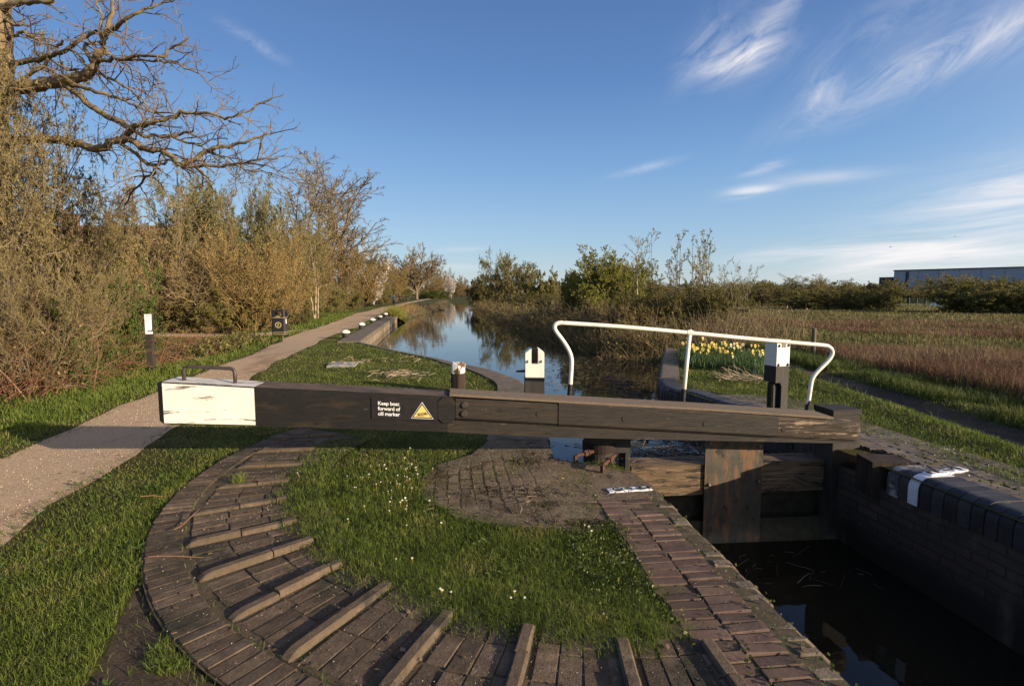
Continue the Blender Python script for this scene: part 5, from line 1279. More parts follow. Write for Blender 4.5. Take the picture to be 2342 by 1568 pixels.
for i, (px, Y, top, w_, k, lf) in enumerate([(1700, 120, 640, 120, 'thorn_loose', 'leaf_tip'), (1790, 125, 631, 120, 'willow', None), (1865, 120, 629, 110, 'willow', None), (1930, 130, 641, 120, 'thorn_loose', 'leaf_tip'), (2000, 135, 645, 110, 'hazel', 'leaf_tip'), (2070, 125, 650, 130, 'hazel', 'leaf_tip'), (2150, 118, 626, 120, 'willow', None), (2195, 140, 630, 80, 'willow', None), (2270, 120, 640, 130, 'hazel', 'leaf_tip'), (2345, 130, 618, 120, 'willow', None), (1820, 95, 655, 130, 'thorn_loose', 'leaf_tip'), (1960, 100, 655, 140, 'hawthorn', 'leaf_tip'), (2110, 95, 655, 130, 'hawthorn', 'leaf_tip'), (1660, 90, 650, 120, 'hawthorn', 'leaf_tip'), (1300, 110, 640, 90, 'hazel', None), (1420, 120, 645, 160, 'thorn_loose', 'leaf_olive'), (1560, 120, 650, 160, 'thorn_loose', 'leaf_olive')]):
    lab = ['leftmost olive tree of the far field hedgerow', 'feathery yellow-green tree at the left of the far hedgerow', 'feathery yellow-green tree above the broad dark thorn', 'olive brush in the far hedgerow left of the warehouse', 'brown tree in the far hedgerow just left of the warehouse corner', 'brown brush below the pale warehouse corner', 'rounded green tree in front of the long warehouse', 'second rounded green tree in front of the warehouse, on the right', 'brown trees in front of the right half of the warehouse', 'green tree at the right edge in front of the warehouse', 'olive thicket behind the broad dark thorn', 'olive thicket behind the single round thorn', 'olive thicket behind the green mesh fence', 'olive thicket behind the tips of the budding shoots', 'brown thicket seen between the thorn and the bright willow', 'olive thicket behind the thin sapling', 'olive thicket behind the tall budding shoots'][i]
    plant(k, px, Y, top, w_, lab, 'hedgerow_tree', 'tree', 'far hedgerow across the field', i % 2, leafmat='leaf_feather' if i < 10 or i > 13 else lf, twigmat='twig_pale')
# --- the big bare tree at the left, limb by limb
Zf = .2832
def zz(x, y, Y): return Vector(dp(x * Zf, y * Zf, Y))
big = empty('bare_tree', (*dp(-26, 900, 10.8)[:2], 0), label='large leafless tree at the left edge stretching crooked limbs over the bushes', cat='tree')
LIMBS = [ # (points (x, y, distance) in survey units, start radius, end radius)
 ([(-95, 3100, 10.8), (-90, 2400, 10.8), (-70, 1500, 10.8), (-80, 900, 10.8), (-30, 560, 10.7), (-15, 330, 10.7), (-20, 150, 10.7), (-60, -200, 10.7), (-100, -700, 10.6)], .34, .16),
 ([(-20, 880, 10.8), (60, 740, 10.6), (180, 700, 10.5), (330, 690, 10.4), (450, 655, 10.3), (560, 650, 10.2), (660, 610, 10.1), (735, 560, 10.0), (760, 500, 10.0), (800, 425, 9.9), (845, 400, 9.9)], .135, .062),
 ([(835, 405, 9.9), (825, 330, 9.9), (870, 285, 9.8), (930, 225, 9.7), (1010, 165, 9.6), (1090, 115, 9.5), (1190, 70, 9.5), (1290, 30, 9.5), (1390, -20, 9.5)], .05, .012),
 ([(825, 335, 9.9), (815, 230, 9.9), (818, 130, 9.9), (790, 40, 9.9), (770, -60, 9.9), (760, -160, 9.9)], .03, .01),
 ([(850, 290, 9.8), (870, 180, 9.8), (905, 70, 9.8), (925, -40, 9.8), (960, -160, 9.8)], .045, .018),
 ([(745, 490, 10), (700, 430, 10.1), (690, 370, 10.2), (730, 345, 10.2), (815, 335, 10.3)], .035, .018),
 ([(770, 500, 10), (870, 485, 9.8), (980, 475, 9.6), (1090, 455, 9.5), (1200, 455, 9.4), (1310, 460, 9.3), (1370, 390, 9.3), (1450, 350, 9.2), (1530, 300, 9.2)], .036, .012),
 ([(980, 477, 9.6), (1080, 490, 9.6), (1200, 488, 9.6), (1300, 500, 9.5), (1400, 495, 9.5), (1500, 550, 9.5), (1600, 590, 9.4), (1660, 650, 9.4), (1740, 690, 9.4)], .022, .006),
 ([(850, 430, 9.9), (950, 480, 10), (1040, 535, 10), (1120, 590, 10), (1190, 640, 10), (1240, 740, 10)], .017, .006),
 ([(480, 680, 10.3), (560, 720, 10.2), (640, 775, 10.1), (735, 850, 10), (820, 920, 9.9), (920, 960, 9.8), (1000, 1000, 9.7), (1070, 1035, 9.6), (1085, 1010, 9.5), (1150, 1020, 9.4), (1230, 985, 9.3), (1320, 965, 9.2), (1420, 940, 9.2), (1480, 912, 9.1), (1580, 920, 9.1), (1700, 920, 9.0), (1790, 950, 9.0), (1890, 945, 8.9), (1990, 890, 8.9), (2100, 820, 8.9)], .06, .012),
 ([(560, 690, 10.2), (650, 700, 10.1), (740, 725, 10), (820, 760, 9.9), (900, 770, 9.9), (990, 800, 9.8), (1070, 845, 9.8), (1150, 880, 9.7), (1230, 905, 9.7), (1340, 910, 9.6), (1440, 915, 9.5)], .038, .010),
 ([(800, 590, 10), (880, 640, 9.9), (1000, 690, 9.8), (1080, 750, 9.8), (1160, 820, 9.7), (1240, 880, 9.7), (1320, 945, 9.6)], .026, .008),
 ([(-40, 1180, 10.8), (200, 1130, 10.6), (400, 1120, 10.5), (560, 1150, 10.4), (680, 1180, 10.2), (800, 1200, 10), (880, 1180, 9.8), (960, 1140, 9.7), (1040, 1130, 9.6), (1130, 1180, 9.5), (1220, 1215, 9.4), (1320, 1225, 9.4), (1390, 1265, 9.3), (1440, 1330, 9.2), (1520, 1340, 9.2), (1610, 1330, 9.1), (1720, 1345, 9.1), (1830, 1330, 9.0), (1950, 1315, 9.0), (2080, 1285, 8.9), (2240, 1280, 8.9)], .085, .012),
 ([(980, 1130, 9.7), (1030, 1090, 9.7), (1080, 1045, 9.6)], .06, .05),
 ([(1470, 1320, 9.2), (1560, 1300, 9.2), (1630, 1250, 9.2), (1720, 1195, 9.1), (1850, 1180, 9.1), (1980, 1150, 9.0), (2090, 1105, 9.0), (2170, 1080, 9.0), (2165, 1015, 9.0)], .045, .009),
 ([(960, 1150, 9.7), (1040, 1200, 9.6), (1120, 1270, 9.6), (1200, 1330, 9.5), (1300, 1320, 9.5), (1380, 1295, 9.5), (1440, 1330, 9.4)], .034, .02),
 ([(1100, 1060, 9.6), (1160, 1095, 9.5), (1260, 1100, 9.5), (1380, 1110, 9.4), (1490, 1085, 9.4), (1560, 1055, 9.3)], .034, .014),
 ([(1400, 1110, 9.4), (1480, 1140, 9.4), (1580, 1160, 9.3), (1660, 1200, 9.3), (1760, 1250, 9.2), (1880, 1270, 9.2), (2000, 1300, 9.1), (2120, 1340, 9.1)], .022, .006),
 ([(1900, 1330, 9.0), (1980, 1360, 9.0), (2100, 1385, 8.9), (2220, 1410, 8.9), (2340, 1440, 8.8), (2460, 1490, 8.8)], .014, .005),
 ([(1600, 1330, 9.1), (1650, 1420, 9.2), (1700, 1500, 9.3), (1760, 1590, 9.4), (1850, 1640, 9.5)], .020, .006),
 ([(1250, 1340, 9.5), (1240, 1400, 9.6), (1180, 1430, 9.8), (1110, 1500, 10), (1060, 1560, 10.2), (1000, 1700, 10.4)], .028, .012),
 ([(-10, 80, 10.7), (40, 60, 10.6), (120, 30, 10.5), (220, 10, 10.4), (330, 20, 10.3), (430, 10, 10.2)], .075, .03),
 ([(0, 170, 10.7), (60, 170, 10.6), (110, 205, 10.5), (170, 205, 10.5), (185, 180, 10.5)], .03, .022),
 ([(20, 320, 10.7), (110, 305, 10.6), (180, 260, 10.5), (240, 290, 10.4), (320, 325, 10.4)], .032, .02),
 ([(-10, 520, 10.7), (120, 510, 10.6), (250, 485, 10.5), (360, 470, 10.4), (430, 440, 10.3), (520, 410, 10.2), (620, 345, 10.1), (700, 290, 10.1), (780, 250, 10)], .055, .026),
 ([(430, 440, 10.3), (470, 380, 10.3), (505, 325, 10.2)], .03, .02),
 ([(180, 640, 10.5), (270, 590, 10.4), (340, 540, 10.4), (390, 480, 10.3)], .035, .03),
 ([(420, 485, 10.3), (480, 530, 10.2), (560, 570, 10.2), (630, 565, 10.1)], .022, .014),
 ([(560, 400, 10.2), (620, 430, 10.1), (670, 480, 10.1), (685, 530, 10)], .018, .012),
]
rg = random.Random(5); limbs = []; tw = []
for pts, r0, r1 in LIMBS:
    q = spline([zz(*p) for p in pts], 3); n = len(q)
    for p in q[1:-1]: p += rv(rg) * .015
    limbs.append((q, [r0 + (r1 - r0) * i / (n - 1) for i in range(n)]))
for li, (q, r) in enumerate(limbs):
    if li == 0: continue
    ln = sum((b - a).length for a, b in zip(q, q[1:]))
    small = r[0] < .034
    n1 = int(ln * (6.5 if small else 4.6)); n1 = max(2, n1)
    for (b1, L1) in sub((q, r), n1, dict(start=.22 if r[0] > .05 else .1, ang=55, ratio=1, taper=.3, rmin=.0045, rmax=.013, nseg=7, wob=.17, up=-.02), rg, .75):
        tw.append(b1)
        for (b2, L2) in sub(b1, 4, dict(start=.2, ang=45, ratio=.55, rmin=.0032, nseg=5, wob=.16, up=.07), rg, L1):
            tw.append(b2)
            for (b3, L3) in sub(b2, 1, dict(start=.3, ang=45, ratio=.6, rmin=.003, nseg=4, wob=.14, up=.12), rg, L2): tw.append(b3)
V, Fq = tube_np([(np.array(p), np.array(r)) for p, r in limbs[:1]], 14)
M['bark_big'] = surf('bark_big', [(.3, (.12, .086, .05)), (.7, (.27, .20, .112))], 5, rough=.9, bump=1, bscale=26, bdist=.02, layers=[((.27, .19, .055), 3.0, .53, .62, (1, 1, 1))])
link('trunk', npmesh('trunk', V, [Fq], smooth=True), M['bark_big'], big, True)
for p, r in limbs[1:]:
    V, Fq = tube_np([(np.array(p), np.array(r))], 9); link('limb', npmesh('limb', V, [Fq], smooth=True), M['bark_big'], big, True)
V, Fq = tube_np([(np.array(p), np.array(r)) for p, r in tw], 4)
M['twig_big'] = leaf('twig_big', [(0, (.085, .06, .038)), (1, (.21, .15, .088))], 0, .8)
tag(link('crown', npmesh('crown', V, [Fq]), M['twig_big'], big, True), kind='stuff')
# --- brambles and dead canes on the left verge
def cane_patch(name, n, region, lmin, lmax, m, leafm=None, label=None, arch=-.09, lean=.9, rad=.006, nl=0, ls=.05, zo=-.03):
    rg = random.Random(len(name) * 7 + n); polys = []; P = []
    for _ in range(n):
        x, y = region(rg); Ln = rg.uniform(lmin, lmax)
        z = zo + float(HGT(x, y)); a = rg.uniform(0, 6.28); q = rg.uniform(.1, lean)
        b = branch(Vector((x, y, z)), Vector((math.cos(a) * math.sin(q), math.sin(a) * math.sin(q), math.cos(q))), Ln, rad * rg.uniform(.7, 1.2), rad * .4, 8, .09, arch * rg.uniform(.3, 1.5), rg)
        polys.append(b)
        for _k in range(nl):
            i = rg.randrange(2, 8); P.append(b[0][i] + rv(rg) * .05)
    V, Fq = tube_np([(np.array(p), np.array(r)) for p, r in polys], 3)
    fl = [Fq]; mi = [np.zeros(len(Fq))]; mats = [m]
    if P:
        Vl, Fl = leaf_quads(np.array(P), ls, np.random.default_rng(n), 1.3); fl.append(Fl + len(V)); mi.append(np.ones(len(Fl))); V = np.concatenate([V, Vl]); mats.append(leafm)
    return tag(link(name, npmesh(name, V, fl if len(fl) == 1 else [np.concatenate(fl)], mat_idx=np.concatenate(mi)), mats), kind='stuff')
def HGT(x, y): return height(np.array([[x, y]]))[0]
def seg_region(line, wid):
    def f(rg):
        i = rg.randrange(len(line) - 1); t = rg.random(); a, b = line[i], line[i + 1]
        return a[0] + (b[0] - a[0]) * t + rg.gauss(0, wid), a[1] + (b[1] - a[1]) * t + rg.gauss(0, wid)
    return f
cane_patch('bramble_canes', 520, seg_region([(-8.6, 7.4), (-8.3, 8.6), (-8.3, 9.6), (-8.9, 10.8), (-9.3, 12.2)], .4), .8, 2.0, M['twig_red'], M['leaf_catkin'], arch=-.13, nl=1, ls=.04)
cane_patch('bramble_canes', 620, seg_region([(-9.2, 12.8), (-9.6, 14), (-10.0, 16), (-10.4, 18), (-11.2, 19.5), (-12.5, 19.0), (-12.5, 16)], .6), .4, 1.05, M['twig_red'], M['leaf_dark'], arch=-.22, nl=1, ls=.05)
cane_patch('nettle_patch', 260, seg_region([(-9.4, 16.3), (-9.6, 18), (-9.9, 19.4)], .4), .2, .55, M['twig_dark'], M['leaf_dark'], arch=-.03, nl=16, ls=.075)
# right bank: dead reeds and sedge, dark brambles behind
RB = [(p[0] + .7, p[1] + .3) for p in RNAT[1:11]]
cane_patch('dead_reeds', 2600, seg_region([(4.9, 17.2), (3.9, 18.2), (3.2, 19.8), (2.6, 22), (1.9, 25.5)], .38), .4, 1.05, M['twig_pale'], M['leaf_dark'], arch=-.10, rad=.007, nl=1, ls=.07)
cane_patch('dead_reeds', 3000, seg_region([(2.2, 25.5), (1.2, 30), (-.2, 40), (-1.8, 52), (-3.5, 66), (-5, 80)], .7), .5, 1.3, M['twig_pale'], M['leaf_dark'], arch=-.09, rad=.011, nl=1, ls=.12)
cane_patch('dead_reeds', 1700, seg_region([(4.4, 19.5), (4.6, 22), (4.2, 26), (3.4, 32), (2.4, 44)], .8), .6, 1.5, M['twig_brown'], M['leaf_dark'], arch=-.05, rad=.009, nl=2, ls=.10)
cane_patch('dead_reeds', 1500, seg_region([(4.1, 15.2), (3.5, 16.4), (3.0, 17.4), (3.9, 16.6), (4.2, 15.8)], .32), .25, .8, M['twig_pale'], arch=-.2, lean=1.4, rad=.007, zo=-.02)
cane_patch('dry_stalks', 1500, seg_region([(6.0, 17.5), (7.5, 18.5), (9.0, 20), (8.0, 19)], .9), .5, 1.3, M['twig_brown'], M['leaf_catkin'], arch=-.03, rad=.006, nl=1)
# left reed bed beyond the quay
cane_patch('sedge_clump', 420, seg_region([(-8.75, 39.45), (-8.5, 39.7), (-8.7, 40.3), (-9.2, 39.6)], .16), .4, .9, M['leaf_willow'], arch=-.06, lean=.8, rad=.014, zo=-.12)
cane_patch('reed_bed', 420, seg_region([(-9.1, 39.6), (-9.3, 42), (-9.6, 45)], .32), .4, 1.0, M['leaf_willow'], arch=-.03, lean=.45, rad=.012)
cane_patch('reed_bed', 300, seg_region([(-9.8, 47), (-10.2, 52), (-10.6, 58)], .4), .4, 1.0, M['twig_gold'], arch=-.03, lean=.5, rad=.016)
cane_patch('reed_bed', 900, seg_region([(-9.2, 44), (-9.7, 56), (-10.6, 70), (-13.4, 100), (-15, 125)], .5), .3, .8, M['twig_brown'], arch=-.10, lean=.9, rad=.014)
cane_patch('reed_bed', 700, seg_region([(-8.7, 43), (-9.2, 60), (-10.2, 76), (-13.0, 105)], .3), .2, .6, M['twig_dark'], arch=-.14, lean=1.1, rad=.014, zo=.1)
# ------------------------------------------------------------------ grass
def polar(N, r0, r1, a0=-58, a1=58, seed=1):
    rng = np.random.default_rng(seed)
    r = r0 * (r1 / r0) ** rng.random(N); a = np.radians(rng.uniform(a0, a1, N))
    return np.stack([r * np.sin(a), r * np.cos(a)], 1)
def blades(name, P, Hh, Wd, m, seed=2, lean=.45, curl=.5, wind=(0, 0)):
    rng = np.random.default_rng(seed); n = len(P); z = height(P) - .004
    v_ = P - np.array(QC); r_ = np.hypot(*v_.T); t_ = np.degrees(np.arctan2(v_[:, 1], v_[:, 0])) % 360
    z = np.where((r_ > 2.40) & (r_ < 3.57) & (t_ > TH0) & (t_ < TH1), .001, z)          # rooted in the bedding of the brick arc
    a = rng.uniform(0, 2 * PI, n); q = rng.uniform(.02, lean, n)
    dx, dy = np.sin(a) * q + wind[0], np.cos(a) * q + wind[1]
    b = rng.uniform(0, 2 * PI, n); bx_, by_ = np.cos(b) * Wd / 2, np.sin(b) * Wd / 2
    c = 1 + rng.uniform(.2, 1, n) * curl * 2
    base = np.stack([P[:, 0], P[:, 1], z], 1); wv = np.stack([bx_, by_, np.zeros(n)], 1)
    mid = base + np.stack([dx * Hh * .5, dy * Hh * .5, Hh * .6], 1); tip = base + np.stack([dx * Hh * c, dy * Hh * c, Hh * (1 - .25 * q * c)], 1)
    V = np.stack([base - wv, base + wv, mid + wv * .75, mid - wv * .75, tip], 1).reshape(-1, 3)
    k = np.arange(n)[:, None] * 5
    return tag(link(name, npmesh(name, V, [k + np.array([0, 1, 2, 3]), k + np.array([3, 2, 4])]), m), kind='stuff')
M['grass_blade'] = leaf('grass_blade', [(0, (.055, .082, .013)), (.35, (.10, .142, .021)), (.7, (.165, .205, .034)), (.9, (.24, .24, .062)), (1, (.36, .30, .14))], .4, .6, patch=2.2)
M['grass_dry'] = leaf('grass_dry', [(0, (.07, .082, .020)), (.5, (.145, .138, .042)), (1, (.27, .21, .10))], .3, .7, patch=.4)
M['stalk'] = leaf('stalk', [(0, (.075, .040, .024)), (.35, (.155, .083, .048)), (.7, (.235, .145, .085)), (.9, (.29, .205, .115)), (1, (.38, .30, .19))], .25, .8, patch=.35)
M['tuft'] = leaf('tuft', [(0, (.035, .06, .012)), (.5, (.075, .105, .02)), (1, (.15, .155, .04))], .35, .6, patch=.8)
def paved(P):
    v = P - np.array(QC); r = np.hypot(*v.T); th = np.degrees(np.arctan2(v[:, 1], v[:, 0])) % 360
    inq = (th > TH0 - 2) & (th < TH1 + 3)
    ri = quad_inner(th) + .05 * noise2(P[:, 0], P[:, 1], 9, 8) - .03
    q = inq & (r > ri) & (r < 3.575)
    ap = pip(P, APRON) & (dist_poly(P, APRON, True) > .05 + .04 * noise2(P[:, 0], P[:, 1], 12, 4))
    lx = lockx(P[:, 1]); cop = (P[:, 1] < 4.4) & (P[:, 0] > lx - .55 + .05 * noise2(P[:, 0], P[:, 1], 8, 6))
    rx = np.where(P[:, 1] < 5.3, rockx(P[:, 1]), np.interp(P[:, 1], [p[1] for p in RUP[:8]], [p[0] for p in RUP[:8]]))
    rc = (P[:, 0] > rx - .1) & (P[:, 0] < rx + np.interp(P[:, 1], [0, 4.5, 5.5, 6.5, 9, 17], [1.0, .72, .8, .7, .5, .45]) + .1 * noise2(P[:, 0], P[:, 1], 6, 7)) & (P[:, 0] > 2)
    return q | ap | (cop & (P[:, 0] < lx + 5)) & (P[:, 0] < 5) | rc
def lawn(P, seed=3):
    """probability mask of growing grass and height factor"""
    rng = np.random.default_rng(seed); n = len(P)
    ok = ~pip(P, HOLE) & ~pip(P, CANAL) & ~paved(P)
    dpth = dist_poly(P, PATHd, True); inp = pip(P, PATHd) | pip(P, SIDEd); ok &= ~(inp & (dpth > rng.uniform(0, .13, n)))
    right = (P[:, 0] < -2) & (P[:, 0] > np.interp(P[:, 1], [p[1] for p in PATH_R], [p[0] for p in PATH_R]))
    worn = .6 * np.exp(-(dpth / .12) ** 2) + .40 * np.exp(-(dist_poly(P, [g(230, 1150), g(330, 1085), g(400, 1010)]) / .28) ** 2)
    nz = noise2(P[:, 0], P[:, 1], 4, 12)
    ok &= rng.random(n) > worn * (1 + .5 * nz)
    ok &= ~(pip(P, SOIL) & (rng.random(n) > .05 + .9 * (nz > .42)))
    dt = dist_poly(P, TRACK_C); ok &= rng.random(n) > .93 * np.exp(-(dt / .36) ** 4)
    fx = np.interp(P[:, 1], [p[1] for p in FIELD_L], [p[0] for p in FIELD_L]); ok &= P[:, 0] < fx + rng.normal(0, .5, n)
    hf = .62 + .5 * np.clip(dpth / .8, 0, 1) * (.75 + .35 * noise2(P[:, 0], P[:, 1], 2.4, 9)) - .35 * worn
    return ok, hf
P = polar(900000, 1.3, 75, -60, 57); ok, hf = lawn(P); P, hf = P[ok], hf[ok]
r = np.hypot(*P.T); rng = np.random.default_rng(9)
lush = np.clip((P[:, 1] < 4.9) * 1.0, 0, 1) * .028
right_b = (P[:, 0] > 2) & (P[:, 1] < 16)
Hh = (.038 + lush * .75 + .018 * right_b) * hf * rng.uniform(.35, 1.4, len(P))
blades('grass', P, Hh, np.maximum(.0024, .00095 * r) * rng.uniform(.7, 1.3, len(P)), M['grass_blade'], lean=1.0, curl=1.0)
P = polar(130000, 1.4, 16, -60, 50, 21); ok, hf = lawn(P, 5); P = P[ok]; d = dist_poly(P, PATHd, True); w_ = noise2(P[:, 0], P[:, 1], 1.5, 30)
P = P[(d < .9) & (P[:, 0] < -1.5) | (w_ > .28)]; r = np.hypot(*P.T)
blades('dry_grass', P, .035 * rng.uniform(.5, 1.3, len(P)), np.maximum(.003, .0012 * r), M['grass_dry'], 5, lean=1.1, curl=.9)
# rank tufts between the track and the field, along the left verge and on stone edges
P = np.concatenate([np.stack([rng.normal(7.1, .55, 26000), rng.uniform(3, 17, 26000)], 1), np.stack([rng.normal(6.4, .3, 5000), rng.uniform(3, 14, 5000)], 1)])
P = P[(dist_poly(P, TRACK_C) > .33) & (noise2(P[:, 0], P[:, 1], 2.0, 14) > -.12)]
blades('rank_grass', P, .15 * rng.uniform(.4, 1.5, len(P)), .009 * np.ones(len(P)), M['tuft'], 6, lean=.6, curl=.7)
pl_ = [(p[0] - .75, p[1]) for p in PATH_L[4:14]]
t = rng.random(14000) * (len(pl_) - 1.01); i = t.astype(int); f = (t - i)[:, None]; A = np.array(pl_)
P = A[i] * (1 - f) + A[i + 1] * f + rng.normal(0, .38, (14000, 2)); P = P[~pip(P, PATHd) & ~pip(P, SIDEd)]
blades('verge_grass', P, .075 * rng.uniform(.4, 1.5, len(P)) * np.clip(np.hypot(*P.T) / 10, 1, 2), .0011 * np.hypot(*P.T), M['grass_blade'], 7, lean=.6, curl=.7)
# dry stalks of the field
P = polar(360000, 8.5, 110, 8, 62, 31); fx = np.interp(P[:, 1], [p[1] for p in FIELD_L], [p[0] for p in FIELD_L])
nz = noise2(P[:, 0], P[:, 1], .45, 15); gap = noise2(P[:, 0], P[:, 1] * 1.8, .16, 16)
P = P[(P[:, 0] > fx + .4) & (nz > -.26) & (gap < .12) & (rng.random(len(P)) < np.interp(P[:, 1] + 3 * nz, [8, 22, 32, 60], [1, 1, .22, .10])) & ~((P[:, 1] > 40) & (rng.random(len(P)) > .5))]
r = np.hypot(*P.T)
blades('field_stalks', P, (.30 + .22 * noise2(P[:, 0], P[:, 1], .8, 17)) * np.interp(r, [10, 25, 45, 80], [1.15, 1, .6, .45]) * rng.uniform(.35, 1.4, len(P)), .0008 * r * rng.uniform(.5, 1.3, len(P)), M['stalk'], 8, lean=.75, curl=.7)
P = polar(110000, 9, 120, 8, 62, 33); fx = np.interp(P[:, 1], [p[1] for p in FIELD_L], [p[0] for p in FIELD_L]); gap = noise2(P[:, 0], P[:, 1] * 1.8, .16, 16)
P = P[(P[:, 0] > fx + .2) & ((gap > .06) | (rng.random(len(P)) < np.interp(P[:, 1], [10, 24, 32], [.3, .45, .95])))]
blades('field_grass', P, .14 * rng.uniform(.5, 1.5, len(P)), .0012 * np.hypot(*P.T), M['tuft'] if False else M['grass_dry'], 9, lean=.8)
P = polar(26000, 8.5, 60, 12, 62, 35); fx = np.interp(P[:, 1], [p[1] for p in FIELD_L], [p[0] for p in FIELD_L]); nz = noise2(P[:, 0], P[:, 1], 1.1, 19)
P = P[(P[:, 0] > fx + .2) & (nz > .30)]
blades('field_tussocks', P, (.22 + .25 * rng.random(len(P))) * rng.uniform(.5, 1.3, len(P)), .0011 * np.hypot(*P.T), M['grass_dry'], 12, lean=.95, curl=.9)
# clover and weeds at the coping end of the inner lawn
rgc = np.random.default_rng(44); P = np.stack([rgc.uniform(.1, 1.0, 6000), rgc.uniform(2.2, 4.2, 6000)], 1)
P = P[(P[:, 0] > lockx(P[:, 1]) - .95) & (P[:, 0] < lockx(P[:, 1]) - .52 + .06 * noise2(P[:, 0], P[:, 1], 8, 6)) & ~pip(P, APRON)]
v = P - np.array(QC); P = P[np.hypot(*v.T) < 2.62]
M['clover'] = leaf('clover', [(0, (.035, .055, .012)), (.6, (.085, .12, .022)), (.88, (.16, .14, .035)), (1, (.42, .38, .28))], .3)
Vl, Fl = leaf_quads(np.c_[P, rgc.uniform(-.01, .05, len(P))], .013, rgc, 1.2); tag(link('clover', npmesh('clover', Vl, [Fl]), M['clover']), kind='stuff')
# joint weeds on the brick edges
P = []
for _ in range(260):
    y = rgc.uniform(1.6, 4.3); P.append((lockx(y) - rgc.choice([.14, .355, .57, .02]) + rgc.normal(0, .02), y + rgc.normal(0, .02)))
P += [(rockx(y) + rgc.uniform(.34, 1.1), y) for y in rgc.uniform(3.6, 5.4, 420)]
P = np.array(P)
Vl, Fl = leaf_quads(np.c_[P, rgc.uniform(.008, .035, len(P))], .016, rgc, 1.4); tag(link('joint_weeds', npmesh('joint_weeds', Vl, [Fl]), M['clover']), kind='stuff')
# grit and crumbs of soil on the brick arc and the edge bricks
P = polar(16000, 1.5, 6.2, -50, 35, 52); P = P[paved(P) & (P[:, 0] < lockx(P[:, 1]) - .05) & ~pip(P, CANAL)]; n = len(P); rs = .0022 * rng.uniform(.4, 2.2, n) * np.clip(np.hypot(*P.T) / 3, .8, 1.6)
oc = np.array([(1, 0, 0), (0, 1, 0), (-1, 0, 0), (0, -1, 0), (0, 0, .8)]); V = np.c_[P, np.full(n, .0125)][:, None] + oc[None] * rs[:, None, None] * rng.uniform(.6, 1.3, (n, 5, 1)); k = np.arange(n)[:, None] * 5
M['grit'] = leaf('grit', [(0, (.035, .026, .016)), (.5, (.09, .065, .04)), (.85, (.20, .155, .105)), (1, (.42, .36, .28))], 0, .9)
tag(link('grit', npmesh('grit', V.reshape(-1, 3), [np.concatenate([k + np.array(q) for q in ((0, 1, 4), (1, 2, 4), (2, 3, 4), (3, 0, 4))])]), M['grit']), kind='stuff')
# stray grass in the brick joints
P = polar(170000, 1.6, 6.2, -50, 30, 53); v = P - np.array(QC); r = np.hypot(*v.T); th = np.degrees(np.arctan2(v[:, 1], v[:, 0])) % 360
P = P[paved(P) & (P[:, 0] < .7) & ((r < quad_inner(th) + .14 * rng.random(len(P)) ** 2 + .02) | ((np.abs(r - 3.345) < .012) & (rng.random(len(P)) < .12)))]
blades('joint_grass', P, .045 * rng.uniform(.3, 1.4, len(P)), np.maximum(.0026, .001 * np.hypot(*P.T)), M['grass_blade'], 15, lean=1.0, curl=.9)
p = np.array(g(545, 1105)); blades('grass_tuft', p + np.random.default_rng(3).normal(0, .022, (70, 2)), .12 * np.random.default_rng(4).uniform(.4, 1.2, 70), .004 * np.ones(70), M['grass_blade'], 16, lean=.9, curl=.8)
# gravel stones lying on the near path
P = polar(9000, 3.5, 14, -58, -20, 51); P = P[pip(P, PATH)]; n = len(P); rs = .003 + .0006 * np.hypot(*P.T); rs *= rng.uniform(.5, 1.5, n)
oc = np.array([(1, 0, 0), (0, 1, 0), (-1, 0, 0), (0, -1, 0), (0, 0, .7)]); V = np.c_[P, height(P)][:, None] + oc[None] * rs[:, None, None] * rng.uniform(.6, 1.3, (n, 5, 1))
k = np.arange(n)[:, None] * 5
M['pebble'] = leaf('pebble', [(0, (.2, .145, .095)), (.6, (.38, .285, .19)), (1, (.5, .39, .28))], 0, .9)
tag(link('gravel_stones', npmesh('gravel_stones', V.reshape(-1, 3), [np.concatenate([k + np.array(q) for q in ((0, 1, 4), (1, 2, 4), (2, 3, 4), (3, 0, 4))])]), M['pebble']), kind='stuff')
# broad-leaved weeds in the turf and last year's leaves blown along the path
rw_ = np.random.default_rng(61); P = polar(1500, 1.7, 13, -56, 48, 62); okw, _ = lawn(P, 63); P = P[okw & (noise2(P[:, 0], P[:, 1], 2.2, 64) > -.05)][:420]
Vw = []; Fw = []
for p in P:
    k = rw_.integers(4, 8); z = float(HGT(*p)); sz = rw_.uniform(.022, .05)
    for j in range(k):
        a = 2 * PI * j / k + rw_.uniform(-.4, .4); e = np.array([math.cos(a), math.sin(a), 0]); t = np.array([-e[1], e[0], 0]) * sz * .3; c = np.array([p[0], p[1], z + .012]); up_ = np.array([0, 0, sz * rw_.uniform(.2, .7)])
        o = len(Vw); Vw += [c, c + e * sz * .6 + t + up_ * .8, c + e * sz * 1.15 + up_, c + e * sz * .6 - t + up_ * .8]; Fw.append((o, o + 1, o + 2, o + 3))
M['weed'] = leaf('weed', [(0, (.05, .085, .018)), (.7, (.10, .15, .03)), (1, (.17, .19, .06))], .3, .5)
tag(link('turf_weeds', npmesh('turf_weeds', Vw, [np.array(Fw)]), M['weed']), kind='stuff')
P = polar(5200, 1.8, 22, -58, 40, 65); d = dist_poly(P, PATHd, True); ind = ~pip(P, CANAL) & ((d < .35) | (rw_.random(len(P)) < .12)); P = P[ind][:1700]
Vl, Fl = leaf_quads(np.c_[P, np.where(paved(P), .02, height(P) + .012)], .026, rw_, 1.5); Vl[:, 2] = np.repeat(np.where(paved(P), .018, height(P) + .012), 4) + (Vl[:, 2] - np.repeat(np.where(paved(P), .02, height(P) + .012), 4)) * .25
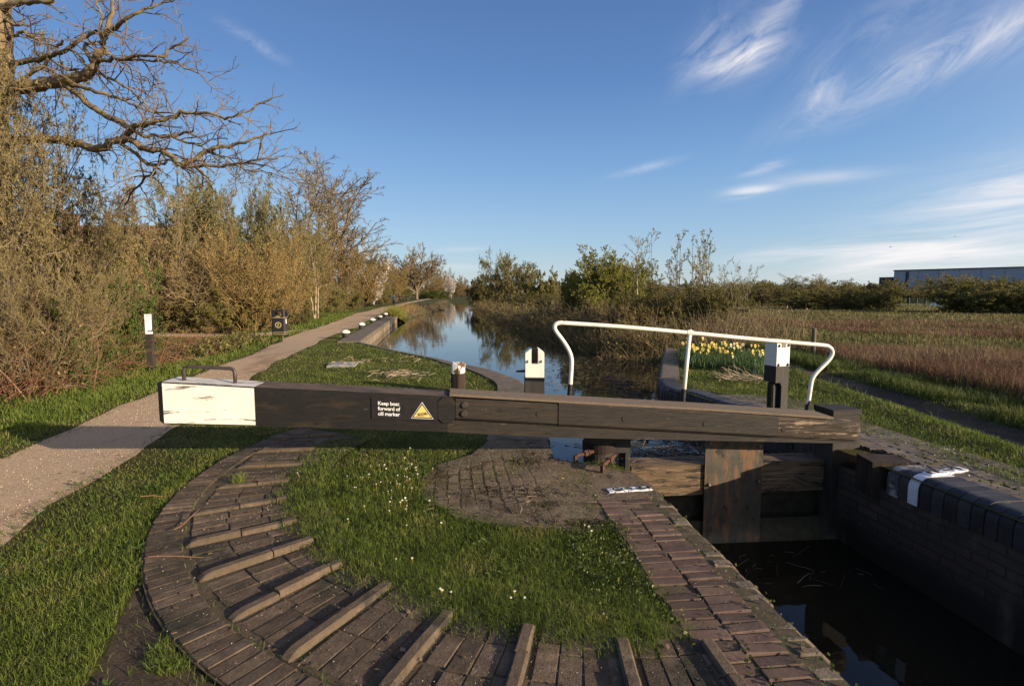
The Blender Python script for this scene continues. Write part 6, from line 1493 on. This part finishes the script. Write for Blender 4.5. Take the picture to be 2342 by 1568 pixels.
M['dead_leaf'] = leaf('dead_leaf', [(0, (.06, .036, .02)), (.6, (.15, .092, .048)), (1, (.27, .19, .11))], .1, .8)
tag(link('fallen_leaves', npmesh('fallen_leaves', Vl, [Fl]), M['dead_leaf']), kind='stuff')
# ------------------------------------------------------------------ straw, sticks and floating reed litter
M['straw'] = leaf('straw', [(0, (.20, .14, .085)), (.6, (.40, .31, .20)), (1, (.58, .48, .34))], .1, .8)
M['wet_reed'] = leaf('wet_reed', [(0, (.035, .026, .018)), (.6, (.10, .075, .05)), (1, (.22, .17, .115))], .05, .6)
def sticks(name, pts, lmin, lmax, rad, m, zf, tilt=.15, seed=1, az=None, bend=.12):
    rg = random.Random(seed); polys = []
    for (x, y) in pts:
        a = rg.uniform(0, 6.28) if az is None else rg.gauss(az, .5); Ln = rg.uniform(lmin, lmax)
        d = Vector((math.cos(a), math.sin(a), rg.uniform(-.3, 1) * tilt))
        polys.append(branch(Vector((x, y, zf(x, y) + rg.uniform(.004, .03))) - d * Ln * .5 + Vector((0, 0, abs(d.z) * Ln * .5)), d, Ln, rad * rg.uniform(.6, 1.3), rad * .6, 4, bend, 0, rg))
    V, Fq = tube_np([(np.array(p), np.array(r)) for p, r in polys], 4)
    return link(name, npmesh(name, V, [Fq]), m)
rg = random.Random(3)
def scat(px, py, sx, sy, n):
    c = g(px, py); return [(c[0] + rg.gauss(0, sx), c[1] + rg.gauss(0, sy)) for _ in range(n)]
zl_ = lambda x, y: .02
tag(sticks('straw_pile', scat(915, 858, .27, .28, 130), .06, .26, .0055, M['straw'], zl_, seed=4), 'largest pile of pale broken reed stalks on the lawn behind the warning sign', 'straw pile')
tag(sticks('straw_litter', scat(800, 832, .25, .25, 40), .06, .25, .0055, M['straw'], zl_, seed=5), kind='stuff')
tag(sticks('straw_litter', scat(890, 825, .7, .5, 40), .05, .22, .0055, M['straw'], zl_, seed=6), kind='stuff')
tag(sticks('straw_pile', scat(1690, 870, .28, .22, 55), .15, .6, .006, M['straw'], lambda x, y: .05, seed=7, az=2.9, bend=.2), 'heap of pale curved stalks on the grass right of the canal below the daffodils', 'straw pile')
for px, py, ln, a, lab in ((1150, 863, .2, .2, 'single pale stick on the concrete edge of the wing wall'), (930, 1108, .12, .6, 'short brown stick in the daisy grass'), (435, 1200, .3, .45, 'reddish twig lying across the outer brick course'), (380, 1135, .35, .5, 'long thin twig on the grass left of the brick arc'), (640, 996, .55, .05, 'long pale stalk on the grass at the top of the brick arc'), (400, 1290, .3, .2, 'pale dry stalk at the left edge of the brick arc')):
    p = g(px, py); o = sticks('stick', [p], ln, ln * 1.05, .0035, M['grit_stick'] if 'grit_stick' in M else M['twig_red'], lambda x, y: .03, tilt=.02, seed=int(px), az=a); tag(o, lab, 'stick')
dz = lambda x, y: WATER + .006
pts = [(rg.uniform(1.25, 3.5), rg.uniform(5.75, 6.8)) for _ in range(420)] + [(rg.gauss(2.4, .6), rg.uniform(6.4, 9.5)) for _ in range(260)] + [(rg.gauss(2.4, .3), rg.uniform(9, 13)) for _ in range(160)]
tag(sticks('floating_reeds', pts, .15, .7, .006, M['wet_reed'], dz, tilt=.08, seed=8), kind='stuff')
pts = [(rg.uniform(.5, 3.0), rg.uniform(7, 17)) for _ in range(420)]; pts = [p for p in pts if pip(np.array([p]), CANAL)[0]]
tag(sticks('floating_specks', pts, .03, .25, .006, M['wet_reed'], lambda x, y: WATER - .004, tilt=.0, seed=9), kind='stuff')
pts = [(rg.uniform(lockx(2.3) + .1, 2.6), rg.uniform(1.6, 3.0)) for _ in range(26)] + [(rg.uniform(1.5, 3.4), rg.uniform(4.6, 5.3)) for _ in range(30)]
tag(sticks('floating_twigs', pts, .06, .35, .004, M['wet_reed'], lambda x, y: LOW - .004, tilt=.0, seed=12), kind='stuff')
tag(sticks('stone_debris', scat(1400, 1062, .25, .08, 30) + scat(1130, 1160, .4, .2, 60), .02, .09, .004, M['wet_reed'], zl_, tilt=.05, seed=10), kind='stuff')
# ------------------------------------------------------------------ flowers
M['petal_yellow'] = surf('petal_yellow', [(.3, (.70, .53, .10)), (.7, (.78, .62, .18))], 30, rough=.6, bump=0)
M['petal_orange'] = surf('petal_orange', [(.3, (.66, .36, .06)), (.7, (.72, .44, .08))], 30, rough=.6, bump=0)
M['petal_cream'] = surf('petal_cream', [(.3, (.74, .70, .48)), (.7, (.82, .78, .6))], 30, rough=.6, bump=0)
M['daff_leaf'] = leaf('daff_leaf', [(0, (.045, .085, .03)), (.6, (.085, .14, .05)), (1, (.15, .19, .06))], .3, .5)
def daff_mesh(seed, trumpet, petal):
    rg = random.Random(seed); polys = []; h = .40
    top = Vector((0, 0, h)); stem = [(0, 0, 0), (.005, 0, h * .5), (.012, -.004, h * .9), (.03, -.02, h)]
    V, Fq = tube_np([(np.array(stem), np.array([.006, .005, .0045, .004]))], 5)
    fs = [Fq]; Vs = [V]; o = len(V)
    for k in range(6):
        a = rg.uniform(0, 6.28); Ln = rg.uniform(.26, .40); q = rg.uniform(.08, .4); bxx = Vector((math.cos(a), math.sin(a), 0)); w = Vector((-bxx.y, bxx.x, 0)) * .011
        p0 = bxx * .02; p1 = p0 + bxx * Ln * q * .5 + Vector((0, 0, Ln * .6)); p2 = p0 + bxx * Ln * (q + .12) + Vector((0, 0, Ln * .95))
        Vs.append(np.array([p0 - w, p0 + w, p1 + w, p1 - w, p2 + w * .15, p2 - w * .15])); fs.append(np.array([[0, 1, 2, 3], [3, 2, 4, 5]]) + o); o += 6
    leafm = npmesh('daffodil_leaves', np.concatenate(Vs), [np.concatenate(fs)]); leafm.materials.append(M['daff_leaf'])
    bm = bmesh.new(); c = Vector((.03, -.02, h)); f = Vector((.55, -.8, .1)).normalized(); u = f.orthogonal().normalized(); v = f.cross(u)
    for k in range(6):
        a = k * PI / 3; e = u * math.cos(a) + v * math.sin(a); t = -u * math.sin(a) + v * math.cos(a)
        bm.faces.new([bm.verts.new(x) for x in (c + e * .006, c + e * .026 + t * .016, c + e * .046 + f * .004, c + e * .026 - t * .016)])
    rr = [[c + f * z + (u * math.cos(a) + v * math.sin(a)) * r for a in np.linspace(0, 2 * PI, 9)[:-1]] for z, r in ((.0, .010), (.016, .013), (.03, .019))]
    n0 = len(bm.faces); loft(bm, rr, 1, cap=False)
    me = bpy.data.meshes.new('daffodil_flower'); bm.to_mesh(me); bm.free(); me.materials.append(petal); me.materials.append(trumpet)
    return leafm, me
DM = [daff_mesh(1, M['petal_orange'], M['petal_yellow']), daff_mesh(2, M['petal_yellow'], M['petal_yellow']), daff_mesh(3, M['petal_yellow'], M['petal_cream'])]
DL = ['yellow daffodil with an orange trumpet in the clump left of the tall paddle post', 'all-yellow daffodil in the clump left of the tall paddle post', 'cream daffodil in the clump left of the tall paddle post']
rg = random.Random(12); dn = 0
while dn < 84:
    u, v = rg.random(), rg.random()
    px = 1556 + u * 186; py = 800 + v * 34 + u * 18
    y_ = g(px, py)
    if dist_poly(np.array([y_]), [g(1570, 812), g(1640, 822), g(1725, 846)])[0] > 1.0: continue
    k = rg.choices((0, 1, 2), ((.4, .45, .15) if u < .55 else (.05, .35, .6)))[0]
    o = empty('daffodil', (y_[0], y_[1], -.02), rg.uniform(-.9, .9), DL[k], 'daffodil', 'daffodils beside the right coping'); o.scale = [rg.uniform(.75, 1.1)] * 3
    link('leaves', DM[k][0], None, o); link('flower', DM[k][1], None, o); dn += 1
P = np.array([[a + (b - a) * 1 for a, b in zip(g(1560 + u * 186, 806 + v * 30 + u * 20), g(1560 + u * 186, 806 + v * 30 + u * 20))] for u, v in np.random.default_rng(4).random((3200, 2))])
blades('daffodil_leaves', P + np.random.default_rng(5).normal(0, .12, P.shape), .30 * np.random.default_rng(6).uniform(.5, 1.2, len(P)), .016 * np.ones(len(P)), M['daff_leaf'], 11, lean=.3, curl=.4)
bm = bmesh.new(); n = 9
for k in range(n):
    a = 2 * PI * k / n; e = Vector((math.cos(a), math.sin(a), 0)); t = Vector((-e.y, e.x, 0)) * .0022
    bm.faces.new([bm.verts.new(x) for x in (e * .003 - t * .6 + Vector((0, 0, .062)), e * .003 + t * .6 + Vector((0, 0, .062)), e * .0115 + t + Vector((0, 0, .064)), e * .0115 - t + Vector((0, 0, .064)))])
me_p = bpy.data.meshes.new('petals'); bm.to_mesh(me_p); bm.free(); me_p.materials.append(M['sign_white'])
bm = bmesh.new(); lathe(bm, [(.0042, .061), (.004, .064), (.001, .066)], 8); cyl(bm, (0, 0, -.01), (0, 0, .061), .001, 4); me_c = bpy.data.meshes.new('eye'); bm.to_mesh(me_c); bm.free(); me_c.materials.append(M['petal_yellow'])
cl = [(900, 1100, 45, 28, 26), (935, 1070, 22, 16, 10), (915, 1150, 30, 20, 12), (780, 1080, 70, 30, 8), (1010, 1365, 8, 6, 3), (1185, 1366, 9, 10, 3), (930, 1235, 60, 30, 5), (2150, 1050, 40, 14, 8), (1330, 1225, 20, 6, 3)]
n = 0; tried = 0
for px, py, sx, sy, cnt in cl:
    c = 0; tried = 0
    while c < cnt and tried < 400:
        tried += 1
        p = g(px + rg.gauss(0, sx), py + rg.gauss(0, sy))
        if not lawn(np.array([p]))[0][0] or paved(np.array([p]))[0]: continue
        o = empty('daisy', (p[0], p[1], -.005), rg.uniform(0, 6), 'small white daisy in the grass inside the brick arc' if px < 2000 else 'small white daisy in the grass beside the right coping', 'daisy', 'daisies in the inner lawn' if px < 2000 else 'daisies by the right coping'); s_ = rg.uniform(.42, .75)
        o.rotation_euler = (rg.uniform(.1, .5), rg.uniform(-.2, .3), rg.uniform(-.5, .5)); o.scale = (s_, s_, rg.uniform(.8, 1.2))
        link('petals', me_p, None, o); link('eye', me_c, None, o); c += 1
# ------------------------------------------------------------------ walkers
M['skin'] = surf('skin', [(.3, (.42, .25, .18)), (.7, (.5, .31, .23))], 10, rough=.6, bump=0)
M['hair'] = surf('hair', [(.3, (.02, .014, .01)), (.7, (.04, .028, .02))], 20, rough=.7, bump=.2)
M['cloth_navy'] = surf('cloth_navy', [(.3, (.022, .03, .05)), (.7, (.04, .052, .08))], 20, rough=.9, bump=.2)
M['cloth_grey'] = surf('cloth_grey', [(.3, (.13, .135, .15)), (.7, (.2, .2, .22))], 20, rough=.9, bump=.2)
M['cloth_black'] = surf('cloth_black', [(.3, (.012, .012, .014)), (.7, (.026, .025, .028))], 20, rough=.9, bump=.2)
def skin(name, pts, edges, rad, root, m, parent, sub_=1):
    me = bpy.data.meshes.new(name); me.from_pydata(pts, edges, []); o = bpy.data.objects.new(name, me); C.objects.link(o)
    md = o.modifiers.new('skin', 'SKIN'); ss = o.modifiers.new('sub', 'SUBSURF'); ss.levels = sub_; ss.render_levels = sub_
    for i, r in enumerate(rad): me.skin_vertices[0].data[i].radius = (r, r); me.skin_vertices[0].data[i].use_root = (i == root)
    bpy.context.view_layer.update()
    m2 = bpy.data.meshes.new_from_object(o.evaluated_get(bpy.context.evaluated_depsgraph_get())); bpy.data.objects.remove(o)
    m2.materials.clear()
    for p in m2.polygons: p.use_smooth = True
    return link(name, m2, m, parent)
def walker(px, py, Ht, label, top_m, leg_m, rz, ph=1, jacket_len=.0, cut=None):
    x, y = g(px, py); o = empty('person', (x, y, float(HGT(x, y))), rz, label, 'person'); s = Ht / 1.75; o.scale = (s, s, s)
    f = .24 * ph
    J = dict(pel=(0, 0, .95), wst=(0, 0, 1.10), chest=(0, .01, 1.32), neck=(0, .01, 1.47), jaw=(0, .03, 1.55), head=(0, .02, 1.65), crown=(0, .01, 1.71), nose=(0, .135, 1.625),
             shL=(-.19, .0, 1.42), elL=(-.25, -.10 * ph, 1.16), wrL=(-.25, -.02 * ph, .92), plL=(-.25, .0, .85), shR=(.19, 0, 1.42), elR=(.25, .04 * ph, 1.15), wrR=(.25, .20 * ph, .95), plR=(.25, .235 * ph, .885),
             hpL=(-.09, 0, .90), knL=(-.1, f * .75, .50), anL=(-.1, f * .9, .09), toL=(-.105, f * .9 + .17, .03), hpR=(.09, 0, .90), knR=(.1, -f * .2, .49), anR=(.1, -f * 1.4, .13), toR=(.105, -f * 1.4 + .16, .035))
    R = dict(pel=.125, wst=.115, chest=.135, neck=.055, jaw=.07, head=.088, crown=.06, nose=.012, shL=.06, elL=.042, wrL=.03, plL=.034, shR=.06, elR=.042, wrR=.03, plR=.034, hpL=.085, knL=.058, anL=.04, toL=.032, hpR=.085, knR=.058, anR=.04, toR=.032)
    E = [('pel', 'wst'), ('wst', 'chest'), ('chest', 'neck'), ('neck', 'jaw'), ('jaw', 'head'), ('head', 'crown'), ('head', 'nose'), ('chest', 'shL'), ('shL', 'elL'), ('elL', 'wrL'), ('wrL', 'plL'), ('chest', 'shR'), ('shR', 'elR'), ('elR', 'wrR'), ('wrR', 'plR'), ('pel', 'hpL'), ('hpL', 'knL'), ('knL', 'anL'), ('anL', 'toL'), ('pel', 'hpR'), ('hpR', 'knR'), ('knR', 'anR'), ('anR', 'toR')]
    for sd, sgn in (('L', 1), ('R', -1)):
        b = Vector(J['pl' + sd])
        for k, (dx, dy, ln) in enumerate(((0, .03, .075), (0, .012, .085), (0, -.006, .08), (0, -.022, .062))):
            q = b + Vector((sgn * .004, dy, -.05)); q2 = q + Vector((sgn * .012, .008, -ln * .6)); J['f%s%da' % (sd, k)] = tuple(q); J['f%s%db' % (sd, k)] = tuple(q2); R['f%s%da' % (sd, k)] = .0095; R['f%s%db' % (sd, k)] = .008; E += [('pl' + sd, 'f%s%da' % (sd, k)), ('f%s%da' % (sd, k), 'f%s%db' % (sd, k))]
        q = b + Vector((sgn * .02, .045, -.01)); J['t' + sd] = tuple(q); R['t' + sd] = .0105; E.append(('pl' + sd, 't' + sd))
    names = list(J)
    def part(nm, keys, grow, m, root, over={}):
        ks = [k for k in names if k in keys]; P_ = [tuple(over.get(k, J[k])) for k in ks]; e = [(ks.index(a), ks.index(b)) for a, b in E if a in ks and b in ks]
        return skin(nm, P_, e, [R[k] + grow for k in ks], ks.index(root), m, o)
    part('body', names, 0, M['skin'], 'pel')
    part('jacket', ['pel', 'wst', 'chest', 'neck', 'shL', 'elL', 'wrL', 'shR', 'elR', 'wrR'], .02, top_m, 'pel', {'neck': (0, .01, 1.44), 'pel': (0, 0, .88)})
    part('trousers', ['pel', 'hpL', 'knL', 'anL', 'hpR', 'knR', 'anR'], .017, leg_m, 'pel')
    for a, b in (('anL', 'toL'), ('anR', 'toR')): part('shoe', [a, b], .016, M['cloth_black'], a)
    skin('hair', [(0, -.01, 1.60), (0, -.012, 1.67), (0, .01, 1.725)], [(0, 1), (1, 2)], [.085, .099, .07], 1, M['hair'], o)
    return o
walker(901, 702, 1.72, 'walker in a grey and navy jacket nearest to us on the towpath, seen from behind', M['cloth_navy'], M['cloth_black'], .15, 1)
walker(914, 690, 1.7, 'dark clothed walker on the grass left of the other two', M['cloth_black'], M['cloth_black'], .2, -1)
walker(930, 692, 1.7, 'dark clothed walker on the towpath right of the other two', M['cloth_black'], M['cloth_navy'], .1, 1)
# ------------------------------------------------------------------ far things
M['clad'] = surf('clad', [(.3, (.30, .33, .38)), (.7, (.34, .37, .42))], .05, (1, 1, .2), rough=.6, bump=.1, bscale=.5)
M['clad_dark'] = surf('clad_dark', [(.3, (.04, .045, .05)), (.7, (.055, .06, .065))], 1, rough=.5, bump=0)
wa = np.array(dp(2043, 640, 330)[:2]); wb0 = np.array(dp(2341, 640, 287)[:2]); wd_ = (wb0 - wa) / np.hypot(*(wb0 - wa)); wb = wa + wd_ * 150; wn = np.array([wd_[1], -wd_[0]]); wn = wn if wn[1] > 0 else -wn
wh = empty('warehouse', label='long pale grey warehouse with a dark vertical strip beyond the field', cat='warehouse')
def wbox(name, u0, u1, v0, v1, z0, z1, m):
    bm = bmesh.new(); q = [wa + wd_ * u + wn * v for u, v in ((u0, v0), (u1, v0), (u1, v1), (u0, v1))]
    loft(bm, [[(p[0], p[1], z) for p in q] for z in (z0, z1)]); return bm_obj(name, bm, m, wh)
wbox('wall', 0, 150, 0, 90, -.5, 16, M['clad']); wbox('roof_edge', -.4, 150.4, -.4, 90.4, 16.01, 16.6, M['clad_dark'])
u_ = 150 * .0
wbox('dark_strip', 5.9, 7.6, -.12, .4, 1, 15.4, M['clad_dark']); wbox('annex', -9, -.05, 6, 30, -.5, 12.5, M['clad_dark'])
for k in range(14): wbox('panel_joint', 12 + k * 9.6, 12.12 + k * 9.6, -.06, .2, 0, 15.9, M['clad_dark'])
ho = empty('house', label='brick house with a brown tiled roof glimpsed through the thicket on the left', cat='house')
hx, hy, _ = dp(285, 600, 42); hz0 = 4.3
M['tile'] = surf('tile', [(.3, (.13, .055, .035)), (.7, (.22, .10, .062))], 3, (1, 1, 1), rough=.85, bump=.6, bscale=9)
M['render'] = surf('render', [(.3, (.5, .46, .40)), (.7, (.58, .54, .47))], 2, rough=.9, bump=.1)
bm = bmesh.new(); bx(bm, (hx - 2, hy, hz0 / 2), (12, 8, hz0)); bm_obj('wall', bm, M['house_brick'], ho)
bm = bmesh.new(); loft(bm, [[(x, hy - 4.5, hz0 - .1), (x, hy, 7.0), (x, hy + 4.5, hz0 - .1), (x, hy + 4.2, hz0 - .1), (x, hy, 6.7), (x, hy - 4.2, hz0 - .1)] for x in (hx - 8.5, hx + 4.5)]); rfo = bm_obj('roof', bm, M['tile'], ho)
bm = bmesh.new(); loft(bm, [[(x, hy - 3.9, hz0), (x, hy, 6.68), (x, hy + 3.9, hz0)] for x in (hx + 3.6, hx + 3.95)]); bm_obj('gable', bm, M['house_brick'], ho)
bm = bmesh.new(); bx(bm, (hx - 4, hy, 7.2), (.9, .7, 1.4)); bm_obj('chimney', bm, M['house_brick'], rfo)
for i, (dx, z) in enumerate(((-6, 1.5), (-2.6, 1.5), (.6, 1.5), (-6, 3.4), (.6, 3.4))):
    bm = bmesh.new(); bx(bm, (hx + dx, hy - 4.03, z), (1.3, .1, 1.1)); wf = bm_obj('window', bm, M['render'], ho)
    bm = bmesh.new(); bx(bm, (hx + dx, hy - 4.09, z), (1.1, .04, .9)); bm_obj('pane', bm, M['clad_dark'], wf)
mf = empty('mesh_fence', label='low green mesh fence with thin posts between the thorn bushes in the field', cat='fence')
M['fence_green'] = surf('fence_green', [(.3, (.02, .06, .045)), (.7, (.035, .085, .06))], 4, rough=.6, bump=0)
xs = [2030, 2045, 2060, 2078, 2096, 2116, 2136, 2156, 2176]
fp_ = [dp(x, 700, 72)[:2] for x in xs]
for p in fp_:
    bm = bmesh.new(); bx(bm, (p[0], p[1], .55), (.08, .08, 1.3)); bm_obj('post', bm, M['fence_green'], mf)
bm = bmesh.new()
for k in range(9): bx(bm, ((fp_[0][0] + fp_[-1][0]) / 2, 72.05, .1 + k * .125), (fp_[-1][0] - fp_[0][0], .012, .012))
x = fp_[0][0]
while x < fp_[-1][0]: bx(bm, (x, 72.07, .6), (.012, .012, 1.1)); x += .25
bm_obj('mesh_panel', bm, M['fence_green'], mf)
rb_ = empty('rubbish', (*g(2138, 700.5), 0), .3, 'scrap of white sheeting with a dark drum dumped in front of the mesh fence', 'rubbish')
bm = bmesh.new(); bmesh.ops.create_grid(bm, x_segments=8, y_segments=8, size=.6)
rg = random.Random(2)
for v in bm.verts: v.co.z = .25 + rg.uniform(-.12, .12) + .2 * math.sin(v.co.x * 4)
bmesh.ops.solidify(bm, geom=bm.faces[:], thickness=.01); bm_obj('sheet', bm, M['notice'], rb_)
bm = bmesh.new(); lathe(bm, [(.3, 0), (.31, .35), (.3, .7), (.05, .72)], 16, (1.0, .1, 0)); bm_obj('drum', bm, M['clad_dark'], rb_)
for px, py, Y, lab in ((2183, 541, 150, 'dark bird flying above the warehouse trees on the right'), (2036, 565, 170, 'dark bird flying left of the warehouse')):
    p = dp(px, py, Y); b = empty('bird', p, rg.uniform(0, 6), lab, 'bird')
    bm = bmesh.new(); lathe(bm, [(.01, -.28), (.07, -.1), (.08, .08), (.045, .2), (.05, .25), (.01, .33)], 10)
    for v in bm.verts: v.co = Vector((v.co.z, v.co.y, v.co.x))
    bm_obj('body', bm, M['cloth_black'], b, smooth=True)
    for s in (-1, 1):
        bm = bmesh.new(); loft(bm, [[(.12, s * .05, .0), (-.1, s * .05, .0), (-.1, s * .05, .02), (.12, s * .05, .02)], [(.12, s * .35, .16), (-.08, s * .35, .16), (-.08, s * .35, .172), (.12, s * .35, .172)], [(-.02, s * .62, .08), (-.08, s * .62, .08), (-.08, s * .62, .085), (-.02, s * .62, .085)]]); bm_obj('wing', bm, M['cloth_black'], b)
# far treeline on the horizon
rng = np.random.default_rng(77); Q = []; S_ = []
for _ in range(520):
    a = math.radians(rng.uniform(-75, 75)); d = rng.uniform(330, 620); x, y = d * math.sin(a), d * math.cos(a)
    if 210 < x < 420 and y < 400: d = 520; x, y = d * math.sin(a), d * math.cos(a)
    h = rng.uniform(5, 11); w = rng.uniform(4, 9); k = 70
    u = rng.normal(size=(k, 3)); u /= np.linalg.norm(u, axis=1, keepdims=True); u *= rng.random((k, 1)) ** .4
    Q.append(np.array([x, y, h * .5]) + u * np.array([w, w, h * .55]))
Q = np.concatenate(Q); Vl, Fl = leaf_quads(Q, 2.0, rng, 1.2)
M['far_wood'] = leaf('far_wood', [(0, (.08, .075, .04)), (.5, (.13, .115, .06)), (1, (.19, .16, .085))], .2)
tag(link('far_treeline', npmesh('far_treeline', Vl, [Fl]), M['far_wood']), kind='stuff')
# ------------------------------------------------------------------ sky, sun and camera
SUN = Vector((3.6, -1.9, 1.0)).normalized()
el = math.asin(SUN.z); az = math.atan2(SUN.x, SUN.y)
w = bpy.data.worlds.new('World'); bpy.context.scene.world = w; w.use_nodes = True
nt = w.node_tree; bg = nt.nodes['Background']
sky = nd(nt, 'ShaderNodeTexSky', sky_type='NISHITA', sun_disc=False); sky.sun_elevation = el; sky.sun_rotation = az
sky.altitude = 60; sky.air_density = 1.0; sky.dust_density = .3; sky.ozone_density = 2.0
tc = nd(nt, 'ShaderNodeTexCoord'); sx = nd(nt, 'ShaderNodeSeparateXYZ'); L(nt, tc.outputs['Generated'], sx.inputs[0])
def mth(op, a, b=None, c=None):
    n = nd(nt, 'ShaderNodeMath', operation=op)
    for i, v in enumerate((a, b, c)):
        if v is None: continue
        if isinstance(v, (int, float)): n.inputs[i].default_value = v
        else: L(nt, v, n.inputs[i])
    return n.outputs[0]
AZ = mth('ARCTAN2', sx.outputs['X'], sx.outputs['Y']); EL = mth('ARCSINE', sx.outputs['Z'])
def azel(px, py):
    r = ray(px, py); n = math.sqrt(sum(q * q for q in r)); return math.atan2(r[0], r[1]), math.asin(r[2] / n)
cmb = nd(nt, 'ShaderNodeCombineXYZ'); L(nt, AZ, cmb.inputs[0]); L(nt, EL, cmb.inputs[1])
def fld(rot, sc, scale, det=7, dist=.6, rough=.62):
    mp = nd(nt, 'ShaderNodeMapping'); mp.vector_type = 'TEXTURE'; mp.inputs['Rotation'].default_value = (0, 0, rot); mp.inputs['Scale'].default_value = sc
    L(nt, cmb.outputs[0], mp.inputs['Vector'])
    n = nd(nt, 'ShaderNodeTexNoise', Scale=scale, Detail=det, Roughness=rough, Distortion=dist); L(nt, mp.outputs[0], n.inputs['Vector']); return n.outputs['Fac']
up = fld(.45, (1.7, .75, 1), 11, dist=1.6, rough=.66, det=10); low = fld(.08, (3.4, .42, 1), 9, dist=.9, rough=.66, det=10)
total = None
# (px, py, half length px, half width px, tilt up to the right, strength, field)
CL = [(1690, 130, 85, 42, .25, 1.0, up), (1620, 95, 95, 45, .9, .30, up), (1780, 25, 120, 40, .8, .36, up), (2070, 165, 270, 50, .30, .46, up), (1880, 205, 48, 34, .9, .55, up), (2290, 90, 140, 50, .3, .34, up),
      (2050, 40, 260, 60, .3, .16, up), (1476, 384, 65, 9, .2, .6, low), (1715, 440, 58, 13, .05, 1.0, low), (1745, 385, 48, 10, .2, .6, low), (1885, 406, 120, 15, -.03, .42, low),
      (2260, 505, 330, 90, .10, .62, low), (2130, 585, 420, 60, .05, .60, low), (2330, 430, 180, 60, .12, .5, low), (1920, 575, 250, 16, .03, .55, low), (585, 100, 70, 14, -.45, .35, up), (1000, 612, 130, 9, .02, .35, low), (1060, 570, 50, 6, .05, .3, low)]
for px, py, hl, hw, tilt, st, f in CL:
    a0, e0 = azel(px, py); a1, e1 = azel(px + 40, py); a2, e2 = azel(px, py - 40)
    ka, ke = (a1 - a0) / 40, (e2 - e0) / 40
    da = mth('DIVIDE', mth('SUBTRACT', AZ, a0), ka); de = mth('DIVIDE', mth('SUBTRACT', EL, e0), ke)
    c_, s_ = math.cos(tilt), math.sin(tilt)
    u = mth('DIVIDE', mth('ADD', mth('MULTIPLY', da, c_), mth('MULTIPLY', de, s_)), hl)
    v = mth('DIVIDE', mth('SUBTRACT', mth('MULTIPLY', de, c_), mth('MULTIPLY', da, s_)), hw)
    q = mth('ADD', mth('MULTIPLY', u, u), mth('MULTIPLY', v, v))
    k = mth('MULTIPLY', mth('POWER', 2.718, mth('MULTIPLY', q, -1.0)), st)
    k = mth('MULTIPLY', k, mth('SMOOTHSTEP' if False else 'MAXIMUM', mth('MULTIPLY', mth('SUBTRACT', f, .36), 3.2), 0.0))
    total = k if total is None else mth('ADD', total, k)
total = mth('MINIMUM', total, .92)
mx = nd(nt, 'ShaderNodeMix', data_type='RGBA'); mx.inputs[7].default_value = (7.0, 6.75, 6.8, 1)
L(nt, total, mx.inputs[0])
KK = 1 / (.08 * 2 ** .9)
er = ramp(nt, mth('MULTIPLY_ADD', EL, 1.25, .1), [(.1, (.60, .72, .80)), (.16, (.50, .68, .84)), (.24, (.38, .60, .88)), (.38, (.225, .445, .82)), (.55, (.125, .285, .65)), (.80, (.078, .17, .45)), (1, (.045, .12, .38))])
sc_ = nd(nt, 'ShaderNodeVectorMath', operation='SCALE'); sc_.inputs['Scale'].default_value = KK; L(nt, er, sc_.inputs[0])
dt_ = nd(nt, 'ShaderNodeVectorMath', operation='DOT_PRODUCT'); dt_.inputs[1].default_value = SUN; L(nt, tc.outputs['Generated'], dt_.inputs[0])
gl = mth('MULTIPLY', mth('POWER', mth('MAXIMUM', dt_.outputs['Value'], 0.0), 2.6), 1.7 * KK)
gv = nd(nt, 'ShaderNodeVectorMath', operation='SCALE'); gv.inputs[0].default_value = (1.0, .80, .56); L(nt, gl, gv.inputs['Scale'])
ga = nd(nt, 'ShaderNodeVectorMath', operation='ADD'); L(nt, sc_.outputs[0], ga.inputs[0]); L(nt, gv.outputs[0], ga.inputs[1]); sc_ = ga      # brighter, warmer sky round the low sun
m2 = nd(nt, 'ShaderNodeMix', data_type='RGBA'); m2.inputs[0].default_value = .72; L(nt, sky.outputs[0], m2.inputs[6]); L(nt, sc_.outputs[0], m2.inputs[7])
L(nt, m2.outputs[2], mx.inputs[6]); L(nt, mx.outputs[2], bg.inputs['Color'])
bg.inputs['Strength'].default_value = .075
sl = bpy.data.lights.new('sun', 'SUN'); sl.energy = 4.6; sl.angle = math.radians(.53); sl.color = (1, .83, .62)
so = bpy.data.objects.new('sun', sl); C.objects.link(so); so.rotation_euler = SUN.to_track_quat('Z', 'Y').to_euler(); so.location = (20, -12, 12)
cam = bpy.data.cameras.new('camera'); co = bpy.data.objects.new('camera', cam); C.objects.link(co)
cam.sensor_width = 36; cam.lens = 36 * F / 2341; cam.clip_start = .05; cam.clip_end = 6000
co.location = (0, 0, EYE); co.rotation_euler = (PI / 2 - PITCH, 0, 0)
sc = bpy.context.scene; sc.camera = co
sc.view_settings.view_transform = 'Standard'; sc.view_settings.look = 'None'; sc.view_settings.exposure = .9; sc.view_settings.gamma = 1
sc.cycles.max_bounces = 6; sc.cycles.diffuse_bounces = 3; sc.cycles.transparent_max_bounces = 8; sc.cycles.caustics_reflective = False; sc.cycles.caustics_refractive = False
